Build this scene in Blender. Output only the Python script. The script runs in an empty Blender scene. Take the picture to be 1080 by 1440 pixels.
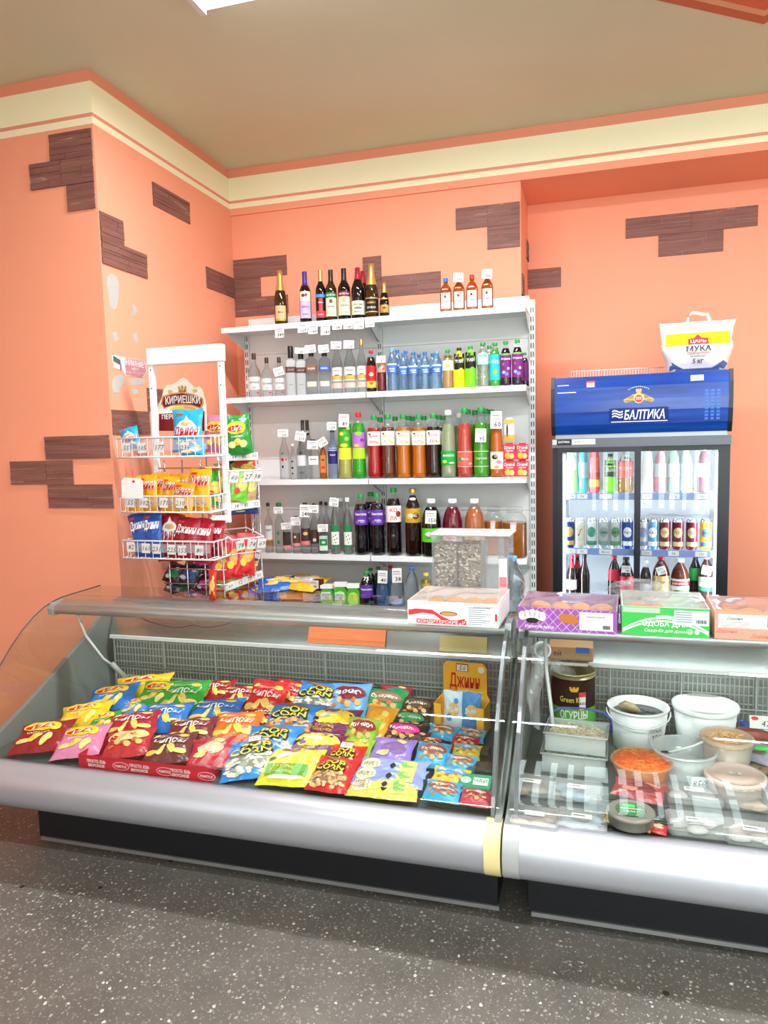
import bpy, bmesh, math, random
from mathutils import Matrix, Vector
random.seed(7)
R = math.radians
sc = bpy.context.scene
col = sc.collection

# ---------------------------------------------------------------- camera
CAM_H, FPX = 1.55, 1012.5                      # eye height; focal length in pixels of the 1080x1440 frame
YAW, PITCH, ROLL = 0.28241, 0.09629, -0.02504
_fw = Vector((-math.sin(YAW)*math.cos(PITCH), math.cos(YAW)*math.cos(PITCH), -math.sin(PITCH)))
_r0 = Vector((math.cos(YAW), math.sin(YAW), 0)); _u0 = _r0.cross(_fw)
_rt = math.cos(ROLL)*_r0 + math.sin(ROLL)*_u0
_up = -math.sin(ROLL)*_r0 + math.cos(ROLL)*_u0
cam = bpy.data.objects.new('camera', bpy.data.cameras.new('camera')); col.objects.link(cam)
cam.data.sensor_fit = 'VERTICAL'; cam.data.sensor_height = 36.0; cam.data.lens = FPX*36.0/1440.0
cam.data.clip_start = 0.05
cam.matrix_world = Matrix(((_rt.x, _up.x, -_fw.x, 0), (_rt.y, _up.y, -_fw.y, 0), (_rt.z, _up.z, -_fw.z, CAM_H), (0, 0, 0, 1)))
sc.camera = cam

# ---------------------------------------------------------------- world, daylight, exposure
world = bpy.data.worlds.new('daylight'); sc.world = world; world.use_nodes = True
_bg = world.node_tree.nodes['Background']
_bg.inputs[0].default_value = (0.86, 0.93, 1.0, 1); _bg.inputs[1].default_value = 2.2
def area_light(name, loc, rot, sx, sy, power, color=(1, 1, 1)):
    d = bpy.data.lights.new(name, 'AREA'); d.shape = 'RECTANGLE'; d.size = sx; d.size_y = sy
    d.energy = power; d.color = color
    o = bpy.data.objects.new(name, d); col.objects.link(o); o.location = loc; o.rotation_euler = rot
    return o
# daylight entering the two shop windows behind the camera
area_light('window_daylight', (1.25, -1.98, 1.80), (R(90), 0, 0), 3.9, 2.8, 230, (0.93, 0.97, 1.0))
area_light('window_daylight', (-3.1, -1.98, 1.80), (R(90), 0, 0), 1.4, 2.8, 30, (0.93, 0.97, 1.0))
vs = sc.view_settings
vs.view_transform = 'Standard'; vs.look = 'None'; vs.gamma = 1.0; vs.use_curve_mapping = False
vs.exposure = 0.26
cy = sc.cycles
cy.max_bounces = 10; cy.diffuse_bounces = 4; cy.glossy_bounces = 5; cy.transmission_bounces = 8
cy.transparent_max_bounces = 40; cy.caustics_reflective = False; cy.caustics_refractive = False
cy.use_denoising = True; cy.sample_clamp_indirect = 4.0

# ---------------------------------------------------------------- measuring helpers (photograph pixel -> point on a world plane)
def _ray(x, y):
    return ((x-540)/FPX)*_rt - ((y-720)/FPX)*_up + _fw
def atY(x, y, Y):
    d = _ray(x, y); t = Y/d.y
    return Vector((t*d.x, Y, CAM_H + t*d.z))
def atX(x, y, X):
    d = _ray(x, y); t = X/d.x
    return Vector((X, t*d.y, CAM_H + t*d.z))
def atZ(x, y, Z):
    d = _ray(x, y); t = (Z-CAM_H)/d.z
    return Vector((t*d.x, t*d.y, Z))

# ---------------------------------------------------------------- materials
def lin(c):
    return tuple(((v/255.0)/12.92 if v/255.0 <= 0.04045 else ((v/255.0+0.055)/1.055)**2.4) for v in c) + (1.0,)
MATS = {}
def mat(c, rough=0.5, metal=0.0, trans=0.0, spec=0.5, ior=1.45, emit=0.0, noise=0.04, key=None, bump=0.0, alpha=1.0, nscale=12.0):
    k = key or (tuple(c), rough, metal, trans, spec, emit, noise, bump, alpha, nscale)
    if k in MATS: return MATS[k]
    m = bpy.data.materials.new('paint_%d' % len(MATS) if key is None else str(key)); m.use_nodes = True
    nt = m.node_tree; b = nt.nodes['Principled BSDF']
    b.inputs['Base Color'].default_value = lin(c); b.inputs['Roughness'].default_value = rough
    b.inputs['Metallic'].default_value = metal; b.inputs['IOR'].default_value = ior
    b.inputs['Transmission Weight'].default_value = trans
    b.inputs['Specular IOR Level'].default_value = spec
    b.inputs['Alpha'].default_value = alpha
    if emit: b.inputs['Emission Color'].default_value = lin(c); b.inputs['Emission Strength'].default_value = emit
    if noise or bump:
        tc = nt.nodes.new('ShaderNodeTexCoord'); n = nt.nodes.new('ShaderNodeTexNoise')
        n.inputs['Scale'].default_value = nscale; n.inputs['Detail'].default_value = 4
        nt.links.new(tc.outputs['Object'], n.inputs['Vector'])
        if noise:
            mx = nt.nodes.new('ShaderNodeMixRGB'); mx.blend_type = 'MULTIPLY'; mx.inputs[0].default_value = 1
            rp = nt.nodes.new('ShaderNodeMapRange'); rp.inputs[3].default_value = 1-noise*2; rp.inputs[4].default_value = 1+noise*2
            mx.inputs[1].default_value = lin(c)
            nt.links.new(n.outputs['Fac'], rp.inputs[0]); nt.links.new(rp.outputs[0], mx.inputs[2])
            nt.links.new(mx.outputs[0], b.inputs['Base Color'])
        if bump:
            bp = nt.nodes.new('ShaderNodeBump'); bp.inputs['Strength'].default_value = bump; bp.inputs['Distance'].default_value = 0.01
            nt.links.new(n.outputs['Fac'], bp.inputs['Height']); nt.links.new(bp.outputs[0], b.inputs['Normal'])
    MATS[k] = m
    return m
def pr(r, g, b): return mat((r, g, b), 0.45, noise=0.0, spec=0.3)            # printed ink / card
def film(r, g, b): return mat((r, g, b), 0.24, noise=0.05, spec=0.6, bump=0.55, nscale=26)   # glossy snack film
def clear(key, tint=(1, 1, 1), ior=1.5, rough=0.0, body=0.0, bodycol=(230, 235, 240)):
    """thin clear sheet: straight transmission plus surface reflection, optionally some milky body"""
    if key in MATS: return MATS[key]
    m = bpy.data.materials.new(key); m.use_nodes = True; nt = m.node_tree
    for n in list(nt.nodes):
        if n.type == 'BSDF_PRINCIPLED': nt.nodes.remove(n)
    out = nt.nodes['Material Output']
    tr = nt.nodes.new('ShaderNodeBsdfTransparent'); tr.inputs[0].default_value = tint + (1,)
    gl = nt.nodes.new('ShaderNodeBsdfGlossy'); gl.inputs['Roughness'].default_value = rough
    fr = nt.nodes.new('ShaderNodeFresnel'); fr.inputs[0].default_value = ior
    ge = nt.nodes.new('ShaderNodeNewGeometry')
    inv = nt.nodes.new('ShaderNodeMath'); inv.operation = 'SUBTRACT'; inv.inputs[0].default_value = 1.0
    mu = nt.nodes.new('ShaderNodeMath'); mu.operation = 'MULTIPLY'
    nt.links.new(ge.outputs['Backfacing'], inv.inputs[1]); nt.links.new(fr.outputs[0], mu.inputs[0]); nt.links.new(inv.outputs[0], mu.inputs[1])
    mx = nt.nodes.new('ShaderNodeMixShader'); nt.links.new(mu.outputs[0], mx.inputs[0])
    base = tr.outputs[0]
    if body:
        df = nt.nodes.new('ShaderNodeBsdfPrincipled'); df.inputs['Base Color'].default_value = lin(bodycol); df.inputs['Roughness'].default_value = .35
        m2 = nt.nodes.new('ShaderNodeMixShader'); m2.inputs[0].default_value = body
        nt.links.new(tr.outputs[0], m2.inputs[1]); nt.links.new(df.outputs[0], m2.inputs[2]); base = m2.outputs[0]
    nt.links.new(base, mx.inputs[1]); nt.links.new(gl.outputs[0], mx.inputs[2]); nt.links.new(mx.outputs[0], out.inputs['Surface'])
    MATS[key] = m
    return m
def half_glass(key, c, ior=1.33, clearpart=0.66):
    """filled clear bottle: refracting glass with some straight transmission so shadows stay light"""
    if key in MATS: return MATS[key]
    m = bpy.data.materials.new(key); m.use_nodes = True; nt = m.node_tree
    b = nt.nodes['Principled BSDF']; b.inputs['Base Color'].default_value = lin(c); b.inputs['Roughness'].default_value = 0.02
    b.inputs['Transmission Weight'].default_value = 1.0; b.inputs['IOR'].default_value = ior
    tr = nt.nodes.new('ShaderNodeBsdfTransparent'); tr.inputs[0].default_value = lin(c)
    mx = nt.nodes.new('ShaderNodeMixShader'); mx.inputs[0].default_value = clearpart
    nt.links.new(b.outputs[0], mx.inputs[1]); nt.links.new(tr.outputs[0], mx.inputs[2])
    nt.links.new(mx.outputs[0], nt.nodes['Material Output'].inputs['Surface'])
    MATS[key] = m
    return m

ALU = mat((200, 202, 205), 0.36, 0.85, noise=0.02)
BUMP_ALU = mat((188, 193, 203), 0.38, 0.6, noise=0.015)
STEEL = mat((190, 192, 192), 0.22, 0.95, noise=0.02)
CHROME = mat((200, 203, 205), 0.2, 0.9, noise=0)
WHITE = mat((228, 230, 231), 0.4, noise=0.01)
WHITEP = mat((243, 243, 243), 0.55, noise=0.0)
SHELFW = mat((226, 231, 232), 0.38, noise=0.012)
BLACK = mat((16, 17, 20), 0.35, noise=0.03)
BLACKM = mat((20, 22, 28), 0.5, noise=0.05)
GREYP = mat((124, 129, 126), 0.5, noise=0.04)
GRW = mat((206, 210, 208), 0.4, 0.1, noise=0)
BACKW = mat((168, 174, 170), 0.5, 0.1, noise=0.05)
TANK = mat((92, 97, 95), 0.45, 0.2, noise=0.06)
PAPER = mat((222, 222, 220), 0.6, noise=0.0)
INK = mat((22, 22, 24), 0.6, noise=0.0)
RED = pr(200, 30, 36); YEL = pr(250, 205, 40)
GLASS = clear('display_glass', (0.955, 0.985, 0.97), 1.62)
DOORGL = clear('fridge_door_glass', (0.94, 0.97, 0.98), 1.6)
PETC = clear('pet_shell', (0.93, 0.95, 0.95), 1.5, 0.03)
CLEARP = clear('clear_plastic', (0.96, 0.97, 0.97), 1.5, 0.06, body=0.10)
MILKY = clear('milky_tub', (0.95, 0.96, 0.97), 1.45, 0.1, body=0.38)
WRAP = clear('cellophane', (0.97, 0.97, 0.97), 1.55, 0.12, body=0.06)
VODKA = half_glass('spirit_glass', (236, 240, 240))
FROST = mat((205, 210, 210), 0.45, 0, 0.35, noise=0)
WINE = mat((20, 12, 10), 0.06, noise=0, spec=0.6)
WINEG = mat((52, 34, 12), 0.06, noise=0, spec=0.6)
GOLD = mat((214, 172, 92), 0.35, 0.75, noise=0.03)

# ---------------------------------------------------------------- mesh building
class MB:
    def __init__(s): s.v = []; s.f = []; s.m = []; s.s = []; s.mats = []
    def mi(s, m):
        if m not in s.mats: s.mats.append(m)
        return s.mats.index(m)
    def add(s, vs_, fs, m, smooth=False):
        o = len(s.v); i = s.mi(m); s.v += [tuple(p) for p in vs_]
        for f in fs: s.f.append(tuple(o+k for k in f)); s.m.append(i); s.s.append(smooth)
    def box(s, x0, x1, y0, y1, z0, z1, m):
        s.add([(x0,y0,z0),(x1,y0,z0),(x1,y1,z0),(x0,y1,z0),(x0,y0,z1),(x1,y0,z1),(x1,y1,z1),(x0,y1,z1)],
              [(0,3,2,1),(4,5,6,7),(0,1,5,4),(1,2,6,5),(2,3,7,6),(3,0,4,7)], m)
    def rbox(s, x0, x1, y0, y1, z0, z1, r, m, seg=2):
        bm = bmesh.new(); bmesh.ops.create_cube(bm, size=1)
        for v in bm.verts: v.co = ((x0+x1)/2+v.co.x*(x1-x0), (y0+y1)/2+v.co.y*(y1-y0), (z0+z1)/2+v.co.z*(z1-z0))
        bmesh.ops.bevel(bm, geom=list(bm.edges), offset=r, segments=seg, profile=0.5, affect='EDGES')
        bm.verts.index_update()
        s.add([v.co[:] for v in bm.verts], [[v.index for v in f.verts] for f in bm.faces], m, seg > 1); bm.free()
    def quad(s, a, b, c, d, m): s.add([a, b, c, d], [(0, 1, 2, 3)], m)
    def tube(s, pts, r, m, n=6, closed=False):
        pts = [Vector(p) for p in pts]; V = []; F = []; L = len(pts)
        for i, p in enumerate(pts):
            if closed: t = pts[(i+1) % L]-pts[i-1]
            else: t = pts[min(i+1, L-1)]-pts[max(i-1, 0)]
            t.normalize(); a = Vector((0, 0, 1)) if abs(t.z) < 0.9 else Vector((1, 0, 0))
            u = t.cross(a).normalized(); w = t.cross(u)
            rr = r[i] if isinstance(r, (list, tuple)) else r
            for k in range(n):
                an = 2*math.pi*k/n; V.append(p+u*(rr*math.cos(an))+w*(rr*math.sin(an)))
        for i in range(L if closed else L-1):
            j = (i+1) % L
            for k in range(n): F.append((i*n+k, i*n+(k+1) % n, j*n+(k+1) % n, j*n+k))
        if not closed: F.append(tuple(range(n-1, -1, -1))); F.append(tuple((L-1)*n+k for k in range(n)))
        s.add(V, F, m, n > 4)
    def lathe(s, prof, m, n=20, cap=(True, True), sec=(2.0, 1.0), c=(0, 0, 0)):
        """prof [(r,z)], sec = (superellipse exponent, depth factor)"""
        V = []; F = []; e = 2.0/sec[0]
        for r, z in prof:
            for k in range(n):
                a = 2*math.pi*(k+0.5)/n; ca, sa = math.cos(a), math.sin(a)
                V.append((c[0]+r*math.copysign(abs(ca)**e, ca), c[1]+r*sec[1]*math.copysign(abs(sa)**e, sa), c[2]+z))
        for i in range(len(prof)-1):
            for k in range(n): F.append((i*n+k, i*n+(k+1) % n, (i+1)*n+(k+1) % n, (i+1)*n+k))
        s.add(V, F, m, True)
        L = len(prof)
        if cap[0]: s.add(V[:n], [tuple(range(n-1, -1, -1))], m)
        if cap[1]: s.add(V[(L-1)*n:], [tuple(range(n))], m)
    def extrude(s, prof, x0, x1, m, smooth=False, closed=True):
        """prof = closed polygon [(y,z)] swept along X"""
        n = len(prof); V = [(x0, y, z) for y, z in prof]+[(x1, y, z) for y, z in prof]
        rng = range(n) if closed else range(n-1)
        s.add(V, [(i, (i+1) % n, n+(i+1) % n, n+i) for i in rng], m, smooth)
        if closed: s.add(V, [tuple(range(n-1, -1, -1)), tuple(range(n, 2*n))], m)
    def prism(s, poly, y0, y1, m):
        """poly [(x,z)] counter-clockwise, swept along Y"""
        n = len(poly); V = [(x, y0, z) for x, z in poly]+[(x, y1, z) for x, z in poly]
        s.add(V, [(i, (i+1) % n, n+(i+1) % n, n+i) for i in range(n)]+[tuple(range(n-1, -1, -1)), tuple(range(n, 2*n))], m)
    def strip(s, pts, th, x0, x1, m):
        """sheet following pts [(y,z)], thickness th on the inner side, swept along X"""
        V = []; n = len(pts); inner = []
        for i, p in enumerate(pts):
            a = pts[max(i-1, 0)]; b = pts[min(i+1, n-1)]; dy, dz = b[0]-a[0], b[1]-a[1]; l = math.hypot(dy, dz)
            inner.append((p[0]+dz/l*th, p[1]-dy/l*th))
        s.extrude([*pts, *inner[::-1]], x0, x1, m, True)
    def text(s, t, size, m, fn, bold=0.0, shear=0.0, w=None, cx=0, cy=0, res=2):
        V, F, W, H = text_mesh(t, bold, shear, res)
        k = size; kx = size if w is None or W == 0 else w/W
        s.add([fn(cx+x*kx, cy+y*k) for x, y in V], F, m)
    def poly(s, pts, m, fn):
        """small flat print outline (convex or star-shaped), as a fan with a middle ring"""
        cx = sum(p[0] for p in pts)/len(pts); cy = sum(p[1] for p in pts)/len(pts); n = len(pts)
        V = [fn(cx, cy)]
        for q in (0.5, 1.0): V += [fn(cx+(x-cx)*q, cy+(y-cy)*q) for x, y in pts]
        F = []
        for i in range(n):
            j = (i+1) % n; F += [(0, 1+i, 1+j), (1+i, 1+n+i, 1+n+j, 1+j)]
        s.add(V, F, m)
    def disc(s, cx, cy, rx, ry, m, fn, n=14, rot=0.0):
        c, q = math.cos(rot), math.sin(rot)
        s.poly([(cx+rx*math.cos(a)*c-ry*math.sin(a)*q, cy+rx*math.cos(a)*q+ry*math.sin(a)*c) for a in [2*math.pi*i/n for i in range(n)]], m, fn)
    def rect(s, x0, x1, y0, y1, m, fn, nx=1, ny=1):
        V = [fn(x0+(x1-x0)*i/nx, y0+(y1-y0)*j/ny) for j in range(ny+1) for i in range(nx+1)]
        s.add(V, [(j*(nx+1)+i, j*(nx+1)+i+1, (j+1)*(nx+1)+i+1, (j+1)*(nx+1)+i) for j in range(ny) for i in range(nx)], m)
    def mesh(s, name):
        me = bpy.data.meshes.new(name); me.from_pydata(s.v, [], s.f)
        for m in s.mats: me.materials.append(m)
        me.polygons.foreach_set('material_index', s.m); me.polygons.foreach_set('use_smooth', s.s); me.update()
        return me
    def build(s, name, parent=None, loc=None, rot=None, mtx=None):
        return link(name, s.mesh(name), parent, loc, rot, mtx)
def link(name, me, parent=None, loc=None, rot=None, mtx=None):
    o = bpy.data.objects.new(name, me); col.objects.link(o)
    if parent is not None: o.parent = parent
    if mtx is not None: o.matrix_basis = mtx
    if loc is not None: o.location = loc
    if rot is not None: o.rotation_euler = rot
    return o
def tag(o, label=None, cat=None, group=None, kind=None):
    if label: o['label'] = label
    if cat: o['category'] = cat
    if group: o['group'] = group
    if kind: o['kind'] = kind
    return o
def thing(name, label, cat, loc=(0, 0, 0), rz=0.0, group=None):
    o = bpy.data.objects.new(name, None); col.objects.link(o); o.empty_display_size = 0.05
    o.location = loc; o.rotation_euler = (0, 0, rz)
    return tag(o, label, cat, group)
TXT = {}
def text_mesh(t, bold=0.0, shear=0.0, res=2):
    """letters of height 1 centred on the origin: verts, faces, width, height"""
    k = (t, bold, shear, res)
    if k in TXT: return TXT[k]
    cu = bpy.data.curves.new('lettering', 'FONT'); cu.body = t; cu.size = 1.0/0.72; cu.align_x = 'CENTER'; cu.resolution_u = res
    cu.offset = bold; cu.shear = shear; cu.fill_mode = 'FRONT' if hasattr(cu, 'fill_mode') else cu.fill_mode
    ob = bpy.data.objects.new('lettering', cu)
    me = bpy.data.meshes.new_from_object(ob)
    V = [(v.co.x, v.co.y-0.5) for v in me.vertices]; F = [tuple(p.vertices) for p in me.polygons]
    F = [f if ((V[f[1]][0]-V[f[0]][0])*(V[f[2]][1]-V[f[0]][1])-(V[f[1]][1]-V[f[0]][1])*(V[f[2]][0]-V[f[0]][0])) >= 0 else f[::-1] for f in F]
    W = (max(v[0] for v in V)-min(v[0] for v in V)) if V else 0
    bpy.data.objects.remove(ob); bpy.data.curves.remove(cu); bpy.data.meshes.remove(me)
    TXT[k] = (V, F, W, 1.0)
    return TXT[k]
def flatXZ(y=0.0): return lambda x, z: (x, y, z)
def orient(loc, theta, yaw=0.0, roll=0.0):
    """frame whose Y axis leans back by theta from level; face looks up and towards -Y"""
    return Matrix.Translation(loc) @ Matrix.Rotation(yaw, 4, 'Z') @ Matrix.Rotation(theta, 4, 'X') @ Matrix.Rotation(roll, 4, 'Z')

# ================================================================ STRUCTURE
def nodes_of(name):
    m = bpy.data.materials.new(name); m.use_nodes = True
    return m, m.node_tree, m.node_tree.nodes['Principled BSDF']
def ramp(nt, stops, interp='LINEAR'):
    n = nt.nodes.new('ShaderNodeValToRGB'); n.color_ramp.interpolation = interp
    el = n.color_ramp.elements
    while len(el) < len(stops): el.new(0.5)
    for e, (p, c) in zip(el, stops): e.position = p; e.color = c if len(c) == 4 else lin(c)
    return n
ZC = 3.345
def wall_paint():
    m, nt, b = nodes_of('wall_paint_with_cornice_bands')
    ge = nt.nodes.new('ShaderNodeNewGeometry'); sx = nt.nodes.new('ShaderNodeSeparateXYZ')
    nt.links.new(ge.outputs['Position'], sx.inputs[0])
    mr = nt.nodes.new('ShaderNodeMapRange'); mr.inputs[1].default_value = 3.0; mr.inputs[2].default_value = 3.4
    nt.links.new(sx.outputs['Z'], mr.inputs[0])
    P, Yc, S = (250, 166, 134), (254, 249, 212), (240, 156, 128)
    q = lambda z: (z-3.0)/0.4
    rp = ramp(nt, [(0, P), (q(3.097), Yc), (q(3.130), S), (q(3.148), Yc), (q(3.291), S)], 'CONSTANT')
    nt.links.new(mr.outputs[0], rp.inputs[0])
    no = nt.nodes.new('ShaderNodeTexNoise'); no.inputs['Scale'].default_value = 1.3; no.inputs['Detail'].default_value = 5
    nt.links.new(ge.outputs['Position'], no.inputs['Vector'])
    mr2 = nt.nodes.new('ShaderNodeMapRange'); mr2.inputs[3].default_value = 0.93; mr2.inputs[4].default_value = 1.05
    nt.links.new(no.outputs['Fac'], mr2.inputs[0])
    mx = nt.nodes.new('ShaderNodeMixRGB'); mx.blend_type = 'MULTIPLY'; mx.inputs[0].default_value = 1
    nt.links.new(rp.outputs[0], mx.inputs[1]); nt.links.new(mr2.outputs[0], mx.inputs[2]); nt.links.new(mx.outputs[0], b.inputs['Base Color'])
    b.inputs['Roughness'].default_value = 0.6; b.inputs['Specular IOR Level'].default_value = 0.25
    n2 = nt.nodes.new('ShaderNodeTexNoise'); n2.inputs['Scale'].default_value = 60; bp = nt.nodes.new('ShaderNodeBump')
    bp.inputs['Strength'].default_value = 0.08; nt.links.new(ge.outputs['Position'], n2.inputs['Vector'])
    nt.links.new(n2.outputs['Fac'], bp.inputs['Height']); nt.links.new(bp.outputs[0], b.inputs['Normal'])
    return m
def terrazzo():
    m, nt, b = nodes_of('terrazzo_floor')
    ge = nt.nodes.new('ShaderNodeNewGeometry')
    def vor(scale, thr):
        v = nt.nodes.new('ShaderNodeTexVoronoi'); v.inputs['Scale'].default_value = scale; v.inputs['Randomness'].default_value = 1
        nz = nt.nodes.new('ShaderNodeTexNoise'); nz.inputs['Scale'].default_value = scale*2.2
        mx = nt.nodes.new('ShaderNodeVectorMath'); mx.operation = 'MULTIPLY_ADD'
        mx.inputs[1].default_value = (0.012, 0.012, 0.012)
        nt.links.new(ge.outputs['Position'], nz.inputs['Vector']); nt.links.new(nz.outputs['Color'], mx.inputs[0]); nt.links.new(ge.outputs['Position'], mx.inputs[2])
        nt.links.new(mx.outputs[0], v.inputs['Vector'])
        r = nt.nodes.new('ShaderNodeMath'); r.operation = 'MULTIPLY'; r.inputs[1].default_value = thr
        sp = nt.nodes.new('ShaderNodeSeparateXYZ'); nt.links.new(v.outputs['Color'], sp.inputs[0]); nt.links.new(sp.outputs[0], r.inputs[0])
        lt = nt.nodes.new('ShaderNodeMath'); lt.operation = 'LESS_THAN'; nt.links.new(v.outputs['Distance'], lt.inputs[0]); nt.links.new(r.outputs[0], lt.inputs[1])
        return lt, sp
    a, asep = vor(64, 0.36); c, csep = vor(150, 0.42)
    n = nt.nodes.new('ShaderNodeTexNoise'); n.inputs['Scale'].default_value = 2.2; n.inputs['Detail'].default_value = 8; n.inputs['Roughness'].default_value = 0.65
    nt.links.new(ge.outputs['Position'], n.inputs['Vector'])
    base = ramp(nt, [(0.3, (80, 77, 72)), (0.7, (108, 104, 97))]); nt.links.new(n.outputs['Fac'], base.inputs[0])
    chip = ramp(nt, [(0.0, (112, 108, 100)), (0.5, (150, 146, 138)), (0.8, (170, 166, 158)), (1, (214, 210, 202))]); nt.links.new(asep.outputs[1], chip.inputs[0])
    m1 = nt.nodes.new('ShaderNodeMixRGB'); nt.links.new(a.outputs[0], m1.inputs[0]); nt.links.new(base.outputs[0], m1.inputs[1]); nt.links.new(chip.outputs[0], m1.inputs[2])
    chip2 = ramp(nt, [(0.0, (66, 63, 58)), (0.4, (120, 116, 108)), (1, (172, 168, 160))]); nt.links.new(csep.outputs[1], chip2.inputs[0])
    m2 = nt.nodes.new('ShaderNodeMixRGB'); nt.links.new(c.outputs[0], m2.inputs[0]); nt.links.new(m1.outputs[0], m2.inputs[1]); nt.links.new(chip2.outputs[0], m2.inputs[2])
    v3 = nt.nodes.new('ShaderNodeTexVoronoi'); v3.inputs['Scale'].default_value = 5.5; nt.links.new(ge.outputs['Position'], v3.inputs['Vector'])
    l3 = nt.nodes.new('ShaderNodeMath'); l3.operation = 'LESS_THAN'; l3.inputs[1].default_value = 0.055; nt.links.new(v3.outputs['Distance'], l3.inputs[0])
    m3 = nt.nodes.new('ShaderNodeMixRGB'); m3.inputs[2].default_value = lin((48, 44, 40)); nt.links.new(l3.outputs[0], m3.inputs[0]); nt.links.new(m2.outputs[0], m3.inputs[1])
    nt.links.new(m3.outputs[0], b.inputs['Base Color']); b.inputs['Roughness'].default_value = 0.42
    return m
WALL = wall_paint(); FLOOR = terrazzo()
CEIL = mat((214, 214, 184), 0.75, noise=0.06, nscale=0.8, key='ceiling_paint', bump=0.05)
def struct(name, boxes, m):
    b = MB()
    for q in boxes: b.box(*q, m)
    return tag(b.build(name), kind='structure')
struct('floor', [(-4.6, 4.1, -1.9, 5.1, -0.1, 0)], FLOOR)
ceiling = struct('ceiling', [(-4.6, 4.1, -1.9, 5.1, ZC, ZC+0.1)], CEIL)
wall_back = struct('wall_back', [(-2.29, -0.407, 4.45, 5.1, 0, 3.055)], WALL)
wall_niche = struct('wall_niche', [(-0.407, 4.1, 4.92, 5.1, 0, 3.055)], WALL)
struct('wall_beam', [(-2.29, 4.1, 4.435, 5.1, 3.055, ZC)], WALL)
wall_left = struct('wall_left', [(-4.6, -2.29, 3.08, 5.1, 0, ZC)], WALL)
struct('wall_far_left', [(-4.6, -4.5, -1.9, 3.08, 0, ZC)], WALL)
struct('wall_right', [(4.0, 4.1, -1.9, 4.92, 0, ZC)], mat((236, 226, 206), 0.7, noise=0.03, key='cream_wall_paint'))
WINS = ((-3.8, -2.4), (-.70, 3.2)); WZ0, WZ1 = 0.4, 3.2
WALLW = mat((236, 226, 206), 0.7, noise=0.03, key='cream_wall_paint')  # unseen front and right walls, cream chosen to lessen orange bounce light
struct('wall_front', [(-4.5, 4.0, -1.9, -1.75, 0, WZ0), (-4.5, 4.0, -1.9, -1.75, WZ1, ZC), (-4.5, -3.8, -1.9, -1.75, WZ0, WZ1),
                      (-2.4, -.70, -1.9, -1.75, WZ0, WZ1), (3.2, 4.0, -1.9, -1.75, WZ0, WZ1)], WALLW)
FRAMEW = mat((235, 236, 236), 0.4, noise=0.01, key='window_frame_white')
BLIND = mat((236, 234, 228), 0.7, noise=0.02, key='blind_fabric')
for i, (x0, x1) in enumerate(WINS):
    b = MB()
    for q in ((x0, x1, WZ0, WZ0+.07), (x0, x1, WZ1-.07, WZ1), (x0, x0+.07, WZ0, WZ1), (x1-.07, x1, WZ0, WZ1), ((x0+x1)/2-.04, (x0+x1)/2+.04, WZ0, WZ1), (x0, x1, 2.45, 2.52)):
        b.box(q[0], q[1], -1.87, -1.80, q[2], q[3], FRAMEW)
    w = tag(b.build('window_%d' % (i+1)), kind='structure')
    g = MB(); g.box(x0+.05, x1-.05, -1.845, -1.835, WZ0+.05, WZ1-.05, GLASS); g.build('window_pane', w)
    n = int((x1-x0)/.15); sl = None
    for k in range(n):
        if k % 6 == 4: continue
        xx = x0+0.1+(x1-x0-.2)*(k+.5)/n
        if sl is None:
            q = MB(); q.box(-.055, .055, -.002, .002, WZ0+.05, WZ1-.08, BLIND); sl = q.mesh('blind_slat')
        link('blind_slat', sl, w, (xx, -1.78, 0), (0, 0, R(random.uniform(30, 62))))

# painted ceiling figure at the right: a flat raised orange field with two border bands
A_ = atZ(925, 0, ZC); B_ = atZ(1074, 33.5, ZC); d1 = (A_-B_); d1.z = 0; d1.normalize(); d2 = Vector((d1.y, -d1.x, 0))
if d2.y > 0: d2 = -d2
b = MB()
for k, (off, c) in enumerate(((0.0, (196, 104, 72)), (0.05, (226, 168, 128)), (0.085, (214, 104, 70)))):
    o = B_+(d1+d2)*off; zz = ZC-0.002-0.0015*k
    P = [o, o+d1*(2.6-off), o+d1*(2.6-off)+d2*1.6, o+d2*1.6]
    b.add([(p.x, p.y, zz) for p in P]+[(p.x, p.y, ZC+.01) for p in P], [(0, 1, 2, 3), (0, 4, 5, 1), (1, 5, 6, 2), (2, 6, 7, 3), (3, 7, 4, 0)], mat(c, 0.7, key='ceiling_orange_%d' % k))
tag(b.build('ceiling_orange_panel', ceiling))

# stacked-stone slabs glued to the walls, every slab a piece of its own
def slab_material():
    m, nt, b = nodes_of('brown_stone_slab')
    tc = nt.nodes.new('ShaderNodeNewGeometry'); mp = nt.nodes.new('ShaderNodeMapping'); mp.inputs['Scale'].default_value = (4, 4, 42)
    nt.links.new(tc.outputs['Position'], mp.inputs[0])
    n = nt.nodes.new('ShaderNodeTexNoise'); n.inputs['Scale'].default_value = 1.0; n.inputs['Detail'].default_value = 6
    nt.links.new(mp.outputs[0], n.inputs['Vector'])
    r = ramp(nt, [(0.25, (112, 70, 62)), (0.55, (134, 88, 78)), (0.66, (138, 92, 82)), (0.70, (190, 150, 136)), (0.74, (128, 82, 72))])
    nt.links.new(n.outputs['Fac'], r.inputs[0]); nt.links.new(r.outputs[0], b.inputs['Base Color'])
    b.inputs['Roughness'].default_value = 0.6
    bp = nt.nodes.new('ShaderNodeBump'); bp.inputs['Strength'].default_value = 0.3; bp.inputs['Distance'].default_value = 0.004
    nt.links.new(n.outputs['Fac'], bp.inputs['Height']); nt.links.new(bp.outputs[0], b.inputs['Normal'])
    return m
SLAB = slab_material(); SLABJ = mat((206, 164, 148), 0.8, noise=0.05, key='slab_joint')
slab_meshes = []
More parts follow.
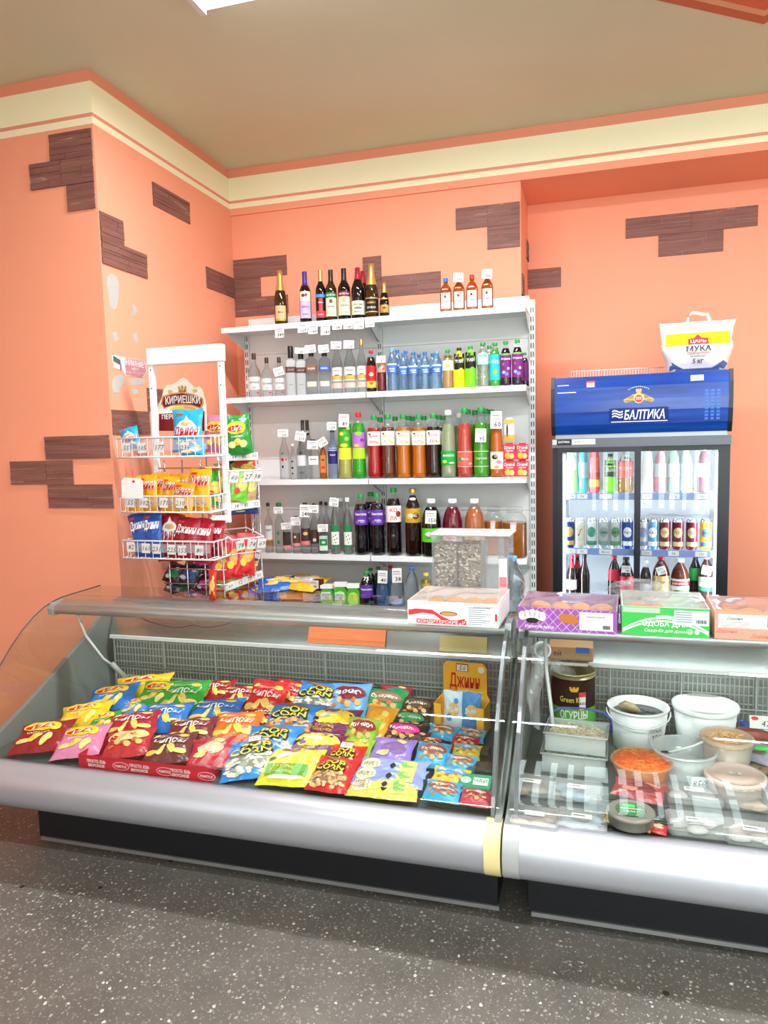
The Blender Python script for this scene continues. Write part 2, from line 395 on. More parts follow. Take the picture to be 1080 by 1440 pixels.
for k in range(5):
    b = MB(); z = -0.5; rr = random.Random(k+3)
    b.box(-.5, .5, -0.0045, 0, -.5, .5, SLABJ)
    cuts = sorted([rr.uniform(-.36, .38) for _ in range(4)]); cuts = [-.5]+[c+i*.02 for i, c in enumerate(cuts)]+[.5]
    cuts = [-.5, -.27+rr.uniform(-.05, .05), -.07+rr.uniform(-.05, .05), .12+rr.uniform(-.05, .05), .33+rr.uniform(-.04, .04), .5]
    for i in range(5):
        xs = [-.5, .5] if rr.random() < .35 else [-.5, rr.uniform(-.25, .3), .5]
        for j in range(len(xs)-1):
            d = rr.uniform(.0062, .010); z0, z1 = cuts[i]+(.009 if i else 0), cuts[i+1]-(.009 if i < 4 else 0)
            t = rr.uniform(-.012, .012)
            xa, xb = xs[j]+(.003 if j else 0), xs[j+1]-(.003 if j < len(xs)-2 else 0)
            b.add([(xa,-d,z0),(xb,-d,z0+t*.5),(xb,0,z0),(xa,0,z0),(xa,-d*.9,z1+t*.4),(xb,-d*.95,z1),(xb,0,z1),(xa,0,z1)],
                  [(0,3,2,1),(4,5,6,7),(0,1,5,4),(1,2,6,5),(2,3,7,6),(3,0,4,7)], SLAB)
    slab_meshes.append(b.mesh('stone_slab'))
_sk = [0]
def slab(wall, a0, a1, z0, z1, plane, axis='y'):
    me = slab_meshes[_sk[0] % 5]; _sk[0] += 1
    c = (a0+a1)/2
    o = link('stone_slab', me, wall, (c, plane, (z0+z1)/2) if axis == 'y' else (plane, c, (z0+z1)/2), (0, 0, 0 if axis == 'y' else R(90)))
    o.scale = (abs(a1-a0), 1, z1-z0)
for a0, a1, z0, z1 in ((-.793,-.602,2.815,2.94),(-.600,-.412,2.815,2.94),(-.604,-.412,2.684,2.812),(-2.285,-1.905,2.65,2.774),(-2.285,-2.095,2.526,2.648),
                       (-2.285,-1.905,2.405,2.523),(-1.389,-1.268,2.583,2.71),(-1.388,-1.27,2.457,2.581),(-1.268,-.892,2.457,2.583)):
    slab(wall_back, a0, a1, z0, z1, 4.45)
for a0, a1, z0, z1 in ((.199,.575,2.787,2.907),(.577,.95,2.787,2.907),(.394,.763,2.658,2.785),(-.405,-.196,2.526,2.648)):
    slab(wall_niche, a0, a1, z0, z1, 4.92)
for a0, a1, z0, z1 in ((4.80,4.918,2.70,2.815),(4.47,4.60,2.41,2.535)):
    slab(wall_back, a0, a1, z0, z1, -.407, 'x')
for a0, a1, z0, z1 in ((3.55,3.92,2.861,2.983),(3.085,3.265,2.577,2.697),(3.085,3.454,2.452,2.575),(4.085,4.448,2.53,2.656),(3.085,3.40,1.625,1.746),(3.395,3.60,1.748,1.872)):
    slab(wall_left, a0, a1, z0, z1, -2.29, 'x')
for a0, a1, z0, z1 in ((-2.541,-2.299,2.954,3.076),(-2.665,-2.484,2.832,2.952),(-2.482,-2.299,2.832,2.952),(-2.458,-2.3,2.708,2.830),(-2.689,-2.303,1.506,1.622),
                       (-2.916,-2.692,1.379,1.5),(-2.690,-2.527,1.379,1.5),(-2.690,-2.302,1.257,1.376)):
    slab(wall_left, a0, a1, z0, z1, 3.08)
# paint chipped down to grey plaster on the side of the left wall
PLAS = mat((184, 182, 178), 0.85, noise=0.05, key='bare_plaster')
for poly in ([(151,388),(157,385),(164,389),(167,400),(166,418),(164,432),(160,436),(155,432),(153,415),(150,400)],
             [(184,430),(189,428),(192,436),(190,443),(185,443),(187,437)], [(157,468),(163,467),(166,478),(161,480)],
             [(187,470),(192,468),(193,480),(190,484),(188,478)], [(158,532),(168,526),(175,530),(174,540),(167,545),(168,552),(160,553),(157,544)],
             [(182,534),(200,531),(204,536),(200,541),(184,542)], [(184,548),(194,547),(193,553),(187,555)]):
    P = [atX(x, y, -2.29) for x, y in poly]; n = len(P); c = sum(P, Vector())/n; b = MB()
    V = [(-2.2885, c.y, c.z)]+[(-2.2885, p.y, p.z) for p in P]+[(-2.291, p.y, p.z) for p in P]
    b.add(V, [(0, 1+i, 1+(i+1) % n) for i in range(n)]+[(1+i, 1+n+i, 1+n+(i+1) % n, 1+(i+1) % n) for i in range(n)], PLAS)
    b.build('bare_plaster_patch', wall_left)
# torn warning notice
P = [atX(x, y, -2.29) for x, y in ((157,499),(203,508),(206,522),(200,531),(176,528),(172,521),(160,517))]
c = sum(P, Vector())/len(P); b = MB(); n = len(P)
f2 = lambda d: (lambda y, z: (d, c.y+y, c.z+z))
b.add([(-2.288+.0006*(i % 3), p.y, p.z) for i, p in enumerate(P)]+[(-2.2899, p.y, p.z) for p in P], [tuple(range(n))]+[(i, n+i, n+(i+1) % n, (i+1) % n) for i in range(n)], pr(236, 234, 232))
Q = [atX(x, y, -2.2868) for x, y in ((175,503),(203,508),(206,522),(200,531),(177,527))]
b.add([(-2.2865, p.y, p.z) for p in Q], [(0, 1, 2, 3, 4)], pr(196, 128, 136))
t = atX(189, 511, -2.286); b.text('ВНИМАНИЕ!', .030, WHITEP, lambda y, z: (-2.2855, t.y+y, t.z+z-.02*y), bold=.01, w=.17)
t2 = atX(190, 518.5, -2.286); b.text('ведётся', .014, WHITEP, lambda y, z: (-2.2855, t2.y+y, t2.z+z), w=.06)
t3 = atX(190, 524, -2.286); b.text('видеонаблюдение', .016, pr(235, 200, 205), lambda y, z: (-2.2855, t3.y+y, t3.z+z), w=.15)
k = atX(166, 508, -2.286); b.rect(-.035, .02, -.012, .014, pr(90, 95, 98), lambda y, z: (-2.2855, k.y+y, k.z+z-.3*y))
b.rect(-.006, .006, -.04, -.01, pr(120, 125, 128), lambda y, z: (-2.2853, k.y+.02+y, k.z+z))
tag(b.build('warning_notice'), 'torn pink and white surveillance warning notice on the peeling orange wall', 'notice')

# fluorescent ceiling fixtures
TUBE = mat((236, 240, 255), 0.5, emit=9.0, noise=0, key='lit_tube')
def fixture(x, y, label):
    t = thing('ceiling_light', label, 'ceiling light', (x, y, ZC), 0, 'fluorescent ceiling fixtures')
    h = MB(); h.rbox(-.62, .62, -.07, .07, -.05, 0, .012, WHITE, 1); h.build('housing', t)
    for s in (-.035, .035):
        q = MB(); q.tube([(-.59, s, -.066), (.59, s, -.066)], .014, TUBE, 10); q.build('tube', t)
    for s in (-1, 1):
        e = MB(); e.box(s*.60-.012, s*.60+.012, -.06, .06, -.085, -.045, WHITE); e.build('end_socket', t)
    l = area_light('tube_light', (0, 0, -.09), (0, 0, 0), 1.15, .06, 52, (0.96, 0.97, 1.0)); l.parent = t
F0 = Vector((-.89, 2.66, 0))
fixture(F0.x, F0.y+.02, 'lit fluorescent fixture on the ceiling at the top edge of the photo')
fixture(F0.x+2.3, F0.y-.1, 'lit fluorescent fixture on the ceiling above the right counter')
fixture(F0.x+.2, F0.y-2.4, 'lit fluorescent fixture on the ceiling behind the viewer to the left')
fixture(F0.x+2.3, F0.y-2.4, 'lit fluorescent fixture on the ceiling behind the viewer to the right')

# ================================================================ DISPLAY COUNTERS
GP = [(2.12, .381), (2.145, .445), (2.185, .53), (2.235, .622), (2.29, .69), (2.35, .748), (2.42, .803), (2.49, .845), (2.55, .871), (2.61, .886), (2.66, .892), (2.72, .893)]
BUMP = [(2.24, .228), (2.10, .226), (2.075, .232), (2.055, .25), (2.045, .275), (2.042, .305), (2.047, .335), (2.06, .362), (2.08, .38), (2.105, .388), (2.135, .386), (2.135, .36), (2.24, .36)]
SIDE = [(2.24, .228), (2.10, .226), (2.055, .25), (2.042, .305), (2.06, .362), (2.10, .392), (2.24, .425), (2.42, .50), (2.60, .585), (2.80, .68), (2.95, .775), (3.06, .80), (3.06, .228)]
def counter(label, x0, x1, bx0, bx1, seams, ends):
    t = thing('display_counter', label, 'display counter', ((x0+x1)/2, 2.1, 0))
    O = t.location.copy()
    def part(mb, name, parent=None): return mb.build(name, parent or t, -O if parent is None else None)
    b = MB(); b.box(bx0, bx1, 2.243, 3.02, .02, .232, BLACKM); part(b, 'base_panel')
    b = MB(); b.box(bx0+.01, bx1+.004, 2.236, 2.25, .008, .022, ALU); part(b, 'base_trim')
    for fx in (bx0+.12, bx1-.06):
        b = MB(); b.lathe([(.016, 0), (.016, .008), (.008, .010), (.008, .03)], ALU, 10, c=(fx, 2.27, 0)); part(b, 'foot')
    b = MB(); b.extrude(BUMP[::-1], x0+.03, x1-.03, BUMP_ALU, True); part(b, 'bumper')
    b = MB(); b.box(x0+.02, x1-.02, 2.14, 3.04, .228, .36, GREYP); part(b, 'tank_body')
    b = MB(); b.box(x0+.025, x1-.025, 2.137, 2.96, .36, .372, TANK); part(b, 'tray_floor')
    b = MB(); b.box(x0+.025, x1-.025, 2.97, 3.04, .36, .65, BACKW); part(b, 'back_wall')
    # evaporator guard: fine wires and a few stout ones
    b = MB(); n = int((x1-x0-.14)/.0165)
    for i in range(n+1):
        x = x0+.07+(x1-x0-.14)*i/n; b.tube([(x, 2.945, .385), (x, 2.945, .635)], .0022, GRW, 4)
    for z in (.41, .445, .48, .515, .55, .585, .618): b.tube([(x0+.05, 2.952, z), (x1-.05, 2.952, z)], .0042, GRW, 4)
    n2 = max(3, int((x1-x0)/.27))
    for i in range(n2+1):
        x = x0+.06+(x1-x0-.12)*i/n2; b.tube([(x, 2.936, .375), (x, 2.936, .64)], .0042, GRW, 5)
    b.tube([(x0+.05, 2.936, .50), (x1-.05, 2.936, .50)], .0035, GRW, 5)
    tag(part(b, 'evaporator_guard'), kind='stuff')
    b = MB(); b.box(x0+.05, x1-.05, 2.915, 2.945, .637, .652, WHITE); part(b, 'light_strip')
    b = MB(); b.extrude([(2.93, .652), (2.99, .80), (2.996, .798), (2.936, .65)], x0+.04, x1-.04, STEEL); part(b, 'back_panel')
    b = MB(); b.box(x0+.03, x1-.03, 2.985, 3.07, .80, .815, ALU); part(b, 'service_top')
    for i in range(len(seams)-1):
        b = MB(); b.strip(GP, .006, seams[i]+.0015, seams[i+1]-.0015, GLASS); part(b, 'curved_glass_pane')
        b = MB(); b.box(seams[i]+.0015, seams[i+1]-.0015, 2.722, 2.93, .887, .893, GLASS); part(b, 'top_glass_pane')
    b = MB()
    b.extrude([(2.59, .835), (2.583, .85), (2.585, .868), (2.598, .878), (2.66, .8855), (2.66, .86), (2.648, .843), (2.62, .832)], x0+.015, x1-.03, ALU, True); part(b, 'top_rail')
    for xe in (x0+.012, x1-.03):
        b = MB(); b.extrude([(2.578, .832), (2.575, .86), (2.59, .883), (2.665, .886), (2.665, .852), (2.64, .828), (2.60, .825)], xe-.012, xe+.012, mat((176, 178, 178), .4, .3)); part(b, 'rail_bracket')
    for k, (xe, cmat) in enumerate(ends):
        s = -1 if k == 0 else 1
        b = MB(); b.extrude(SIDE[::-1], min(xe, xe-s*.022), max(xe, xe-s*.022), GREYP); part(b, 'end_panel')
        b = MB(); b.extrude(BUMP[::-1], min(xe, xe-s*.045)-.002, max(xe, xe-s*.045)+.002, cmat, True)
        e = part(b, 'bumper_end_cap')
        e.scale = (1, .9975, 1.006)
        eg = [(y, z-.002) for y, z in GP]+[(2.93, .891), (2.93, .79), (2.80, .69), (2.60, .59), (2.42, .505), (2.24, .43)]
        b = MB(); xg = xe-s*.004; b.extrude(eg[::-1], min(xg, xg-s*.006), max(xg, xg-s*.006), GLASS); part(b, 'end_glass')
        arm = [(y, z) for y, z in GP[:9]]+[(y+.035, z-.03) for y, z in GP[:9]][::-1]
        if xe < -2:
            b = MB(); b.tube([(xg, y, z) for y, z in GP]+[(xg, 2.93, .893)], .0028, mat((70, 74, 72), .3, noise=0), 5); part(b, 'glass_edge'); continue
        b = MB(); xa = xe-s*.03; b.extrude(arm[::-1], xa-.006, xa+.006, mat((150, 155, 156), .35, .4)); part(b, 'curved_arm')
    return t, O
TAPE = mat((226, 214, 150), 0.55, noise=0.08, key='yellowed_tape', bump=0.2)
CAPG = mat((168, 172, 172), 0.4, noise=0.03)
lc, LO = counter('long refrigerated display counter full of crisps and popcorn, curved glass front, silver bumper', -2.30, -.262, -2.115, -.294, (-2.292, -1.268, -.268), ((-2.30, CAPG), (-.262, TAPE)))
rc, RO = counter('right refrigerated display counter with tubs of salads under curved glass', -.252, 1.72, -.195, 1.66, (-.245, .735, 1.712), ((-.252, CAPG), (1.72, CAPG)))
# missing piece of the left counter's back panel showing orange board
b = MB(); b.extrude([(2.925, .668), (2.972, .785), (2.976, .784), (2.929, .666)], -1.22, -.86, mat((235, 128, 80), .6, key='orange_board')); b.build('orange_board', lc, -LO)
b = MB(); b.extrude([(2.925, .665), (2.95, .727), (2.954, .726), (2.929, .664)], -.62, -.42, mat((212, 190, 130), .7, key='reflection_yellow')); b.build('reflection_strip', lc, -LO)  # yellowish reflection on the back panel, painted in as a pale strip
b = MB(); b.tube([(-2.19, 2.63, .83), (-2.175, 2.66, .72), (-2.14, 2.72, .60), (-2.12, 2.75, .565)], .0055, WHITE, 8); b.build('lamp_cable', lc, -LO)
b = MB(); b.tube([(-2.12, 2.75, .57), (-2.10, 2.77, .53), (-2.075, 2.79, .49)], .012, mat((150, 155, 155), .5), 8); b.build('cable_sleeve', lc, -LO)
pts = []
for i in range(13):
    u = i/12; p = atY(195+u*152, 868+(1-(2*u-1)**2)*17-u*1-(6*math.exp(-((u-.5)/.08)**2)), 2.62); pts.append(p)
b = MB(); b.tube(pts, .0014, BLACK, 5); b.build('hanging_wire', lc, -LO)

# things kept under the right counter's top
def cyl_fn(r, ang0=0.0, zoff=0.0, ex=1.004):
    return lambda x, z: (r*ex*math.sin(x/r+ang0), -r*ex*math.cos(x/r+ang0), z+zoff)
CARD = mat((176, 136, 98), 0.8, noise=0.06, key='corrugated_card')
q = atY(762, 914, 2.80)
t = MB(); t.lathe([(.030, -.028), (.033, -.028), (.033, .028), (.030, .028), (.026, .028), (.026, -.028)], WHITEP, 18)
o = t.build('tape_roll', None, q, (R(78), 0, R(10))); tag(o, 'white cardboard tape roll under the right counter rail', 'roll')
b = MB(); b.rbox(-.085, .085, -.05, .05, -.028, .028, .004, CARD, 1); b.text('ей', .02, INK, flatXZ(-.0505), cx=-.05)
b.rect(.02, .07, .004, .026, pr(60, 110, 190), flatXZ(-.0508))
q = atY(803, 914, 2.87); tag(b.build('cardboard_box', None, q), 'small brown cardboard box beside the tape roll in the right counter', 'box')
b = MB(); b.box(-.115, .10, -.03, .03, -.006, .006, mat((225, 225, 222), .5)); q = atY(790, 930, 2.86)
b.build('shelf_ledge', rc, q-RO)

# ================================================================ BOXES ON TOP OF THE COUNTERS
ZT = .8932
def wrapwall(b, x0, x1, y0, y1, z0, z1, m, th=.004):
    for qd in ((x0, x1, y0, y0+th), (x0, x1, y1-th, y1), (x0, x0+th, y0+th, y1-th), (x1-th, x1, y0+th, y1-th)): b.box(*qd, z0, z1, m)
    b.box(x0, x1, y0, y1, z0, z0+.003, m)
def pastry(b, c, r, m, seed):
    rr = random.Random(seed); n, k = 10, 5; V = []
    for i in range(k+1):
        a = math.pi/2*i/k
        for j in range(n):
            an = 2*math.pi*j/n; s = 1+.08*math.sin(3*an+seed)
            V.append((c[0]+r*math.cos(a)*math.cos(an)*s, c[1]+r*.75*math.cos(a)*math.sin(an)*s, c[2]+r*.5*math.sin(a)))
    b.add(V, [(i*n+j, i*n+(j+1) % n, (i+1)*n+(j+1) % n, (i+1)*n+j) for i in range(k) for j in range(n)], m, True)
def film_sheet(name, parent, x0, x1, y0, y1, z, amp, seed, drop=.0):
    rr = random.Random(seed); nx, ny = 16, 12; V = []; ph = [rr.uniform(0, 6) for _ in range(6)]
    for k in (0, 1):
        for j in range(ny+1):
            for i in range(nx+1):
                u, v = i/nx, j/ny; e = min(u, 1-u, v, 1-v)
                zz = z+amp*(math.sin(7*u+5*v+ph[0])+.7*math.sin(13*v-9*u+ph[1])+.5*math.sin(21*u+ph[2]))*min(1, e*5)+amp*1.2*min(1, e*4)-drop*(1 if e == 0 else 0)
                V.append((x0+(x1-x0)*u, y0+(y1-y0)*v, zz-k*.0012))
    m = (nx+1)*(ny+1); F = []
    for j in range(ny):
        for i in range(nx):
            a = j*(nx+1)+i; F += [(a, a+1, a+nx+2, a+nx+1), (m+a, m+a+nx+1, m+a+nx+2, m+a+1)]
    b = MB(); b.add(V, F, WRAP, True); return b.build(name, parent)
BAKED = mat((196, 138, 78), .7, noise=.12, bump=.5, nscale=40, key='baked_pastry')
def carton(name, label, x0, x1, d, h, wall, yaw, deco, nb, seed):
    w = x1-x0
    t = thing(name, label, 'box', ((x0+x1)/2, 2.475, ZT), yaw)
    b = MB(); wrapwall(b, -w/2, w/2, 0, d, 0, h, wall); t_b = b.build('tray', t)
    b = MB(); deco(b, w, h); b.build('printed_front', t_b)
    rr = random.Random(seed)
    for i in range(nb):
        q = MB(); pastry(q, (0, 0, 0), .048, BAKED, seed+i)
        q.build('pastry', t, (-w/2+.055+(w-.11)*((i % 4)/3), .06+(d-.12)*(i//4)/max(1, (nb-1)//4), h*.42), (0, 0, rr.uniform(0, 3)))
    film_sheet('film_wrap', t, -w/2, w/2, 0, d, h+.003, .0045, seed)
    return t
def deco1(b, w, h):
    f = flatXZ(-.0008)
    pts = [(-.49*w, .62*h), (-.40*w, .68*h), (-.22*w, .66*h), (-.12*w, .42*h), (.0, .22*h), (.14*w, .34*h), (.14*w, .18*h), (0, .10*h), (-.1*w, .2*h), (-.2*w, .46*h), (-.33*w, .52*h), (-.49*w, .38*h)]
    n = len(pts)//2
    b.add([f(*p) for p in pts], [(i, len(pts)-1-i, len(pts)-2-i, i+1) for i in range(n-1)], pr(226, 62, 74))
    f2 = flatXZ(-.0012); f3 = flatXZ(-.0016)
    b.rect(-.40*w, .08*w, .08*h, .26*h, pr(226, 62, 74), f2); b.rect(.1*w, .155*w, .08*h, .26*h, pr(226, 62, 74), f2)
    b.text('КОНДИТЕРСКИЕ', .011, WHITEP, f3, bold=.02, w=.45*w, cx=-.16*w, cy=.17*h); b.text('И', .011, WHITEP, f3, bold=.02, cx=.127*w, cy=.17*h)
    b.rect(.16*w, .46*w, .06*h, .93*h, pr(228, 232, 238), f2)
    for i in range(9): b.rect(.18*w, (.42-.05*(i % 3))*w, (.80-.085*i)*h, (.83-.085*i)*h, pr(150, 155, 165), f3)
    b.text('шоколадные', .008, pr(110, 115, 125), f3, cx=.34*w, cy=.87*h)
    b.rect(.465*w, .49*w, .3*h, .6*h, pr(214, 60, 66), f2)
    b.disc(-.04*w, .52*h, .10*w, .10*h, pr(120, 82, 50), f2, 18); b.disc(-.04*w, .51*h, .085*w, .075*h, pr(206, 160, 92), f3, 18)
def deco2(b, w, h):
    f = flatXZ(-.0008); f2 = flatXZ(-.0013); f3 = flatXZ(-.0017); Lv = pr(206, 178, 220)
    b.rect(-.5*w, .5*w, 0, h, pr(156, 88, 176), f)
    for i in range(-3, 14):
        for s in (-1, 1):
            xa = -.5*w+i*.09*w; xb = xa+s*h*.9
            if min(xa, xb) < -.5*w or max(xa, xb) > .5*w: continue
            b.add([f2(xa, 0), f2(xa+.003, 0), f2(xb+.003, h), f2(xb, h)], [(0, 1, 2, 3)], Lv)
    for k in range(5): b.disc(-.35*w+.05*w*(k-2), .72*h-.05*h*abs(k-2), .042*w, .2*h, WHITEP, f3)
    b.rect(-.42*w, -.28*w, .36*h, .5*h, WHITEP, f3); b.disc(-.35*w, .42*h, .07*w, .12*h, INK, flatXZ(-.002))
    b.text('Маркетте вкуса', .011, WHITEP, f3, bold=.01, shear=.2, w=.30*w, cx=-.28*w, cy=.17*h)
    for k in range(4): b.disc(-.03*w+.035*w*k, .60*h-.02*h*k, .045*w, .2*h, pr(190, 120, 50), flatXZ(-.0019-.0002*k), rot=.5)
    b.rect(.13*w, .46*w, .12*h, .9*h, PAPER, flatXZ(-.0021))
    b.text('ванильные', .008, pr(120, 120, 125), flatXZ(-.0025), cx=.29*w, cy=.72*h)
    for i in range(12): b.rect(.36*w+.006*w*i, .36*w+.006*w*i+.003*w*(1+i % 2), .2*h, .36*h, INK, flatXZ(-.0026))
def deco3(b, w, h):
    f = flatXZ(-.0008); f2 = flatXZ(-.0013); f3 = flatXZ(-.0017); G = pr(64, 190, 84)
    b.rect(-.5*w, .5*w, 0, h, G, f)
    for s in range(2):
        V = []; n = 14
        for i in range(n+1):
            u = -1+2*i/n; z = (.62-.12*s)*h-(.45*h)*u*u*(1 if s == 0 else .9); V += [f2(u*.49*w, max(.02*h, z)), f2(u*.49*w, max(.02*h, z+.06*h))]
        b.add(V, [(2*i, 2*i+2, 2*i+3, 2*i+1) for i in range(n)], WHITEP)
    b.rect(-.49*w, -.06*w, .80*h, .97*h, pr(180, 228, 186), f2)
    b.text('СДОБА ДЛЯ', .017, WHITEP, f3, bold=.02, w=.52*w, cx=0, cy=.44*h)
    b.text('Свадьба для души', .010, WHITEP, f3, shear=.2, w=.48*w, cx=0, cy=.2*h)
    for k in range(-3, 4): b.disc(.0+.03*w*k, .68*h-.012*h*abs(k), .016*w, .075*h, pr(220, 245, 220), f3)
    b.disc(.28*w, .2*h, .04*w, .1*h, pr(160, 225, 165), f3); b.disc(.36*w, .2*h, .03*w, .08*h, WHITEP, f3)
    b.rect(.1*w, .49*w, .42*h, .93*h, pr(206, 220, 226), flatXZ(-.0021))
    for i in range(5): b.rect(.12*w, .3*w, (.84-.08*i)*h, (.87-.08*i)*h, pr(140, 150, 158), flatXZ(-.0025))
    for i in range(10): b.rect((.35+.012*i)*w, (.355+.012*i+.002*(i % 3))*w, .5*h, .62*h, INK, flatXZ(-.0025))
def deco4(b, w, h):
    f = flatXZ(-.0008); f2 = flatXZ(-.0013); f3 = flatXZ(-.0017)
    b.rect(-.5*w, .5*w, 0, h, pr(222, 160, 138), f); b.rect(-.47*w, .3*w, .42*h, .93*h, PAPER, f2)
    b.text('Дарина', .009, INK, f3, shear=.3, cx=-.33*w, cy=.78*h)
    for i in range(4): b.rect(-.45*w, -.2*w, (.62-.06*i)*h, (.64-.06*i)*h, pr(170, 170, 172), f3)
    b.rect(-.05*w, .02*w, .5*h, .88*h, pr(90, 90, 92), f3)
    for i in range(12): b.rect((.08+.012*i)*w, (.085+.012*i+.002*(i % 3))*w, .66*h, .86*h, INK, f3)
    b.rect(.13*w, .22*w, .45*h, .55*h, pr(60, 60, 60), f3)
    b.text('Дарина', .012, pr(200, 110, 96), f3, shear=.3, cx=-.1*w, cy=.16*h); b.text('Дарина', .012, pr(200, 110, 96), f3, shear=.3, cx=-.4*w, cy=.3*h)
BW = mat((238, 236, 232), .6, noise=.02); BP = mat((176, 130, 180), .6, noise=.03); BG = mat((210, 224, 206), .6); BK = mat((214, 160, 140), .7)
carton('pastry_box', 'white pastry box with red ribbon print on the left counter, baked pastry inside', -.640, -.312, .27, .086, BW, R(-2), deco1, 8, 3)
carton('pastry_box', 'purple lattice pastry box with chef hat drawing on the right counter', -.246, .082, .26, .079, BP, R(-3), deco2, 8, 17)
carton('pastry_box', 'green and white pastry box with loose film between purple and pink boxes', .097, .366, .26, .096, BG, R(-1), deco3, 6, 31)
carton('pastry_box', 'pinkish brown pastry box with white label at the right edge', .382, .72, .25, .088, BK, R(-2), deco4, 8, 45)
# loose bundle of cellophane between the boxes
rr = random.Random(5); b = MB(); n, k = 14, 7; V = []
for i in range(k+1):
    a = math.pi*i/k
    for j in range(n):
        an = 2*math.pi*j/n; s = 1+.22*math.sin(5*an+3*i)+rr.uniform(-.08, .08)
        V.append((.11*math.sin(a)*math.cos(an)*s, .075*math.sin(a)*math.sin(an)*s, .034*math.cos(a)*s))
b.add(V, [(i*n+j, i*n+(j+1) % n, (i+1)*n+(j+1) % n, (i+1)*n+j) for i in range(k) for j in range(n)], WRAP)
tag(b.build('cellophane_bundle', None, (.165, 2.64, 1.012)), 'crumpled clear cellophane bundle lying on the green pastry box', 'plastic film')

# ================================================================ SEED DISPENSER on the left counter
D0 = atY(612, 835, 2.86); t = thing('seed_dispenser', 'clear acrylic dispenser of sunflower seeds behind the white pastry box', 'dispenser', (-.455, 2.83, ZT), R(-2))
AC = CLEARP; SEED = mat((150, 138, 116), .7, noise=.25, nscale=60, key='seed_grey'); SEEDL = mat((226, 216, 194), .7, noise=.1, key='seed_light'); SEEDD = mat((70, 62, 54), .7, noise=.1, key='seed_dark')
X0d, X1d, Hd = -.150, .150, .285
b = MB()
b.box(X0d, X1d, -.075, -.072, 0, Hd, AC); b.box(X0d, X1d, .072, .075, 0, Hd, AC)
for x in (X0d, X0d+.098, X0d+.196): b.box(x-.0015, x+.0015, -.072, .072, 0, Hd, AC)
b.box(X1d-.04, X1d-.037, -.072, .072, 0, Hd, AC); b.box(X1d-.003, X1d, -.072, .072, 0, Hd, AC)
b.build('case', t)
b = MB(); b.rbox(X0d-.008, X1d+.01, -.085, .085, Hd, Hd+.012, .004, mat((196, 198, 202), .3, .2), 1); b.build('lid', t)
def seeds(name, x0, x1, z0, z1, cols, count, seed, size=.017):
    rr = random.Random(seed); b = MB()
    b.rbox(x0+.003, x1-.003, -.062, .062, z0, z1, .008, SEED, 1)
    for _ in range(count):
        f = rr.random(); L = size*rr.uniform(.75, 1.1); W = L*.26; cx = rr.uniform(x0+.006, x1-.006); cz = rr.uniform(z0+.004, z1-.003)
        a = rr.gauss(0, .55); dy = -.0625-rr.uniform(0, .006); c_, s_ = math.cos(a), math.sin(a)
        if f < .12: cx, cz, dy, up = rr.uniform(x0+.005, x1-.005), z1, rr.uniform(-.06, .06), True
        P = [(L*.5, 0), (0, W), (-L*.5, 0), (0, -W)]
        V = [(cx+p*c_-q*s_, dy, cz+p*s_+q*c_) for p, q in P]+[(cx, dy-.003, cz)]
        b.add(V, [(0, 1, 4), (1, 2, 4), (2, 3, 4), (3, 0, 4)], rr.choice(cols))
    o = b.build(name, t); tag(o, kind='stuff'); return o
seeds('sunflower_seeds', X0d+.002, X0d+.096, .02, .245, [SEED, SEED, SEEDD, SEEDL], 420, 1)
seeds('sunflower_seeds', X0d+.100, X0d+.194, .004, .250, [SEED, SEEDD, SEEDL, SEED], 430, 2)
PNUT = mat((222, 188, 128), .6, noise=.1, key='peanut')
seeds('peanuts', X0d+.20, X1d-.045, .0, .045, [PNUT, PNUT, mat((238, 212, 160), .6)], 90, 3, .014)
b = MB(); b.rect(X1d-.034, X1d-.006, .09, .13, pr(228, 130, 140), flatXZ(-.0765)); b.rect(X1d-.036, X1d-.004, .03, .2, PAPER, flatXZ(-.076)); b.build('sticker', t)

# ================================================================ WALL SHELVING
SX0, SXM, SX1, SYF, SYB = -2.157, -1.25, -.345, 4.0, 4.30
SZ = [2.262, 1.842, 1.342, .889, .56]
su = thing('shelving_unit', 'white two-bay perforated metal shelving unit against the orange back wall', 'shelving unit', ((SX0+SX1)/2, 4.32, 0))
SO = su.location.copy()
SLOT = mat((40, 42, 44), .6, noise=0)
for x in (SX0+.012, SXM, SX1+.012):
    b = MB(); b.box(x-.016, x+.016, SYB, SYB+.035, 0, 2.345 if x > SX1 else 2.30, SHELFW)
    z = .12
    while z < 2.28:
        for s in (-.0065, .0065): b.box(x+s-.0026, x+s+.0026, SYB-.0008, SYB+.001, z, z+.03, SLOT)
        z += .05
    b.build('upright', su, -SO)
for xa, xb, zt in ((SX0+.03, SXM-.018, 2.36), (SXM+.018, SX1-.005, 2.37)):
    z = .1
    for zn in (.55, .78, 1.13, 1.46, 1.80, 2.13, zt):
        b = MB(); b.box(xa, xb, SYB+.012, SYB+.024, z+.001, zn-.001, SHELFW); b.build('back_panel', su, -SO); z = zn
shelves = []
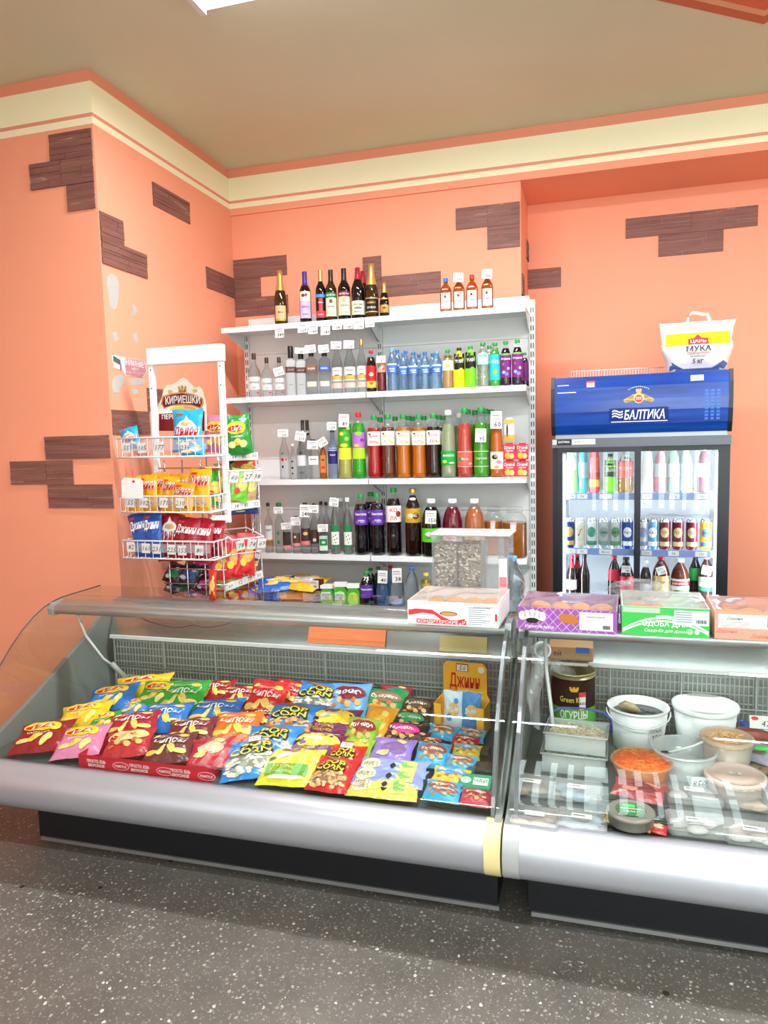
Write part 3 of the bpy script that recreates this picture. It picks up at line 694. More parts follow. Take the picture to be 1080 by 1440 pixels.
for i, z in enumerate(SZ):
    yf = SYF if i < 4 else 3.88
    row = []
    for k, (xa, xb) in enumerate(((SX0, SXM-.003), (SXM+.003, SX1))):
        b = MB(); b.box(xa, xb, yf, SYB-.001, z-.012, z, SHELFW); b.box(xa, xb, yf, yf+.004, z-.032, z-.012, SHELFW); s = b.build('shelf', su, -SO)
        for x in (xa+.004, xb-.004):
            q = MB(); q.add([(x-.0015, yf+.02, z-.012), (x-.0015, SYB, z-.012), (x-.0015, SYB, z-.10), (x-.0015, SYB-.03, z-.10), (x+.0015, yf+.02, z-.012), (x+.0015, SYB, z-.012), (x+.0015, SYB, z-.10), (x+.0015, SYB-.03, z-.10)],
                     [(0, 1, 2, 3), (7, 6, 5, 4), (0, 4, 5, 1), (1, 5, 6, 2), (2, 6, 7, 3), (3, 7, 4, 0)], SHELFW)
            q.build('bracket', s)
        row.append(s)
    shelves.append(row)
b = MB(); b.box(SX0, SX1, SYB-.02, SYB+.02, 0, .1, SHELFW); b.build('plinth', su, -SO)

def tagcard(parent, loc, w, h, rot=(0, 0, 0), txt='149', rz=0.0, size=None, lines=True):
    """small white price card facing -Y"""
    b = MB(); b.box(-w/2, w/2, 0, .0008, -h/2, h/2, PAPER); f = flatXZ(-.0006)
    if lines:
        b.rect(-w*.4, w*.3, h*.22, h*.30, pr(150, 150, 155), f); b.rect(-w*.4, w*.38, h*.06, h*.13, pr(170, 170, 175), f)
        b.text(txt, size or h*.3, INK, f, bold=.02, cx=w*.12, cy=-h*.24, res=1)
    else: b.text(txt, size or h*.5, INK, f, bold=.0, shear=.25, res=1)
    return b.build('price_tag', parent, loc, rot)
for px, py, w, h in ((393, 467, .058, .066), (425.5, 461, .062, .055), (440, 463, .058, .055), (457.5, 463.5, .058, .062), (474, 458, .060, .045), (489.5, 457, .058, .045), (504.5, 456.5, .062, .05), (520, 454.5, .055, .045)):
    p = atY(px, py, SYF-.003); tagcard(shelves[0][0 if p.x < SXM else 1], p-Vector((0, 0, 0)), w, h, (R(-6), 0, 0), random.choice(('189', '349', '229', '299')))

# ================================================================ BOTTLES
PROF = {
 'wine': [(.9, 0), (1, .015), (1, .56), (.95, .63), (.72, .70), (.48, .745), (.40, .79), (.385, .985), (.40, .99)],
 'champ': [(.9, 0), (1, .02), (1, .38), (.95, .48), (.78, .60), (.56, .71), (.44, .80), (.40, .88), (.40, .985)],
 'round': [(.9, 0), (1, .02), (1, .52), (.96, .58), (.78, .65), (.5, .71), (.36, .76), (.33, .80), (.33, .93)],
 'slim': [(.9, 0), (1, .02), (1, .53), (.95, .60), (.74, .69), (.5, .77), (.40, .83), (.36, .93)],
 'square': [(.93, 0), (1, .02), (1, .66), (.94, .70), (.55, .735), (.36, .755), (.34, .80), (.34, .93)],
 'flask': [(.92, 0), (1, .03), (1, .60), (.92, .68), (.62, .77), (.38, .82), (.34, .85), (.34, .94)],
 'pet': [(.72, 0), (.92, .012), (1, .05), (1, .12), (.97, .30), (.94, .40), (.97, .46), (1, .50), (1, .68), (.96, .74), (.82, .81), (.56, .875), (.37, .91), (.33, .925), (.33, .95)],
 'pets': [(.72, 0), (.92, .012), (1, .05), (1, .15), (.96, .22), (.99, .30), (.97, .50), (.99, .56), (.9, .68), (.7, .78), (.46, .86), (.36, .90), (.34, .92), (.34, .95)],
 'taper': [(.76, 0), (.95, .012), (1, .05), (1, .10), (.99, .42), (.94, .58), (.84, .72), (.68, .82), (.48, .89), (.33, .925), (.31, .95)],
 'water': [(.75, 0), (.95, .015), (1, .05), (.95, .12), (1, .15), (.94, .21), (1, .25), (.93, .31), (.93, .36), (1, .42), (1, .58), (.95, .62), (.9, .68), (.72, .78), (.46, .87), (.36, .91), (.36, .94)],
 'shoulder': [(.85, 0), (.97, .012), (1, .05), (1, .50), (.99, .58), (.93, .67), (.80, .76), (.60, .83), (.40, .885), (.30, .91), (.28, .95)],
 'jar': [(.88, 0), (.97, .015), (1, .05), (1, .66), (.97, .74), (.86, .81), (.68, .855), (.60, .87), (.60, .90)],
}
def rad(prof, z):
    for (r0, z0), (r1, z1) in zip(prof, prof[1:]):
        if z0 <= z <= z1: return r0+(r1-r0)*(z-z0)/max(1e-9, z1-z0)
    return prof[-1][0]
def cut(prof, z):
    out = [p for p in prof if p[1] < z]; return out+[(rad(prof, z), z)]
def cutup(prof, z):
    return [(rad(prof, z), z)]+[p for p in prof if p[1] > z]
def bottle(name, label, cat, group, pos, H, Rr, kind, body, liquid=None, fill=.84, capm=None, cap=(.93, 1.0, .42), foil=None, bands=(), texts=(), marks=(), sec=(2.0, 1.0), ptag=None, rot=0.0, n=18):
    """pos = base centre. bands (z0,z1,half width fraction,mat); texts (str,z,size frac of R,mat,width frac); marks (x,z,rx,rz,mat) in fractions"""
    X, Y, Z = pos
    t = thing(name, label, cat, pos, math.atan2(-X, Y)*.8+rot, group)
    pf = [(r*Rr, z*H) for r, z in PROF[kind]]
    b = MB(); b.lathe(pf, body, n, sec=sec); b.build('body', t)
    if liquid is not None:
        lp = [(r*.955, max(z, H*.006)) for r, z in cut(pf, fill*H)]; b = MB(); b.lathe(lp, liquid, n, sec=sec); b.build('liquid', t)
    if foil:
        fm, z0 = foil; fp = [(r*1.03+.0004, z) for r, z in cutup(pf, z0*H)]; fp[-1] = (fp[-1][0]*.98, H*.995); fp.append((fp[-1][0]*.6, H))
        b = MB(); b.lathe(fp, fm, 14); b.build('foil_capsule', t)
    if capm is not None:
        z0, z1, r = cap; b = MB(); b.lathe([(r*Rr, z0*H), (r*Rr*1.03, (z0+.01)*H), (r*Rr, (z1-.008)*H), (r*Rr*.9, z1*H)], capm, 14); b.build('cap', t)
    if bands or texts or marks:
        ex, dp = sec
        def surf(off):
            def fn(x, z):
                r = rad(pf, min(max(z, 0), H))+off; q = min(abs(x)/r, .999); return (x, -r*dp*(1-q**ex)**(1/ex), z)
            return fn
        iv = sorted((z0, z1) for z0, z1, _, _ in bands); cutz = 9.0; top = iv[0][1] if iv else 9.0
        for z0, z1 in iv[1:]:
            if z0 > top+.02: cutz = (z0+top)/2; break
            top = max(top, z1)
        mbs = (MB(), MB())                                  # main label, and the separate one above a gap
        pick = lambda z: mbs[1 if z > cutz else 0]
        for i, (z0, z1, hw, m) in enumerate(bands):
            r = rad(pf, (z0+z1)/2*H)*hw; N = 10; fn = surf(.0006+.0003*i); ny = 1 if z1-z0 < .12 else 4
            V = [fn(r*math.sin(-math.pi/2+math.pi*k/N), (z0+(z1-z0)*j/ny)*H) for j in range(ny+1) for k in range(N+1)]
            pick((z0+z1)/2).add(V, [(j*(N+1)+k, j*(N+1)+k+1, (j+1)*(N+1)+k+1, (j+1)*(N+1)+k) for j in range(ny) for k in range(N)], m, True)
        fn = surf(.0016)
        for x, z, rx, rz, m in marks: pick(z).disc(x*Rr, z*H, rx*Rr, rz*Rr, m, fn, 10)
        fn = surf(.0022)
        for s, z, sz, m, w in texts: pick(z).text(s, sz*Rr, m, fn, bold=.015, w=(w*Rr if w else None), cy=z*H, res=1)
        for b, nm in zip(mbs, ('label', 'upper_label')):
            if b.v: b.build(nm, t)
    if ptag:
        txt, zf, w, h, tilt = ptag
        tagcard(t, (0, -Rr*1.06-.006, zf*H), w, h, (R(-4), R(tilt), 0), txt)
    return t
SHN = ('top', 'second', 'third', 'fourth', 'lowest')
def place(px, pyt, wpx, shelf, Y=4.05):
    p = atY(px, pyt, Y); d = _ray(px, pyt); k = Y/d.y          # k scales pixel offsets to metres at that depth
    return (p.x, Y, SZ[shelf]+.0005), p.z-SZ[shelf], wpx/2*k/FPX*.965
CAPG_ = mat((24, 150, 62), .4, noise=0); CAPW = mat((240, 242, 242), .4, noise=0); CAPB = mat((40, 110, 200), .4, noise=0); CAPR = mat((206, 26, 44), .4, noise=0); CAPK = mat((26, 22, 22), .35, noise=0)
CAPY = mat((240, 200, 40), .4, noise=0); CAPLB = mat((96, 170, 226), .4, noise=0); CAPBR = mat((70, 40, 26), .4, noise=0)
def liq(r, g, b, t=.45): return mat((r, g, b), .08, 0, t, noise=0, spec=.4)
CREAM = pr(232, 226, 190); DKRED = pr(128, 22, 48); LGREEN = pr(34, 128, 72); LILAC = pr(200, 178, 222); BLK = pr(24, 22, 24); NAVY = pr(38, 44, 110); GOLDP = mat((206, 160, 74), .4, .4, noise=0)
WT = WHITEP
# ---- top shelf: wine, sparkling wine, brandy flasks
G1 = 'bottles on the top shelf'
def w(px, py, wd, label, kind='wine', body=WINE, **k):
    Y = k.pop('Y', 4.05); pos, H, r = place(px, py, wd, 0, Y)
    return bottle(k.pop('name', 'wine_bottle'), label, 'bottle', G1, pos, H, r, kind, body, **k)
w(393, 380.5, 19, 'sparkling wine bottle with gold foil standing alone at the left of the top shelf', 'champ', WINEG, name='sparkling_wine_bottle', foil=(GOLD, .62), bands=((.10, .34, .8, mat((206, 178, 130), .5, noise=0)), (.06, .10, .8, GOLDP)), texts=(('Brut', .22, .3, BLK, None),))
w(428, 382, 17, 'wine bottle with violet cap and lilac label on the top shelf', foil=(mat((52, 40, 140), .4), .72), bands=((.08, .42, .9, LILAC), (.42, .60, .9, CREAM)), marks=((-.3, .52, .3, .3, DKRED), (.2, .53, .25, .3, pr(120, 90, 110))), texts=(('ВИНО', .30, .34, NAVY, 1.1), ('красное', .16, .22, NAVY, 1.0)))
w(450, 380, 15.5, 'wine bottle with gold cap and black red blue label on the top shelf', foil=(GOLD, .78), bands=((.07, .46, .92, BLK), (.46, .52, .92, pr(70, 140, 210)), (.07, .20, .92, pr(214, 60, 70)), (.20, .44, .35, pr(206, 60, 72))), texts=(('VINO', .36, .3, WT, 1.0), ('ROSSO', .13, .24, WT, 1.0)))
w(464.5, 379.5, 17, 'wine bottle with green banded cream label on the top shelf', body=WINEG, foil=(CAPK, .74), bands=((.08, .44, .92, CREAM), (.44, .54, .92, LGREEN)), marks=((0, .37, .32, .34, pr(120, 70, 40)),), texts=(('АЙ-ПЕТРИ', .49, .26, WT, 1.5), ('КРЫМ', .27, .30, pr(90, 60, 40), 1.1), ('полусладкое', .14, .16, LGREEN, 1.2)))
w(483, 377.5, 18.5, 'wine bottle with maroon banded cream label on the top shelf', foil=(CAPK, .74), bands=((.08, .44, .92, CREAM), (.44, .54, .92, DKRED)), marks=((0, .37, .32, .34, pr(206, 160, 110)),), texts=(('АЙ-ПЕТРИ', .49, .26, WT, 1.5), ('КРЫМ', .27, .30, pr(90, 60, 40), 1.1), ('полусладкое', .14, .16, DKRED, 1.2)))
w(502.5, 376.5, 20, 'red capped wine bottle with cream castle label on the top shelf', 'slim', foil=(mat((150, 24, 46), .4), .76), bands=((.07, .34, .92, pr(220, 220, 196)),), texts=(('CHATEAU', .27, .26, BLK, 1.4), ('BORDEAUX', .13, .2, BLK, 1.2)), marks=((0, .20, .6, .16, pr(110, 115, 100)),))
w(510, 381.5, 18, 'red capped wine bottle half hidden behind the castle label bottle', 'slim', foil=(mat((150, 24, 46), .4), .76), Y=4.2)
w(521.5, 371, 20.5, 'tall sparkling wine bottle with gold foil and black gold label', 'champ', WINEG, name='sparkling_wine_bottle', foil=(GOLD, .60), bands=((.09, .36, .9, BLK), (.09, .11, .9, GOLDP), (.34, .36, .9, GOLDP), (.52, .56, .8, BLK)), texts=(('ABRAU', .27, .3, GOLDP, 1.2), ('DURSO', .18, .3, WT, 1.2)))
w(540, 397.5, 14, 'small sparkling wine bottle with gold neck at the end of the wine row', 'champ', WINE, name='sparkling_wine_bottle', foil=(GOLD, .70), bands=((.12, .34, .9, GOLDP), (.5, .54, .8, GOLDP)), marks=((0, .25, .4, .3, pr(120, 70, 20)),), texts=(('GOLD', .16, .3, BLK, 1.0),))
AMB = mat((176, 88, 20), .05, 0, .55, noise=0)
for px, py, cm, lab in ((626.5, 391.5, CAPB, 'brandy flask with blue cap, leftmost of the four on the top shelf'), (645, 389, CAPBR, 'brandy flask with raised price card beside the blue capped flask'),
                        (663.5, 387, CAPR, 'brandy flask with red cap on the top shelf'), (685, 384, CAPBR, 'brandy flask with raised price card nearest the shelf end')):
    tg = ('399', .93, .055, .05, 3) if cm is CAPBR else None
    w(px, py, 17, lab, 'flask', AMB, name='brandy_flask', capm=cm, cap=(.87, 1.0, .40), sec=(3, .55), bands=((.10, .56, .78, pr(232, 232, 236)),), marks=((-.1, .45, .22, .26, pr(110, 50, 60)),), texts=(('коньяк', .30, .28, NAVY, 1.0),), ptag=tg, n=16)
# ---- second shelf
G2 = 'bottles on the second shelf'
def s2(px, py, wd, label, kind, body, **k):
    Y = k.pop('Y', 4.05); pos, H, r = place(px, py, wd, 1, Y)
    return bottle(k.pop('name', 'vodka_bottle'), label, 'bottle', G2, pos, H, r, kind, body, **k)
for i, (px, py, wd, lab) in enumerate(((356.5, 497, 18.5, 'large clear vodka bottle with white label, first on the second shelf'), (374.5, 503, 17, 'clear vodka bottle with white label, second on the second shelf'), (392, 502.5, 16, 'clear vodka bottle with price card over its shoulder, third on the second shelf'))):
    s2(px, py, wd, lab, 'round', VODKA, capm=CAPBR, cap=(.86, 1, .34), bands=((.17, .46, .93, PAPER),), texts=(('ТАГАНАЙ', .33, .30, INK, 1.5), ('водка', .22, .16, INK, None)), marks=((.5, .10, .2, .1, RED),), ptag=('310', .62, .06, .05, -15) if i == 2 else None)
for px, lab in ((408, 'frosted square vodka bottle with tall black cap'), (422.5, 'frosted square vodka bottle with price card at its neck')):
    s2(px, 487 if px < 410 else 489, 15.5, lab, 'square', FROST, capm=CAPK, cap=(.76, 1, .50), sec=(6, .8), bands=((.46, .58, .99, pr(96, 62, 58)),), texts=(('ЦЕЛЬСИЙ', .52, .24, pr(206, 190, 180), 1.2), ('40%', .22, .2, pr(130, 130, 134), .8)), ptag=('289', .92, .062, .036, 2) if px > 410 else None, n=16)
for px, c, lab in ((437, (140, 92, 66), 'clear square vodka bottle with brown band label'), (455.5, (60, 96, 176), 'clear square vodka bottle with blue edged band label')):
    s2(px, 485, 17, lab, 'square', VODKA, capm=CAPK, cap=(.77, 1, .46), sec=(5, .8), bands=((.46, .58, .97, pr(*c)), (.16, .26, .8, pr(206, 196, 180))), texts=(('ВОДКА', .52, .26, WT, 1.2),), ptag=('265', .90, .062, .046, -5), n=16)
for px, py, wd, lab, tg in ((473, 481, 16, 'clear vodka bottle with wheat field label and price card, left of three', True), (491, 480, 18, 'clear vodka bottle with wheat field label and price card, middle of three', True), (507.5, 478, 14, 'clear vodka bottle with gold cap and wheat field label', False)):
    s2(px, py, wd, lab, 'slim', VODKA, capm=GOLD, cap=(.88, 1, .36), bands=((.24, .50, .93, PAPER), (.26, .34, .93, pr(206, 168, 84)), (.10, .20, .93, pr(222, 186, 170))), texts=(('Хлебная', .44, .26, pr(110, 90, 60), 1.1),), marks=((0, .35, .5, .12, pr(92, 108, 70)),), ptag=('254', .92, .062, .046, 1) if tg else None)
s2(521.5, 493, 15.5, 'dark cola bottle with red and yellow picture label and red cap', 'pets', PETC, name='soda_bottle', liquid=liq(40, 14, 12, .1), capm=CAPR, bands=((.24, .62, .96, pr(196, 34, 40)), (.10, .26, .9, pr(240, 196, 60))), marks=((0, .42, .45, .4, pr(232, 180, 150)), (0, .20, .4, .25, pr(230, 80, 40))), texts=(('50-00', .80, .5, BLK, 1.6),))
s2(536, 499, 14.5, 'cherry red juice bottle with green and pink label', 'pets', PETC, name='juice_bottle', liquid=liq(110, 20, 30, .3), fill=.8, capm=CAPG_, bands=((.52, .78, .96, pr(224, 150, 130)),), marks=((-.3, .66, .4, .4, LGREEN), (.4, .62, .3, .3, pr(200, 60, 60))), texts=(('СОК', .64, .4, WT, .9),), ptag=('45', .86, .052, .04, 0))
WATB = mat((150, 190, 226), .06, 0, .8, noise=0, key='water_blue'); WLAB = pr(70, 120, 196)
for px, py, wd, Y, lab in ((551, 490, 15.5, 4.05, 'blue tinted tall water bottle, first of the water row'), (558.5, 492, 14, 4.15, 'blue water bottle behind the first of the water row'), (567, 497, 13.5, 4.05, 'blue water bottle with dark blue label, second in the water row'), (570, 493.5, 14, 4.15, 'blue water bottle behind the second of the water row'),
                           (581, 495.5, 15.5, 4.05, 'blue water bottle with handwritten price, third in the water row'), (589, 498, 13, 4.15, 'blue water bottle behind the third of the water row'), (597.5, 495, 15, 4.05, 'blue water bottle with dark cap, fourth in the water row'), (608, 497, 12, 4.15, 'blue water bottle behind the fourth of the water row'), (614, 494, 16, 4.05, 'blue water bottle with wave label, last of the water row')):
    s2(px, py, wd, lab, 'water', WATB, name='water_bottle', capm=CAPLB if Y < 4.1 and px in (551, 614) else CAPB, Y=Y, bands=((.42, .60, .95, WLAB), (.60, .64, .95, pr(190, 212, 240))), texts=(('вода', .52, .34, WT, 1.0),), marks=((.1, .46, .5, .10, pr(220, 232, 248)),))
s2(629.5, 492, 16.5, 'pale gold peach drink bottle with white label', 'pets', PETC, name='juice_bottle', liquid=liq(206, 160, 92), fill=.85, capm=CAPG_, bands=((.46, .72, .96, pr(240, 232, 214)),), marks=((0, .58, .5, .35, pr(236, 186, 90)),), texts=(('55-00', .82, .46, BLK, 1.6),))
for px, py, c, cm, lab in ((645.5, 489.5, (246, 226, 20), CAPK, 'black and yellow energy drink bottle on the second shelf'), (661.5, 487, (120, 224, 30), CAPG_, 'black and green energy drink bottle on the second shelf')):
    s2(px, py, 17, lab, 'pets', mat(c, .25, noise=0), name='energy_drink_bottle', capm=cm, bands=((.46, .86, .97, BLK),), texts=(('TUSH', .66, .55, WT, 1.35), ('70-00', .86, .4, pr(180, 240, 60), 1.2)), marks=((.35, .46, .3, .22, mat(c, .4, noise=0)), (-.35, .48, .3, .2, BLK)))
s2(679, 482, 18.5, 'pale green mineral drink bottle with mountain label', 'water', PETC, name='soda_bottle', liquid=liq(196, 212, 186, .7), fill=.86, capm=CAPG_, bands=((.50, .76, .93, pr(170, 206, 214)),), marks=((0, .62, .55, .3, pr(222, 236, 240)),), texts=(('ТАРХУН', .70, .26, LGREEN, 1.2), ('1 л', .22, .22, PAPER, .6)))
s2(688, 486, 15, 'green capped bottle half hidden behind the mineral drink bottle', 'water', PETC, name='soda_bottle', liquid=liq(190, 206, 180, .7), capm=CAPG_, Y=4.15)
s2(696, 482, 17, 'green lime drink bottle with turquoise label', 'pets', PETC, name='soda_bottle', liquid=liq(80, 196, 60), capm=CAPG_, bands=((.14, .72, .96, pr(46, 190, 196)),), marks=((0, .32, .42, .40, pr(150, 220, 60)),), texts=(('OPS', .56, .6, WT, 1.2), ('75-00', .86, .4, BLK, 1.2)))
for px, py, lab in ((711, 480, 'purple grape drink bottle with berry label, left of the pair'), (727.5, 478, 'purple grape drink bottle with handwritten price, right of the pair'),):
    s2(px, py, 17, lab, 'pets', PETC, name='soda_bottle', liquid=liq(40, 10, 40, .1), capm=CAPG_, bands=((.18, .70, .96, pr(120, 40, 120)), (.68, .72, .96, pr(110, 190, 60))), marks=((-.35, .30, .3, .28, pr(150, 170, 220)), (.2, .26, .34, .3, pr(120, 130, 200)), (-.4, .48, .2, .24, pr(150, 110, 50)), (.45, .38, .25, .25, pr(170, 180, 226))), texts=(('Ягодный', .60, .34, WT, 1.5),)+((('78-00', .86, .4, WT, 1.2),) if px > 720 else ()))
s2(738, 496, 12, 'dark grape drink bottle behind the purple pair at the shelf end', 'pets', PETC, name='soda_bottle', liquid=liq(40, 10, 40, .1), capm=CAPG_, Y=4.19, bands=((.18, .7, .96, pr(110, 36, 110)),))
# ---- third shelf
G3 = 'bottles on the third shelf'
def s3(px, py, wd, label, kind, body, **k):
    Y = k.pop('Y', 4.05); pos, H, r = place(px, py, wd, 2, Y)
    return bottle(k.pop('name', 'soda_bottle'), label, 'bottle', G3, pos, H, r, kind, body, **k)
s3(398.5, 608, 14.5, 'clear vodka bottle with red green emblem and price card, first on the third shelf', 'slim', VODKA, name='vodka_bottle', capm=CAPW, bands=(), marks=((-.3, .55, .2, .24, LGREEN), (-.3, .42, .3, .36, RED), (-.3, .27, .2, .3, BLK), (.4, .42, .18, .2, RED)), ptag=('235', .98, .064, .045, 0))
s3(411.5, 624, 11, 'small clear vodka bottle with violet emblem on the third shelf', 'slim', VODKA, name='vodka_bottle', capm=CAPW, marks=((-.2, .5, .3, .26, NAVY), (-.2, .32, .3, .3, BLK), (-.2, .16, .25, .25, BLK)))
s3(423, 607, 15, 'clear vodka bottle with tilted price card and silver label', 'slim', VODKA, name='vodka_bottle', capm=CAPW, bands=((.28, .5, .9, pr(210, 216, 220)),), marks=((-.1, .55, .4, .34, pr(60, 62, 66)), (0, .14, .5, .2, pr(90, 92, 96))), ptag=('219', .90, .064, .055, 12))
for px, lab in ((425, 'tall clear bottle with black white cap behind the silver label bottle, left'), (431.5, 'tall clear bottle with black white cap behind the silver label bottle, right')):
    s3(px, 591, 12, lab, 'slim', VODKA, name='vodka_bottle', capm=mat((60, 62, 64), .4, noise=0), cap=(.74, 1, .44), bands=((.78, .92, .95, PAPER),), Y=4.14 if 'left' in lab else 4.21)
s3(440, 618, 16.5, 'square clear spirit bottle with white script label and price card', 'square', VODKA, name='vodka_bottle', capm=CAPK, sec=(6, .8), bands=((.36, .58, .85, pr(214, 218, 220)),), texts=(('Белая', .50, .26, INK, 1.1),), ptag=('265', .86, .066, .05, 3), n=16)
s3(453.5, 620, 10.5, 'small amber spirit flask with red label and tilted card', 'flask', AMB, name='brandy_flask', capm=GOLD, sec=(4, .6), bands=((.16, .62, .8, pr(196, 120, 50)),), marks=((0, .5, .5, .3, pr(140, 30, 30)), (0, .3, .5, .4, RED)), ptag=('190', .96, .056, .05, -32), n=16)
s3(467, 603, 15, 'blue tinted vodka bottle with navy label and price card', 'slim', mat((176, 196, 224), .05, 0, .9, noise=0), name='vodka_bottle', capm=mat((60, 80, 120), .3, .4), bands=((.30, .60, .9, NAVY), (.56, .62, .9, pr(170, 190, 224))), texts=(('Мороз', .48, .3, WT, 1.0),), ptag=('279', 1.05, .055, .048, 0))
s3(484, 583, 20.5, 'pale yellow lemonade bottle with lemon label and price card', 'pet', PETC, liquid=liq(206, 200, 96), capm=CAPR, bands=((.48, .86, .97, pr(60, 160, 50)), (.30, .48, .97, pr(240, 230, 60))), marks=((-.4, .7, .3, .26, pr(250, 220, 60)), (.3, .62, .3, .3, pr(150, 210, 60)), (-.1, .52, .55, .28, pr(250, 210, 50)), (.5, .78, .25, .2, pr(250, 230, 90))), ptag=('89', .90, .060, .075, 3))
s3(503.5, 580, 20, 'bright green soda bottle with violet lime label and red cap', 'pet', PETC, liquid=liq(40, 190, 30), capm=CAPR, bands=((.46, .70, .97, pr(176, 110, 200)), (.30, .46, .97, pr(176, 224, 40)),), marks=((0, .68, .5, .3, pr(140, 220, 40)), (.5, .58, .3, .24, pr(120, 60, 150)), (-.3, .50, .4, .24, pr(250, 210, 50))))
FR = [(525.5, 584, (206, 24, 30), ('БАР', 'БАРИС'), (214, 40, 50), 'red barberry soda bottle with white fruit label'), (545, 583, (124, 58, 30), ('ДЮШЕС', 'КА'), (206, 170, 50), 'brown pear soda bottle with white fruit label'),
      (566.5, 583, (236, 130, 16), ('АПЕЛЬ', 'СИН'), (240, 140, 30), 'orange soda bottle with white fruit label, left of the orange pair'), (588.5, 583, (236, 130, 16), ('АПЕЛЬ', 'СИН'), (240, 140, 30), 'orange soda bottle with white fruit label, right of the orange pair'), (609, 582, (40, 14, 16), ('КОЛА', 'ДА'), (170, 40, 60), 'dark cola soda bottle with white fruit label on the third shelf')]
for px, py, c, tx, lc_, lab in FR:
    s3(px, py, 21, lab, 'pet', PETC, liquid=liq(*c), fill=.80, capm=CAPG_, bands=((.52, .74, .975, pr(240, 236, 232)),), marks=((.55, .56, .22, .18, pr(244, 206, 70)), (-.6, .70, .15, .14, LGREEN)), texts=((tx[0], .67, .34, pr(*lc_), 1.2), (tx[1], .58, .34, pr(*lc_), 1.1)))
for px, py, lab, c in ((534, 587, 'red soda bottle behind the barberry and pear sodas', (180, 30, 30)), (555.5, 586, 'orange soda bottle behind the pear soda', (230, 120, 20)), (574, 585, 'orange soda bottle behind the orange pair, left', (230, 120, 20)), (580, 586, 'orange soda bottle behind the orange pair, middle', (230, 120, 21)), (596, 585, 'orange soda bottle behind the orange pair, right', (230, 120, 20)), (617, 584, 'dark cola soda bottle behind the third shelf cola, left', (40, 14, 16)), (623, 585, 'dark cola soda bottle behind the third shelf cola, right', (40, 14, 17))):
    s3(px, py, 19, lab, 'pet', PETC, liquid=liq(*c), fill=.80, capm=CAPG_, bands=((.52, .74, .97, pr(240, 236, 232)),), Y=4.235 if c[2] in (21, 17) else 4.14)
s3(630, 577, 23, 'pale mojito bottle with green label and white cap', 'taper', PETC, liquid=liq(206, 216, 170, .6), fill=.8, capm=CAPW, bands=((.19, .40, .975, pr(30, 160, 60)),), marks=((-.5, .24, .3, .22, pr(170, 220, 80)), (.4, .22, .35, .12, pr(190, 226, 190))), texts=(('MOHITO', .33, .32, WT, 1.4),))
s3(645, 581, 19, 'pale mojito bottle behind the red lemonade, white cap', 'taper', PETC, liquid=liq(206, 216, 170, .6), fill=.8, capm=CAPW, Y=4.24)
s3(653, 574, 23, 'coral red lemonade bottle with clear banded label', 'taper', PETC, liquid=liq(232, 84, 72), fill=.78, capm=CAPG_, bands=((.155, .16, .98, WT), (.37, .376, .98, WT), (.16, .37, .98, mat((226, 90, 80), .3, noise=0))), marks=((-.5, .27, .42, .25, pr(40, 150, 70)), (.65, .2, .2, .12, PAPER)), texts=(('Fresh', .27, .28, WT, .8),), )
s3(676, 573, 23, 'bright green tarragon soda bottle with price card', 'taper', PETC, liquid=liq(70, 190, 24), fill=.78, capm=CAPG_, bands=((.155, .16, .98, WT), (.37, .376, .98, WT)), marks=((0, .27, .8, .24, pr(30, 120, 50)),), texts=(('ТАРХУН', .27, .28, pr(210, 240, 190), 1.4),), ptag=('95', .60, .06, .075, 2))
for px, py, lab, c in ((658, 576, 'green soda bottle behind the coral lemonade', (80, 190, 40)), (667.5, 577, 'green soda bottle between coral and tarragon sodas, rear row', (80, 190, 40)), (683, 575, 'green soda bottle behind the tarragon soda, left', (80, 190, 40)), (690.5, 576, 'green soda bottle behind the tarragon soda, right', (80, 190, 40))):
    s3(px, py, 19, lab, 'taper', PETC, liquid=liq(*c), fill=.78, capm=CAPG_, Y=4.24 if 'right' in lab or 'between' in lab else 4.145)
s3(698, 582, 19.5, 'orange juice drink bottle with price card beside the juice cartons', 'taper', PETC, liquid=liq(232, 112, 20), fill=.82, capm=CAPG_, bands=((.13, .40, .96, pr(240, 224, 214)),), marks=((-.25, .32, .45, .36, BLK), (.3, .24, .4, .3, pr(230, 130, 170)), (0, .16, .4, .2, pr(240, 150, 60))), texts=(('СОК', .33, .3, WT, .7),), ptag=('60', .90, .062, .095, 2))
def juice_carton(px, py, wpx, hpx, label, c, Y, group, mark):
    p = atY(px, py+hpx/2, Y); k = (Y/_ray(px, py).y)/FPX; W, H, D = wpx*k, hpx*k, wpx*k*.75
    z0 = p.z
    t = thing('juice_carton', label, 'carton', (p.x, Y, z0), math.atan2(-p.x, Y)*.5, group)
    b = MB(); b.rbox(-W/2, W/2, -D/2, D/2, 0, H, .0015, pr(*c), 1); b.build('pack', t)
    f = flatXZ(-D/2-.0008); b = MB(); mark(b, W, H, f); b.build('printed_front', t)
    b = MB(); b.box(-W*.3, W*.3, -.002, .002, H, H+.008, pr(*c)); b.build('top_seam', t)
    return t
def jmark(b, W, H, f):
    b.text('Сочный', H*.2, WT, f, bold=.02, shear=.2, w=W*.85, cy=H*.80); b.text('персик', H*.13, WT, f, shear=.2, w=W*.6, cy=H*.60)
    f2 = lambda x, z: (lambda p: (p[0], p[1]-.0005, p[2]))(f(x, z))
    b.disc(-W*.12, H*.28, W*.24, H*.2, pr(240, 170, 60), f2); b.disc(W*.2, H*.25, W*.2, H*.17, pr(250, 206, 110), f2)
zS3 = SZ[2]
pxs = ((716.5, 'lower left small red juice carton on the third shelf', 0), (734.5, 'lower right small red juice carton on the third shelf', 0), (716.5, 'upper left small red juice carton in the stack', 1), (734.5, 'upper right small red juice carton in the stack', 1))
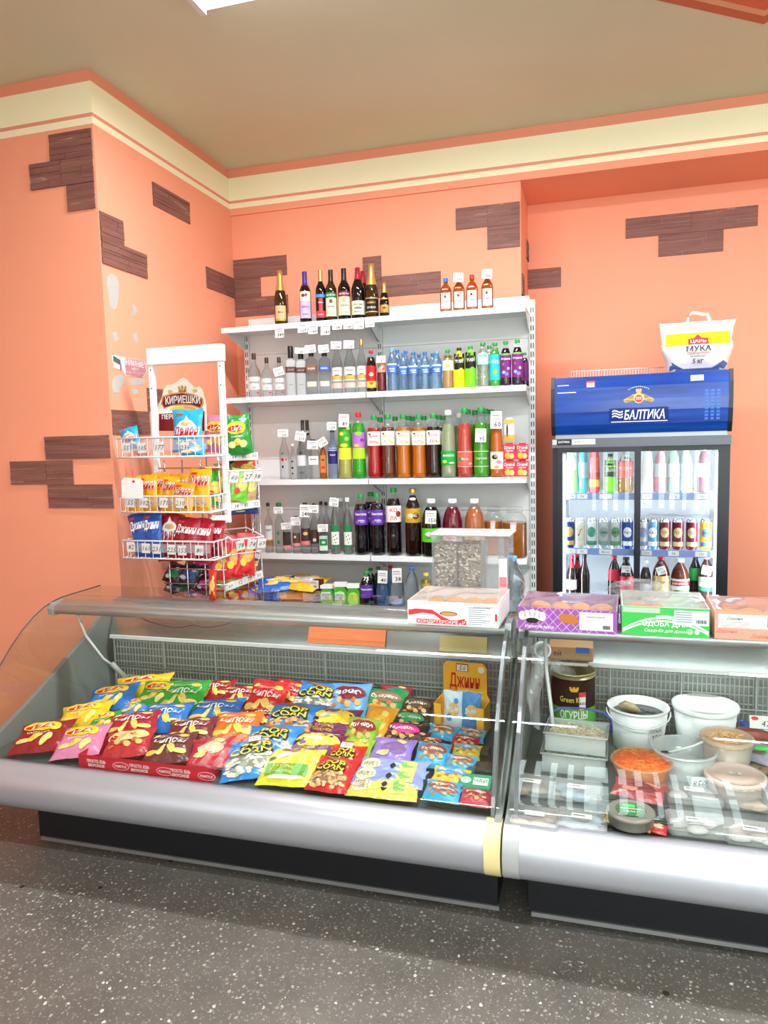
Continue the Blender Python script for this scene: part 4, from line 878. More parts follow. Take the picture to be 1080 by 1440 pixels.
for px, lab, up in pxs:
    o = juice_carton(px, 637, 17, 21.5, lab, (222, 52, 72), 4.08, 'small red juice cartons', jmark); o.location.z = zS3+.0005+up*.0935
    for c in o.children: pass
def jmark2(b, W, H, f):
    b.rect(-W/2, W/2, 0, H*.3, pr(240, 160, 50), f); b.rect(-W/2, W/2, H*.8, H, pr(236, 170, 70), f); b.disc(-W*.2, H*.5, W*.1, H*.3, pr(60, 60, 60), f); b.disc(W*.1, H*.2, W*.3, H*.12, pr(250, 200, 90), f)
o = juice_carton(716.5, 600, 14, 31, 'tall slim white and orange juice carton standing on the red cartons', (240, 238, 232), 4.09, None, jmark2); o.location.z = zS3+.1955
# ---- fourth shelf
G4 = 'bottles on the fourth shelf'
def s4(px, py, wd, label, kind, body, **k):
    Y = k.pop('Y', 4.05); pos, H, r = place(px, py, wd, 3, Y)
    return bottle(k.pop('name', 'vodka_bottle'), label, 'bottle', G4, pos, H, r, kind, body, **k)
s4(376.5, 707, 12.5, 'clear vodka bottle with dark cap, first on the fourth shelf', 'round', VODKA, capm=CAPK, bands=((.18, .55, .85, pr(214, 214, 212)), (.16, .26, .9, pr(150, 100, 60))), texts=(('ИДЕЯ', .46, .4, INK, 1.1),))
s4(391.5, 707, 14, 'clear vodka bottle with green cap and price card on the fourth shelf', 'round', VODKA, capm=mat((20, 100, 66), .4, noise=0), cap=(.93, 1, .55), marks=((-.2, .40, .3, .4, LGREEN), (-.2, .22, .3, .4, LGREEN)), ptag=('215', .86, .055, .04, 0))
s4(403, 738, 13, 'short spirit flask with brown pink label and price card on the fourth shelf', 'flask', VODKA, name='spirit_flask', capm=CAPK, sec=(4, .7), bands=((.2, .75, .85, pr(56, 40, 36)), (.18, .28, .85, pr(226, 120, 130))), ptag=('120', .98, .062, .04, -4), n=16)
s4(416, 726, 12, 'small spirit bottle with brown pink label and price card', 'round', VODKA, capm=CAPK, bands=((.22, .56, .92, pr(90, 66, 54)), (.2, .28, .92, pr(226, 130, 130))), marks=((-.3, .45, .3, .3, pr(220, 200, 170)),), ptag=('135', .88, .058, .05, 0))
s4(428.5, 707, 14.5, 'vodka bottle with brown gold label and tall price card', 'round', VODKA, capm=CAPK, bands=((.2, .50, .92, pr(70, 50, 42)), (.18, .25, .92, pr(226, 120, 120))), marks=((0, .40, .5, .36, pr(210, 180, 120)),), ptag=('240', .85, .058, .075, 3))
s4(441, 708, 13, 'vodka bottle with dark brown round emblem and price card', 'round', VODKA, capm=CAPK, bands=((.2, .48, .9, pr(70, 52, 46)),), marks=((0, .28, .4, .4, pr(190, 192, 200)),), ptag=('245', .90, .062, .048, 2))
s4(451, 705, 12, 'clear vodka bottle with black cap in the rear row, left', 'round', VODKA, capm=CAPK, Y=4.14)
s4(458, 706, 12, 'clear vodka bottle with black cap in the rear row, right', 'round', VODKA, capm=CAPK, Y=4.22)
s4(454.5, 740, 14, 'short spirit flask with green label and price card', 'flask', VODKA, name='spirit_flask', capm=CAPK, sec=(4, .7), bands=((.12, .66, .85, pr(196, 214, 196)), (.3, .55, .8, LGREEN)), marks=((0, .42, .4, .3, pr(180, 210, 180)),), ptag=('125', .96, .062, .045, 0), n=16)
for px, lab, tg in ((470, 'slim clear vodka bottle with green leaf label and price card', True), (488, 'slim clear vodka bottle with green leaf label, no card', False)):
    s4(px, 700, 14, lab, 'slim', mat((206, 222, 208), .05, 0, .92, noise=0, key='greenish_glass'), capm=CAPW, bands=((.40, .52, .8, LGREEN), (.16, .40, .8, pr(226, 232, 222)), (.13, .17, .8, LGREEN)), marks=((-.3, .32, .12, .14, INK), (.1, .34, .12, .14, INK), (.3, .28, .12, .14, INK), (-.1, .26, .12, .14, INK), (.1, .21, .12, .14, INK)), ptag=('259', .93, .055, .05, 8) if tg else None)
s4(479, 700, 13, 'slim clear vodka bottle behind the two green leaf bottles', 'slim', VODKA, capm=CAPW, Y=4.19)
PURP = pr(96, 56, 150)
for px, py, lab, Y in ((507, 695, 'dark grape soda with violet label, left of the pair on the fourth shelf', 4.05), (530, 694, 'dark grape soda with violet label, right of the pair on the fourth shelf', 4.05), (521, 692, 'dark grape soda behind the violet label pair on the fourth shelf', 4.15)):
    s4(px, py, 21.5, lab, 'pet', PETC, name='soda_bottle', liquid=liq(14, 10, 18, .0), capm=CAPG_, Y=Y, bands=((.50, .74, .975, PURP),), marks=((.2, .56, .4, .24, pr(150, 130, 220)), (-.5, .55, .25, .2, pr(130, 100, 200))), texts=(('Виноград', .68, .30, WT, 1.5), ('вкус', .58, .2, WT, .7)))
s4(553, 686, 22.5, 'large cola bottle with white red lettered label', 'pet', PETC, name='soda_bottle', liquid=liq(16, 8, 8, .0), capm=CAPG_, bands=((.50, .74, .975, pr(238, 232, 228)),), texts=(('КО', .68, .5, pr(180, 30, 40), .9), ('ЛА', .56, .5, pr(180, 30, 40), .9)), marks=((.6, .62, .3, .4, pr(140, 60, 50)),))
s4(580, 687, 24.5, 'large dark kvass bottle with gold label and gold cap', 'shoulder', PETC, name='soda_bottle', liquid=liq(28, 10, 8, .0), fill=.9, capm=GOLD, bands=((.50, .71, .97, pr(190, 150, 40)),), marks=((-.35, .60, .4, .36, pr(220, 180, 90)), (.35, .6, .4, .4, pr(90, 60, 24)), (0, .85, .4, .16, PAPER)), texts=(('КВАС', .61, .36, WT, 1.0),))
for px, c, bc, lab, tg in ((606, (18, 14, 14), (96, 200, 40), 'broad black balsam bottle with lime green label and price card', True), (636, (112, 10, 40), (236, 200, 206), 'broad maroon syrup bottle with white cap', False), (667, (186, 104, 60), (244, 190, 60), 'broad copper syrup bottle with yellow label and white cap', False)):
    s4(px, 701.5, 30, lab, 'shoulder', PETC, name='syrup_bottle', liquid=liq(*c, .2), fill=.86, capm=CAPW, bands=((.26, .50, .97, pr(*bc)),), marks=((-.2, .40, .4, .22, PAPER), (.3, .34, .3, .2, pr(230, 240, 220))), texts=(('Лимонад', .34, .24, LGREEN if tg else RED, 1.2),), ptag=('150', .70, .062, .075, 3) if tg else None)
JGL = PETC
for px, py, wd, Hn, lab, c in ((694, 712, 29, 0, 'glass jar of amber juice with metal rim beside the copper bottle', (206, 110, 40)), (723, 713, 37, 0, 'three litre glass jar of golden brown juice at the shelf end', (160, 92, 20))):
    Yj = 4.15 if px < 700 else 4.06
    t = s4(px, py, wd, lab, 'jar', body=JGL, Y=Yj, name='glass_jar', liquid=liq(*c, .3), fill=.70)
    t['category'] = 'jar'
    pos, H, r = place(px, py, wd, 3, Yj)
    b = MB(); b.lathe([(r*.60, H*.895), (r*.66, H*.90), (r*.66, H*.925), (r*.62, H*.95), (r*.66, H*.97), (r*.62, H), (r*.55, H)], JGL, 18); b.build('rim', t)
    b = MB(); f = lambda x, z, r=r: (x, -math.sqrt(max(1e-6, (r*1.01)**2-x*x)), z); b.rect(-r*.30, r*.16, H*.55, H*.72, pr(236, 170, 176), f, 4); b.rect(-r*.26, r*.12, H*.56, H*.67, PAPER, lambda x, z, r=r: (x, -math.sqrt((r*1.015)**2-x*x), z), 4); b.build('sticker', t)
# ---- lowest visible shelf
G5 = 'drinks on the lowest shelf'
def s5(px, py, wd, label, kind, body, **k):
    Y = k.pop('Y', 4.02); pos, H, r = place(px, py, wd, 4, Y)
    return bottle(k.pop('name', 'water_bottle'), label, 'bottle', G5, pos, H, r, kind, body, **k)
s5(515, 803, 21, 'dark grape soda with violet label on the lowest shelf', 'pets', PETC, name='soda_bottle', liquid=liq(16, 10, 18, .0), capm=CAPG_, bands=((.34, .66, .97, PURP),), texts=(('Виноград', .56, .26, WT, 1.5), ('75', .82, .5, WT, .8)))
s5(521, 799, 16, 'green capped bottle behind the lowest shelf grape soda, left', 'pets', PETC, name='soda_bottle', liquid=liq(30, 40, 30, .2), capm=CAPG_, Y=4.15)
s5(531.5, 797, 16, 'green capped bottle behind the lowest shelf grape soda, right', 'pets', PETC, name='soda_bottle', liquid=liq(40, 60, 50, .2), capm=CAPG_, Y=4.15)
DWAT = mat((96, 140, 190), .06, 0, .7, noise=0)
s5(538.5, 806, 21, 'deep blue water bottle with price card on the lowest shelf', 'water', DWAT, capm=CAPR, ptag=('40', .94, .056, .075, 4), bands=((.2, .3, .9, pr(60, 110, 180)),))
s5(549, 795, 15, 'red capped water bottle in the rear of the lowest shelf', 'water', WATB, capm=CAPR, Y=4.15)
s5(558.5, 800, 20, 'water bottle with white price card and blue band on the lowest shelf', 'water', mat((190, 206, 220), .06, 0, .85, noise=0), capm=CAPB, ptag=('38', .88, .056, .085, 0), bands=((.12, .32, .95, pr(90, 120, 180)),))
s5(579, 797, 19, 'clear ribbed water bottle with bright blue cap', 'water', mat((196, 212, 222), .06, 0, .9, noise=0), capm=CAPB)
s5(599, 806, 18, 'small yellow capped bottle with handwritten price on the lowest shelf', 'pets', PETC, name='juice_bottle', liquid=liq(220, 180, 60), capm=CAPY, bands=((.3, .62, .96, pr(200, 210, 220)),), texts=(('55-00', .80, .5, BLK, 1.6),))
p = atY(720, 782, 3.03); bottle('water_bottle', 'large ribbed water bottle behind the white pastry box next to the seed dispenser', 'bottle', None, (p.x, 3.03, .8155), p.z-.8155, .052, 'water', mat((196, 216, 226), .06, 0, .9, noise=0, key='canister'), capm=CAPLB)
def pouch(px, py, wd, hp, label):
    p = atY(px, py, 4.0); k = (4.0/_ray(px, py).y)/FPX; W, H = wd*k, p.z-SZ[4]
    t = thing('drink_pack', label, 'drink pack', (p.x, 4.0, SZ[4]+.0005), math.atan2(-p.x, 4.0)*.5, 'green drink packs on the lowest shelf')
    b = MB(); b.prism([(-W/2, 0), (W/2, 0), (W/2, H*.72), (W*.3, H*.86), (-W*.3, H*.86), (-W/2, H*.72)], -W*.3, W*.3, pr(70, 170, 50)); b.build('pack', t)
    b = MB(); b.box(-W*.5, W*.5, -W*.3, W*.3, H*.86, H, CAPW); b.build('cap_strip', t)
    f = flatXZ(-W*.3-.001); f2 = flatXZ(-W*.3-.002); b = MB(); b.disc(0, H*.45, W*.45, H*.26, pr(176, 220, 70), f); b.disc(W*.2, H*.5, W*.2, H*.12, pr(226, 226, 60), f2); b.build('printed_front', t)
    return t
for px, py, lab, tg in ((460, 822, 'green drink pack with white cap and price card, left of three', True), (479, 819, 'green drink pack with white cap and price card, middle of three', True), (497, 821, 'green drink pack with lemon print, right of three', False)):
    o = pouch(px, py, 18, 30, lab)
    if tg: tagcard(o, (0, -.05, .09), .055, .045, txt='52')
b = MB(); p = atY(447, 815, 4.0); HH = p.z-SZ[4]; b.rbox(-.03, .03, -.025, .025, 0, HH, .004, pr(86, 30, 34), 1); b.text('Сок', .018, pr(230, 200, 160), flatXZ(-.0265), cy=HH*.6)
o = tag(b.build('juice_box', None, (p.x, 4.0, SZ[4]+.0005)), 'dark red juice box beside the piled crisp bags on the lowest shelf', 'carton'); tagcard(o, (-.015, -.03, HH*.86), .06, .05, txt='48')

# ================================================================ DRINKS FRIDGE
FX0, FX1, FY, FZT = -.218, .700, 4.16, 1.545
FW = FX1-FX0
fr = thing('drinks_fridge', 'two-door glass drinks fridge with blue lit header in the orange niche', 'fridge', ((FX0+FX1)/2, FY, 0), R(-3))
FD = .62; hw = FW/2; FB = mat((28, 31, 38), .35, noise=.03); FIN = mat((228, 232, 236), .4, noise=.01, key='fridge_liner'); FG = mat((92, 98, 106), .4, .3)
b = MB(); b.box(-hw, -hw+.035, .03, FD, 0, FZT, FB); b.build('side_panel', fr)
b = MB(); b.box(hw-.035, hw, .03, FD, 0, FZT, FB); b.build('side_panel', fr)
b = MB(); b.box(-hw+.035, hw-.035, FD-.04, FD, .1, FZT, FB); b.build('back_panel', fr)
b = MB(); b.box(-hw+.036, hw-.036, FD-.05, FD-.041, .2, FZT-.07, FIN); b.build('back_liner', fr)
for s in (-1, 1):
    b = MB(); b.box(min(s*(hw-.036), s*(hw-.046)), max(s*(hw-.036), s*(hw-.046)), .05, FD-.05, .2, FZT-.07, FIN); b.build('side_liner', fr)
b = MB(); b.box(-hw+.035, hw-.035, .03, FD-.04, FZT-.05, FZT, FB); b.build('top_panel', fr)
b = MB(); b.box(-hw+.035, hw-.035, .03, FD-.04, .02, .2, FB); b.build('base', fr)
b = MB(); b.box(-hw, hw, 0, .03, FZT-.05, FZT, FG); b.build('door_rail', fr)
b = MB(); b.box(-hw+.04, hw-.04, .06, FD-.05, FZT-.068, FZT-.052, FIN); b.build('ceiling_liner', fr)
# lit header box
HB0, HB1 = FZT+.022, FZT+.335
b = MB(); n = 8
prof = [(-.005, HB0), (-.03, HB0+.05), (-.045, HB0+.12), (-.048, HB0+.18), (-.042, HB0+.25), (-.025, HB1), (.16, HB1), (.16, HB0)]
BLUE = None
m, nt, bs = nodes_of('blue_header_print')
tc = nt.nodes.new('ShaderNodeTexCoord'); mp = nt.nodes.new('ShaderNodeMapping'); mp.inputs['Rotation'].default_value = (0, R(14), 0); mp.inputs['Scale'].default_value = (1.5, 1, 22)
nz = nt.nodes.new('ShaderNodeTexNoise'); nz.inputs['Scale'].default_value = 1.4; nz.inputs['Detail'].default_value = 5
nt.links.new(tc.outputs['Object'], mp.inputs[0]); nt.links.new(mp.outputs[0], nz.inputs['Vector'])
rp = ramp(nt, [(.3, (16, 52, 128)), (.7, (26, 78, 172))]); nt.links.new(nz.outputs['Fac'], rp.inputs[0]); nt.links.new(rp.outputs[0], bs.inputs['Base Color']); bs.inputs['Roughness'].default_value = .18
BLUE = m
b.extrude(prof[::-1], -hw+.018, hw-.018, BLUE, False); hd = b.build('header_box', fr)
for s in (-1, 1):
    q = MB(); q.extrude([(y-.003, z+(.004 if z > HB0+.2 else -.004)) for y, z in prof][::-1], min(s*hw, s*(hw-.02)), max(s*hw, s*(hw-.02)), FB); q.build('header_end', fr)
b = MB(); b.box(-hw+.02, hw-.02, .0, .12, FZT, HB0, mat((150, 155, 160), .35, .4)); b.build('header_seam', fr)
def hf(off):
    def f(x, z):
        zz = z
        for (y0, z0), (y1, z1) in zip(prof[:6], prof[1:6]):
            if z0 <= zz <= z1: return (x, y0+(y1-y0)*(zz-z0)/(z1-z0)-off, zz)
        return (x, -.005-off, zz)
    return f
f = hf(.0012); f2 = hf(.002); f3 = hf(.0028); f4 = hf(.0036); zc = HB0+.09
b = MB()
b.rect(-.15, .15, zc-.03, zc+.045, pr(14, 44, 116), f, 1, 6)
b.text('БАЛТИКА', .048, WT, f2, bold=.028, shear=.18, w=.205, cx=.028, cy=zc+.008)
for k in range(3):
    V = []; 
    for i in range(7):
        u = i/6; V += [f2(-.135+.055*u, zc-.004+.014*k+.005*math.sin(u*6.28)), f2(-.135+.055*u, zc+.003+.014*k+.005*math.sin(u*6.28))]
    b.add(V, [(2*i, 2*i+2, 2*i+3, 2*i+1) for i in range(6)], WT)
b.rect(-.14, .145, zc-.030, zc-.026, WT, f3)
b.build('brand_lettering', fr); b = MB()
cx0, cz0 = 0.0, HB0+.185
for s in (-1, 1):
    for k in range(5): b.disc(cx0+s*(.028+.009*k), cz0-.012+.004*(4-k), .013, .019-.002*k, pr(196, 168, 104), f2, 10, rot=s*.5)
b.disc(cx0, cz0, .026, .028, pr(214, 190, 130), f3, 16); b.disc(cx0, cz0-.002, .019, .020, pr(210, 70, 60), hf(.0044), 16)
for k in range(2): b.rect(cx0-.014, cx0+.014, cz0-.007+.009*k, cz0-.004+.009*k, WT, hf(.0052))
b.rect(cx0-.012, cx0+.012, cz0+.028, cz0+.036, pr(196, 168, 104), f3)
for s in (-1, 0, 1): b.disc(cx0+s*.010, cz0+.042, .005, .009, pr(206, 180, 110), f3, 8)
for k in range(-5, 6): b.disc(cx0+.010*k, cz0+.062-.0006*k*k, .0035, .003, pr(190, 200, 220), f3, 6)
b.build('crest', fr); b = MB()
for z, w_ in ((HB1-.045, .06), (HB1-.085, .10)): b.rect(-hw+.035, -hw+.035+w_, z, z+.004, WT, f2)
b.build('white_stripes', fr); b = MB()
for j in range(3):
    for k in range(9): b.rect(.325+.028*j, .342+.028*j, HB0+.06+.018*k, HB0+.072+.018*k, pr(70, 120, 200), f2)
b.build('small_print', fr); b = MB()
b.rect(-.27, -.225, HB1-.06, HB1-.025, pr(230, 70, 80), hf(.004)); b.rect(-.267, -.228, HB1-.058, HB1-.035, PAPER, hf(.005)); b.text('65', .012, INK, hf(.006), cx=-.247, cy=HB1-.047, res=1)
b.build('price_sticker', fr); b = MB()
b.rect(.255, .318, HB1-.050, HB1-.020, PAPER, hf(.004)); b.text('290-', .016, INK, hf(.0055), shear=.2, cx=.287, cy=HB1-.035, res=1)
b.build('price_sticker', fr)
# sticker under the header
b = MB(); f = flatXZ(-.0015); b.rect(-hw+.004, -hw+.026, FZT-.032, FZT-.006, PAPER, f); b.rect(-hw+.028, -hw+.105, FZT-.036, FZT-.004, INK, f); b.text('БАЛТИКА', .012, WT, flatXZ(-.0025), bold=.01, cx=-hw+.066, cy=FZT-.018, w=.06, res=1)
b.rect(-hw+.11, -hw+.235, FZT-.034, FZT-.004, PAPER, f); b.text('8 800 707 00 33', .009, INK, flatXZ(-.0025), cx=-hw+.175, cy=FZT-.019, w=.1, res=1); b.build('service_sticker', fr)
# sliding doors
DZ0, DZ1 = .2, FZT-.05
def door(x0, x1, y):
    fwd = .028
    b = MB()
    b.box(x0, x0+fwd, y, y+.022, DZ0, DZ1, FB); b.box(x1-fwd, x1, y, y+.022, DZ0, DZ1, FB); b.box(x0+fwd, x1-fwd, y, y+.022, DZ1-fwd, DZ1, FB); b.box(x0+fwd, x1-fwd, y, y+.022, DZ0, DZ0+.05, FB)
    d = b.build('sliding_door', fr)
    b = MB(); b.box(x0+fwd, x1-fwd, y+.008, y+.013, DZ0+.05, DZ1-fwd, DOORGL); b.build('door_pane', d)
door(-hw+.03, .015, .002); door(-.018, hw-.03, .027)
# vertical light tubes in the corners
LED = mat((225, 236, 255), .5, emit=9.0, noise=0, key='fridge_led')
for s in (-1, 1):
    b = MB(); b.tube([(s*(hw-.058), .07, .25), (s*(hw-.058), .07, FZT-.09)], .010, LED, 8); b.build('light_tube', fr)
    l = area_light('fridge_light', (s*(hw-.062), .085, .85), (0, R(90*s), R(-18*s)), 1.2, .03, 9, (0.88, 0.94, 1.0)); l.parent = fr
STRIPB = mat((120, 140, 190), .4, noise=.02)
FSH = (1.240-.012, .915-.004, .575)
for z in FSH:
    b = MB()
    for i in range(30):
        x = -hw+.06+(FW-.12)*i/29; b.tube([(x, .09, z), (x, FD-.06, z)], .0022, WHITE, 4)
    for y in (.09, .3, FD-.07): b.tube([(-hw+.05, y, z-.004), (hw-.05, y, z-.004)], .003, WHITE, 5)
    s = b.build('wire_shelf', fr)
    b = MB(); b.box(-hw+.06, hw-.06, .082, .085, z-.032, z+.006, STRIPB); st = b.build('price_strip', s)
    for x, wd in ((-.36, .05), (-.30, .06), (-.17, .07), (.05, .055), (.19, .055), (.33, .06)):
        q = MB(); q.box(-.5*wd, .5*wd, 0, .001, -.014, .014, PAPER); q.text(random.choice(('85-00', '92', '110', '74')), .014, INK, flatXZ(-.0008), cy=0, res=1); q.build('price_tag', s, (x, .079, z-.013))
# contents: world positions from pixels at the depth of each row, parked in the rotated fridge
def fplace(px, py, wpx, zs, Y):
    p = atY(px, py, Y); k = (Y/_ray(px, py).y)/FPX; return (p.x, Y, zs+.0025), p.z-zs, wpx/2*k
def fb(px, py, wd, si, label, kind, body, **k):
    Y = k.pop('Y', 4.33); pos, H, r = fplace(px, py, wd, FSH[si], Y)
    return bottle(k.pop('name', 'soda_bottle'), label, 'bottle', k.pop('group', 'bottles in the drinks fridge'), pos, min(H, .30), r, kind, body, **k)
fb(804, 628, 17, 0, 'green bottle with white paper label, first in the fridge top row', 'taper', mat((150, 206, 120), .3, noise=0), bands=((.5, .92, .9, PAPER),), texts=(('ВОДА', .8, .3, INK, 1.0), ('с газом', .66, .26, INK, 1.0)), capm=CAPW)
fb(820, 622, 13, 0, 'turquoise bottle in the fridge top row', 'taper', mat((70, 170, 190), .2, noise=0), capm=CAPLB, bands=((.3, .6, .95, pr(150, 210, 220)),))
fb(836, 622, 15, 0, 'red drink bottle with orange foot in the fridge top row', 'taper', mat((206, 60, 60), .2, noise=0), capm=CAPR, bands=((.12, .26, .95, pr(240, 170, 60)), (.4, .7, .95, pr(226, 90, 90))))
fb(858.5, 639, 17, 0, 'black and green energy drink bottle in the fridge', 'pets', mat((120, 224, 30), .25, noise=0), name='energy_drink_bottle', capm=CAPK, bands=((.42, .84, .97, BLK),), texts=(('TUSH', .60, .5, WT, 1.35), ('75-00', .86, .4, WT, 1.3)))
fb(879.5, 632, 22, 0, 'amber juice drink bottle with pink label and price card in the fridge', 'pets', PETC, liquid=liq(206, 150, 60), fill=.86, capm=CAPY, bands=((.36, .72, .96, pr(226, 110, 110)),), texts=(('СОК', .56, .4, pr(250, 220, 120), 1.0),), ptag=('80', .86, .045, .06, 2))
for i, (px, c, lab) in enumerate(((911, (224, 228, 232), 'white bottle behind the right fridge door, first in the top row'), (929, (232, 150, 170), 'pink bottle behind the right fridge door'), (948, (150, 200, 170), 'pale green bottle behind the right fridge door'), (965, (206, 216, 226), 'clear bottle behind the right fridge door, fourth in the top row'), (990, (120, 80, 90), 'plum bottle at the right end of the fridge top row'))):
    fb(px, 630, 17, 0, lab, 'taper', mat(c, .2, noise=0), capm=CAPW, bands=((.35, .65, .95, pr(230, 232, 236)),))
CANS = [(800.5, (40, 70, 150), (206, 170, 90), '', 'blue beer can with gold foot, first in the can row'), (815, (236, 232, 222), (206, 196, 170), '7', 'white beer can marked seven'), (832, (232, 236, 232), (60, 130, 110), '', 'white beer can with green edge'),
        (849, (190, 196, 196), (110, 140, 130), 'Сибирь', 'silver grey beer can, left of the pair'), (865.5, (196, 202, 202), (80, 130, 90), 'Жигул', 'silver grey beer can, right of the pair'), (882.5, (44, 78, 160), (232, 232, 236), 'Жигу', 'blue and white beer can left of the door bar'),
        (904, (226, 226, 230), (120, 130, 160), '', 'white beer can behind the door bar'), (918, (120, 176, 224), (240, 240, 240), 'KRIS', 'light blue beer can in the fridge'), (935, (110, 30, 48), (206, 180, 130), 'ПОРТ', 'maroon beer can with cream label, left of three'),
        (953.5, (110, 30, 48), (206, 180, 130), 'ПОРТ', 'maroon beer can with cream label, middle of three'), (973, (110, 30, 48), (206, 180, 130), 'ПОРТ', 'maroon beer can with cream label, right of three'), (993, (236, 206, 40), (60, 100, 180), 'БОЧКА', 'yellow beer can with blue label at the end of the row')]
for px, c1, c2, tx, lab in CANS:
    pos, H, r = fplace(px, 724, 15.5, FSH[1], 4.29); H = .172
    t = thing('beer_can', lab, 'can', pos, math.atan2(-pos[0], pos[1])*.6, 'beer cans on the middle fridge shelf')
    b = MB(); b.lathe([(r*.78, 0), (r*.84, .004), (r, .014), (r, H-.018)], mat(c1, .25, .35, noise=0), 18); b.build('body', t)
    b = MB(); b.lathe([(r*1.0, H-.018), (r*.80, H-.004), (r*.80, H), (r*.74, H), (r*.74, H-.004)], STEEL, 18); b.build('lid', t)
    b = MB(); fn = lambda x, z, r=r: (x, -math.sqrt(max(1e-7, (r*1.012)**2-x*x)), z); fn2 = lambda x, z, r=r: (x, -math.sqrt(max(1e-7, (r*1.03)**2-x*x)), z)
    b.rect(-r*.95, r*.95, .02, .045, pr(*c2), fn, 8); b.disc(0, H*.56, r*.72, r*.95, pr(*c2), fn, 14)
    if tx: b.text(tx, r*(.5 if len(tx) > 1 else 1.4), pr(*c1) if sum(c1) < 480 else INK, fn2, bold=.01, w=r*1.25 if len(tx) > 1 else None, cy=H*.56, res=1)
    b.build('label', t)
film_sheet('shrink_film', fr, .02, hw-.07, .1, .3, FSH[1]+.178, .006, 12)
BB = 'beer bottles on the lower fridge shelf'
DK = mat((26, 16, 14), .06, noise=0, spec=.6)
fb(804, 781, 15, 2, 'dark beer bottle with white label, first on the lower fridge shelf', 'slim', DK, group=BB, capm=CAPR, bands=((.3, .5, .9, PAPER), (.74, .86, .95, RED)), texts=(('85', .4, .5, INK, .7),))
fb(812, 779, 14, 2, 'dark beer bottle with red neck, second on the lower fridge shelf', 'slim', DK, group=BB, capm=CAPR, bands=((.3, .5, .9, pr(120, 20, 30)), (.70, .86, .95, RED)), Y=4.40)
fb(822, 779, 15, 2, 'plain dark beer bottle, third on the lower fridge shelf', 'slim', DK, group=BB, capm=CAPK, Y=4.35)
fb(864, 781, 18, 2, 'cola coloured bottle with red label beside the gap', 'pets', DK, group=BB, capm=CAPR, bands=((.5, .72, .95, pr(170, 30, 50)),))
fb(880.5, 784, 22, 2, 'dark beer bottle with crimson label and price card', 'pets', DK, group=BB, capm=CAPK, bands=((.34, .62, .96, pr(190, 40, 60)),), texts=(('ТУЛА', .5, .4, WT, 1.2),), ptag=('98', .78, .05, .04, 0))
fb(908, 788, 16, 2, 'clear bottle with grey label behind the door bar', 'pets', PETC, group=BB, liquid=liq(60, 50, 50, .3), capm=CAPW, bands=((.2, .5, .95, pr(206, 210, 214)),))
fb(930, 782, 24, 2, 'broad brown beer bottle with cream label', 'shoulder', mat((70, 26, 14), .08, noise=0), group=BB, capm=CAPR, bands=((.3, .62, .96, pr(206, 176, 110)),), texts=(('БАР', .5, .3, pr(90, 50, 30), .9),), ptag=('105', .74, .05, .045, -20))
fb(956.5, 786, 25, 2, 'brown beer bottle with white red green label', 'shoulder', mat((80, 34, 16), .08, noise=0), group=BB, capm=CAPW, bands=((.3, .60, .96, pr(232, 232, 226)), (.3, .38, .96, pr(90, 160, 60)), (.46, .56, .96, pr(170, 30, 40))), texts=(('БАВАРСКОЕ', .51, .24, WT, 1.6),))
fb(978, 780, 18, 2, 'dark bottle with green label on the lower fridge shelf', 'pets', DK, group=BB, capm=CAPK, bands=((.5, .74, .95, pr(40, 150, 70)),), Y=4.4)
fb(994, 778, 22, 2, 'beer bottle with pink neck ribbon and green white label', 'pets', mat((60, 40, 36), .08, noise=0), group=BB, capm=mat((240, 130, 150), .5, noise=0), bands=((.34, .60, .96, pr(236, 240, 236)), (.34, .42, .96, pr(50, 150, 90))), texts=(('ЧЕШСКОЕ', .52, .28, pr(40, 130, 80), 1.6),), ptag=('99', .74, .05, .05, 10))
# wire rack lying on top of the fridge
b = MB(); p0 = atY(803, 527, 4.42); p1 = atY(935, 520, 4.42); z0 = FZT+.0
zb = p0.z-.02; zt_ = p0.z+.018
for i in range(34):
    x = p0.x+(p1.x-p0.x)*i/33; b.tube([(x, 4.42, zb), (x, 4.42, zt_)], .0022, WHITE, 4)
for z in (zb, zt_): b.tube([(p0.x, 4.42, z), (p1.x, 4.42, z)], .003, WHITE, 5)
for i in range(5):
    x = p0.x+(p1.x-p0.x)*i/4; b.tube([(x, 4.42, zb), (x, 4.60, zb)], .003, WHITE, 5)
b.tube([(p0.x, 4.60, zb), (p1.x, 4.60, zb)], .003, WHITE, 5)
tag(b.build('wire_rack'), 'white wire shelf lying on top of the drinks fridge', 'wire shelf')
b = MB(); b.box(-.34, .34, .17, .55, FZT, zb-.004, mat((60, 64, 70), .6)); b.build('compressor_cover', fr)

# ================================================================ FLOUR BAG on the fridge
zf = FZT+.335
pc = atY(979, 518, 4.27); t = thing('flour_bag', 'white and yellow five kilogram flour bag with carry handle on the fridge', 'bag', (pc.x, 4.27, zf+.005), R(-2))
SACK = mat((240, 238, 232), .45, noise=.02, bump=.5, nscale=14, key='flour_sack')
nu, nv = 28, 16; Hs = .275; V = []
def sack(a, v):
    ca, sa = math.cos(a), math.sin(a); e = .62
    wv = (.165+.028*math.sin(min(1, v*1.7)*math.pi*.5)-.006*math.sin(v*9)) if v < .62 else .165+.028-.035*(1-abs(v-.62)/.38)*0-.0+.02*(v-.62)/.38
    dv = .13*math.sin(min(1, .25+v*1.2)*math.pi*.5)*(1 if v < .45 else max(.10, 1-(v-.45)/.5))
    x = wv*math.copysign(abs(ca)**e, ca)*(1+.02*math.sin(7*v+3*a)); y = dv*math.copysign(abs(sa)**.8, sa)*(1+.05*math.sin(5*a+8*v))
    return (x, y, v*Hs*(1+.02*math.sin(3*a)*v)+.012*abs(ca)**6*(v > .8))
for j in range(nv+1):
    for i in range(nu): V.append(sack(2*math.pi*i/nu, j/nv))
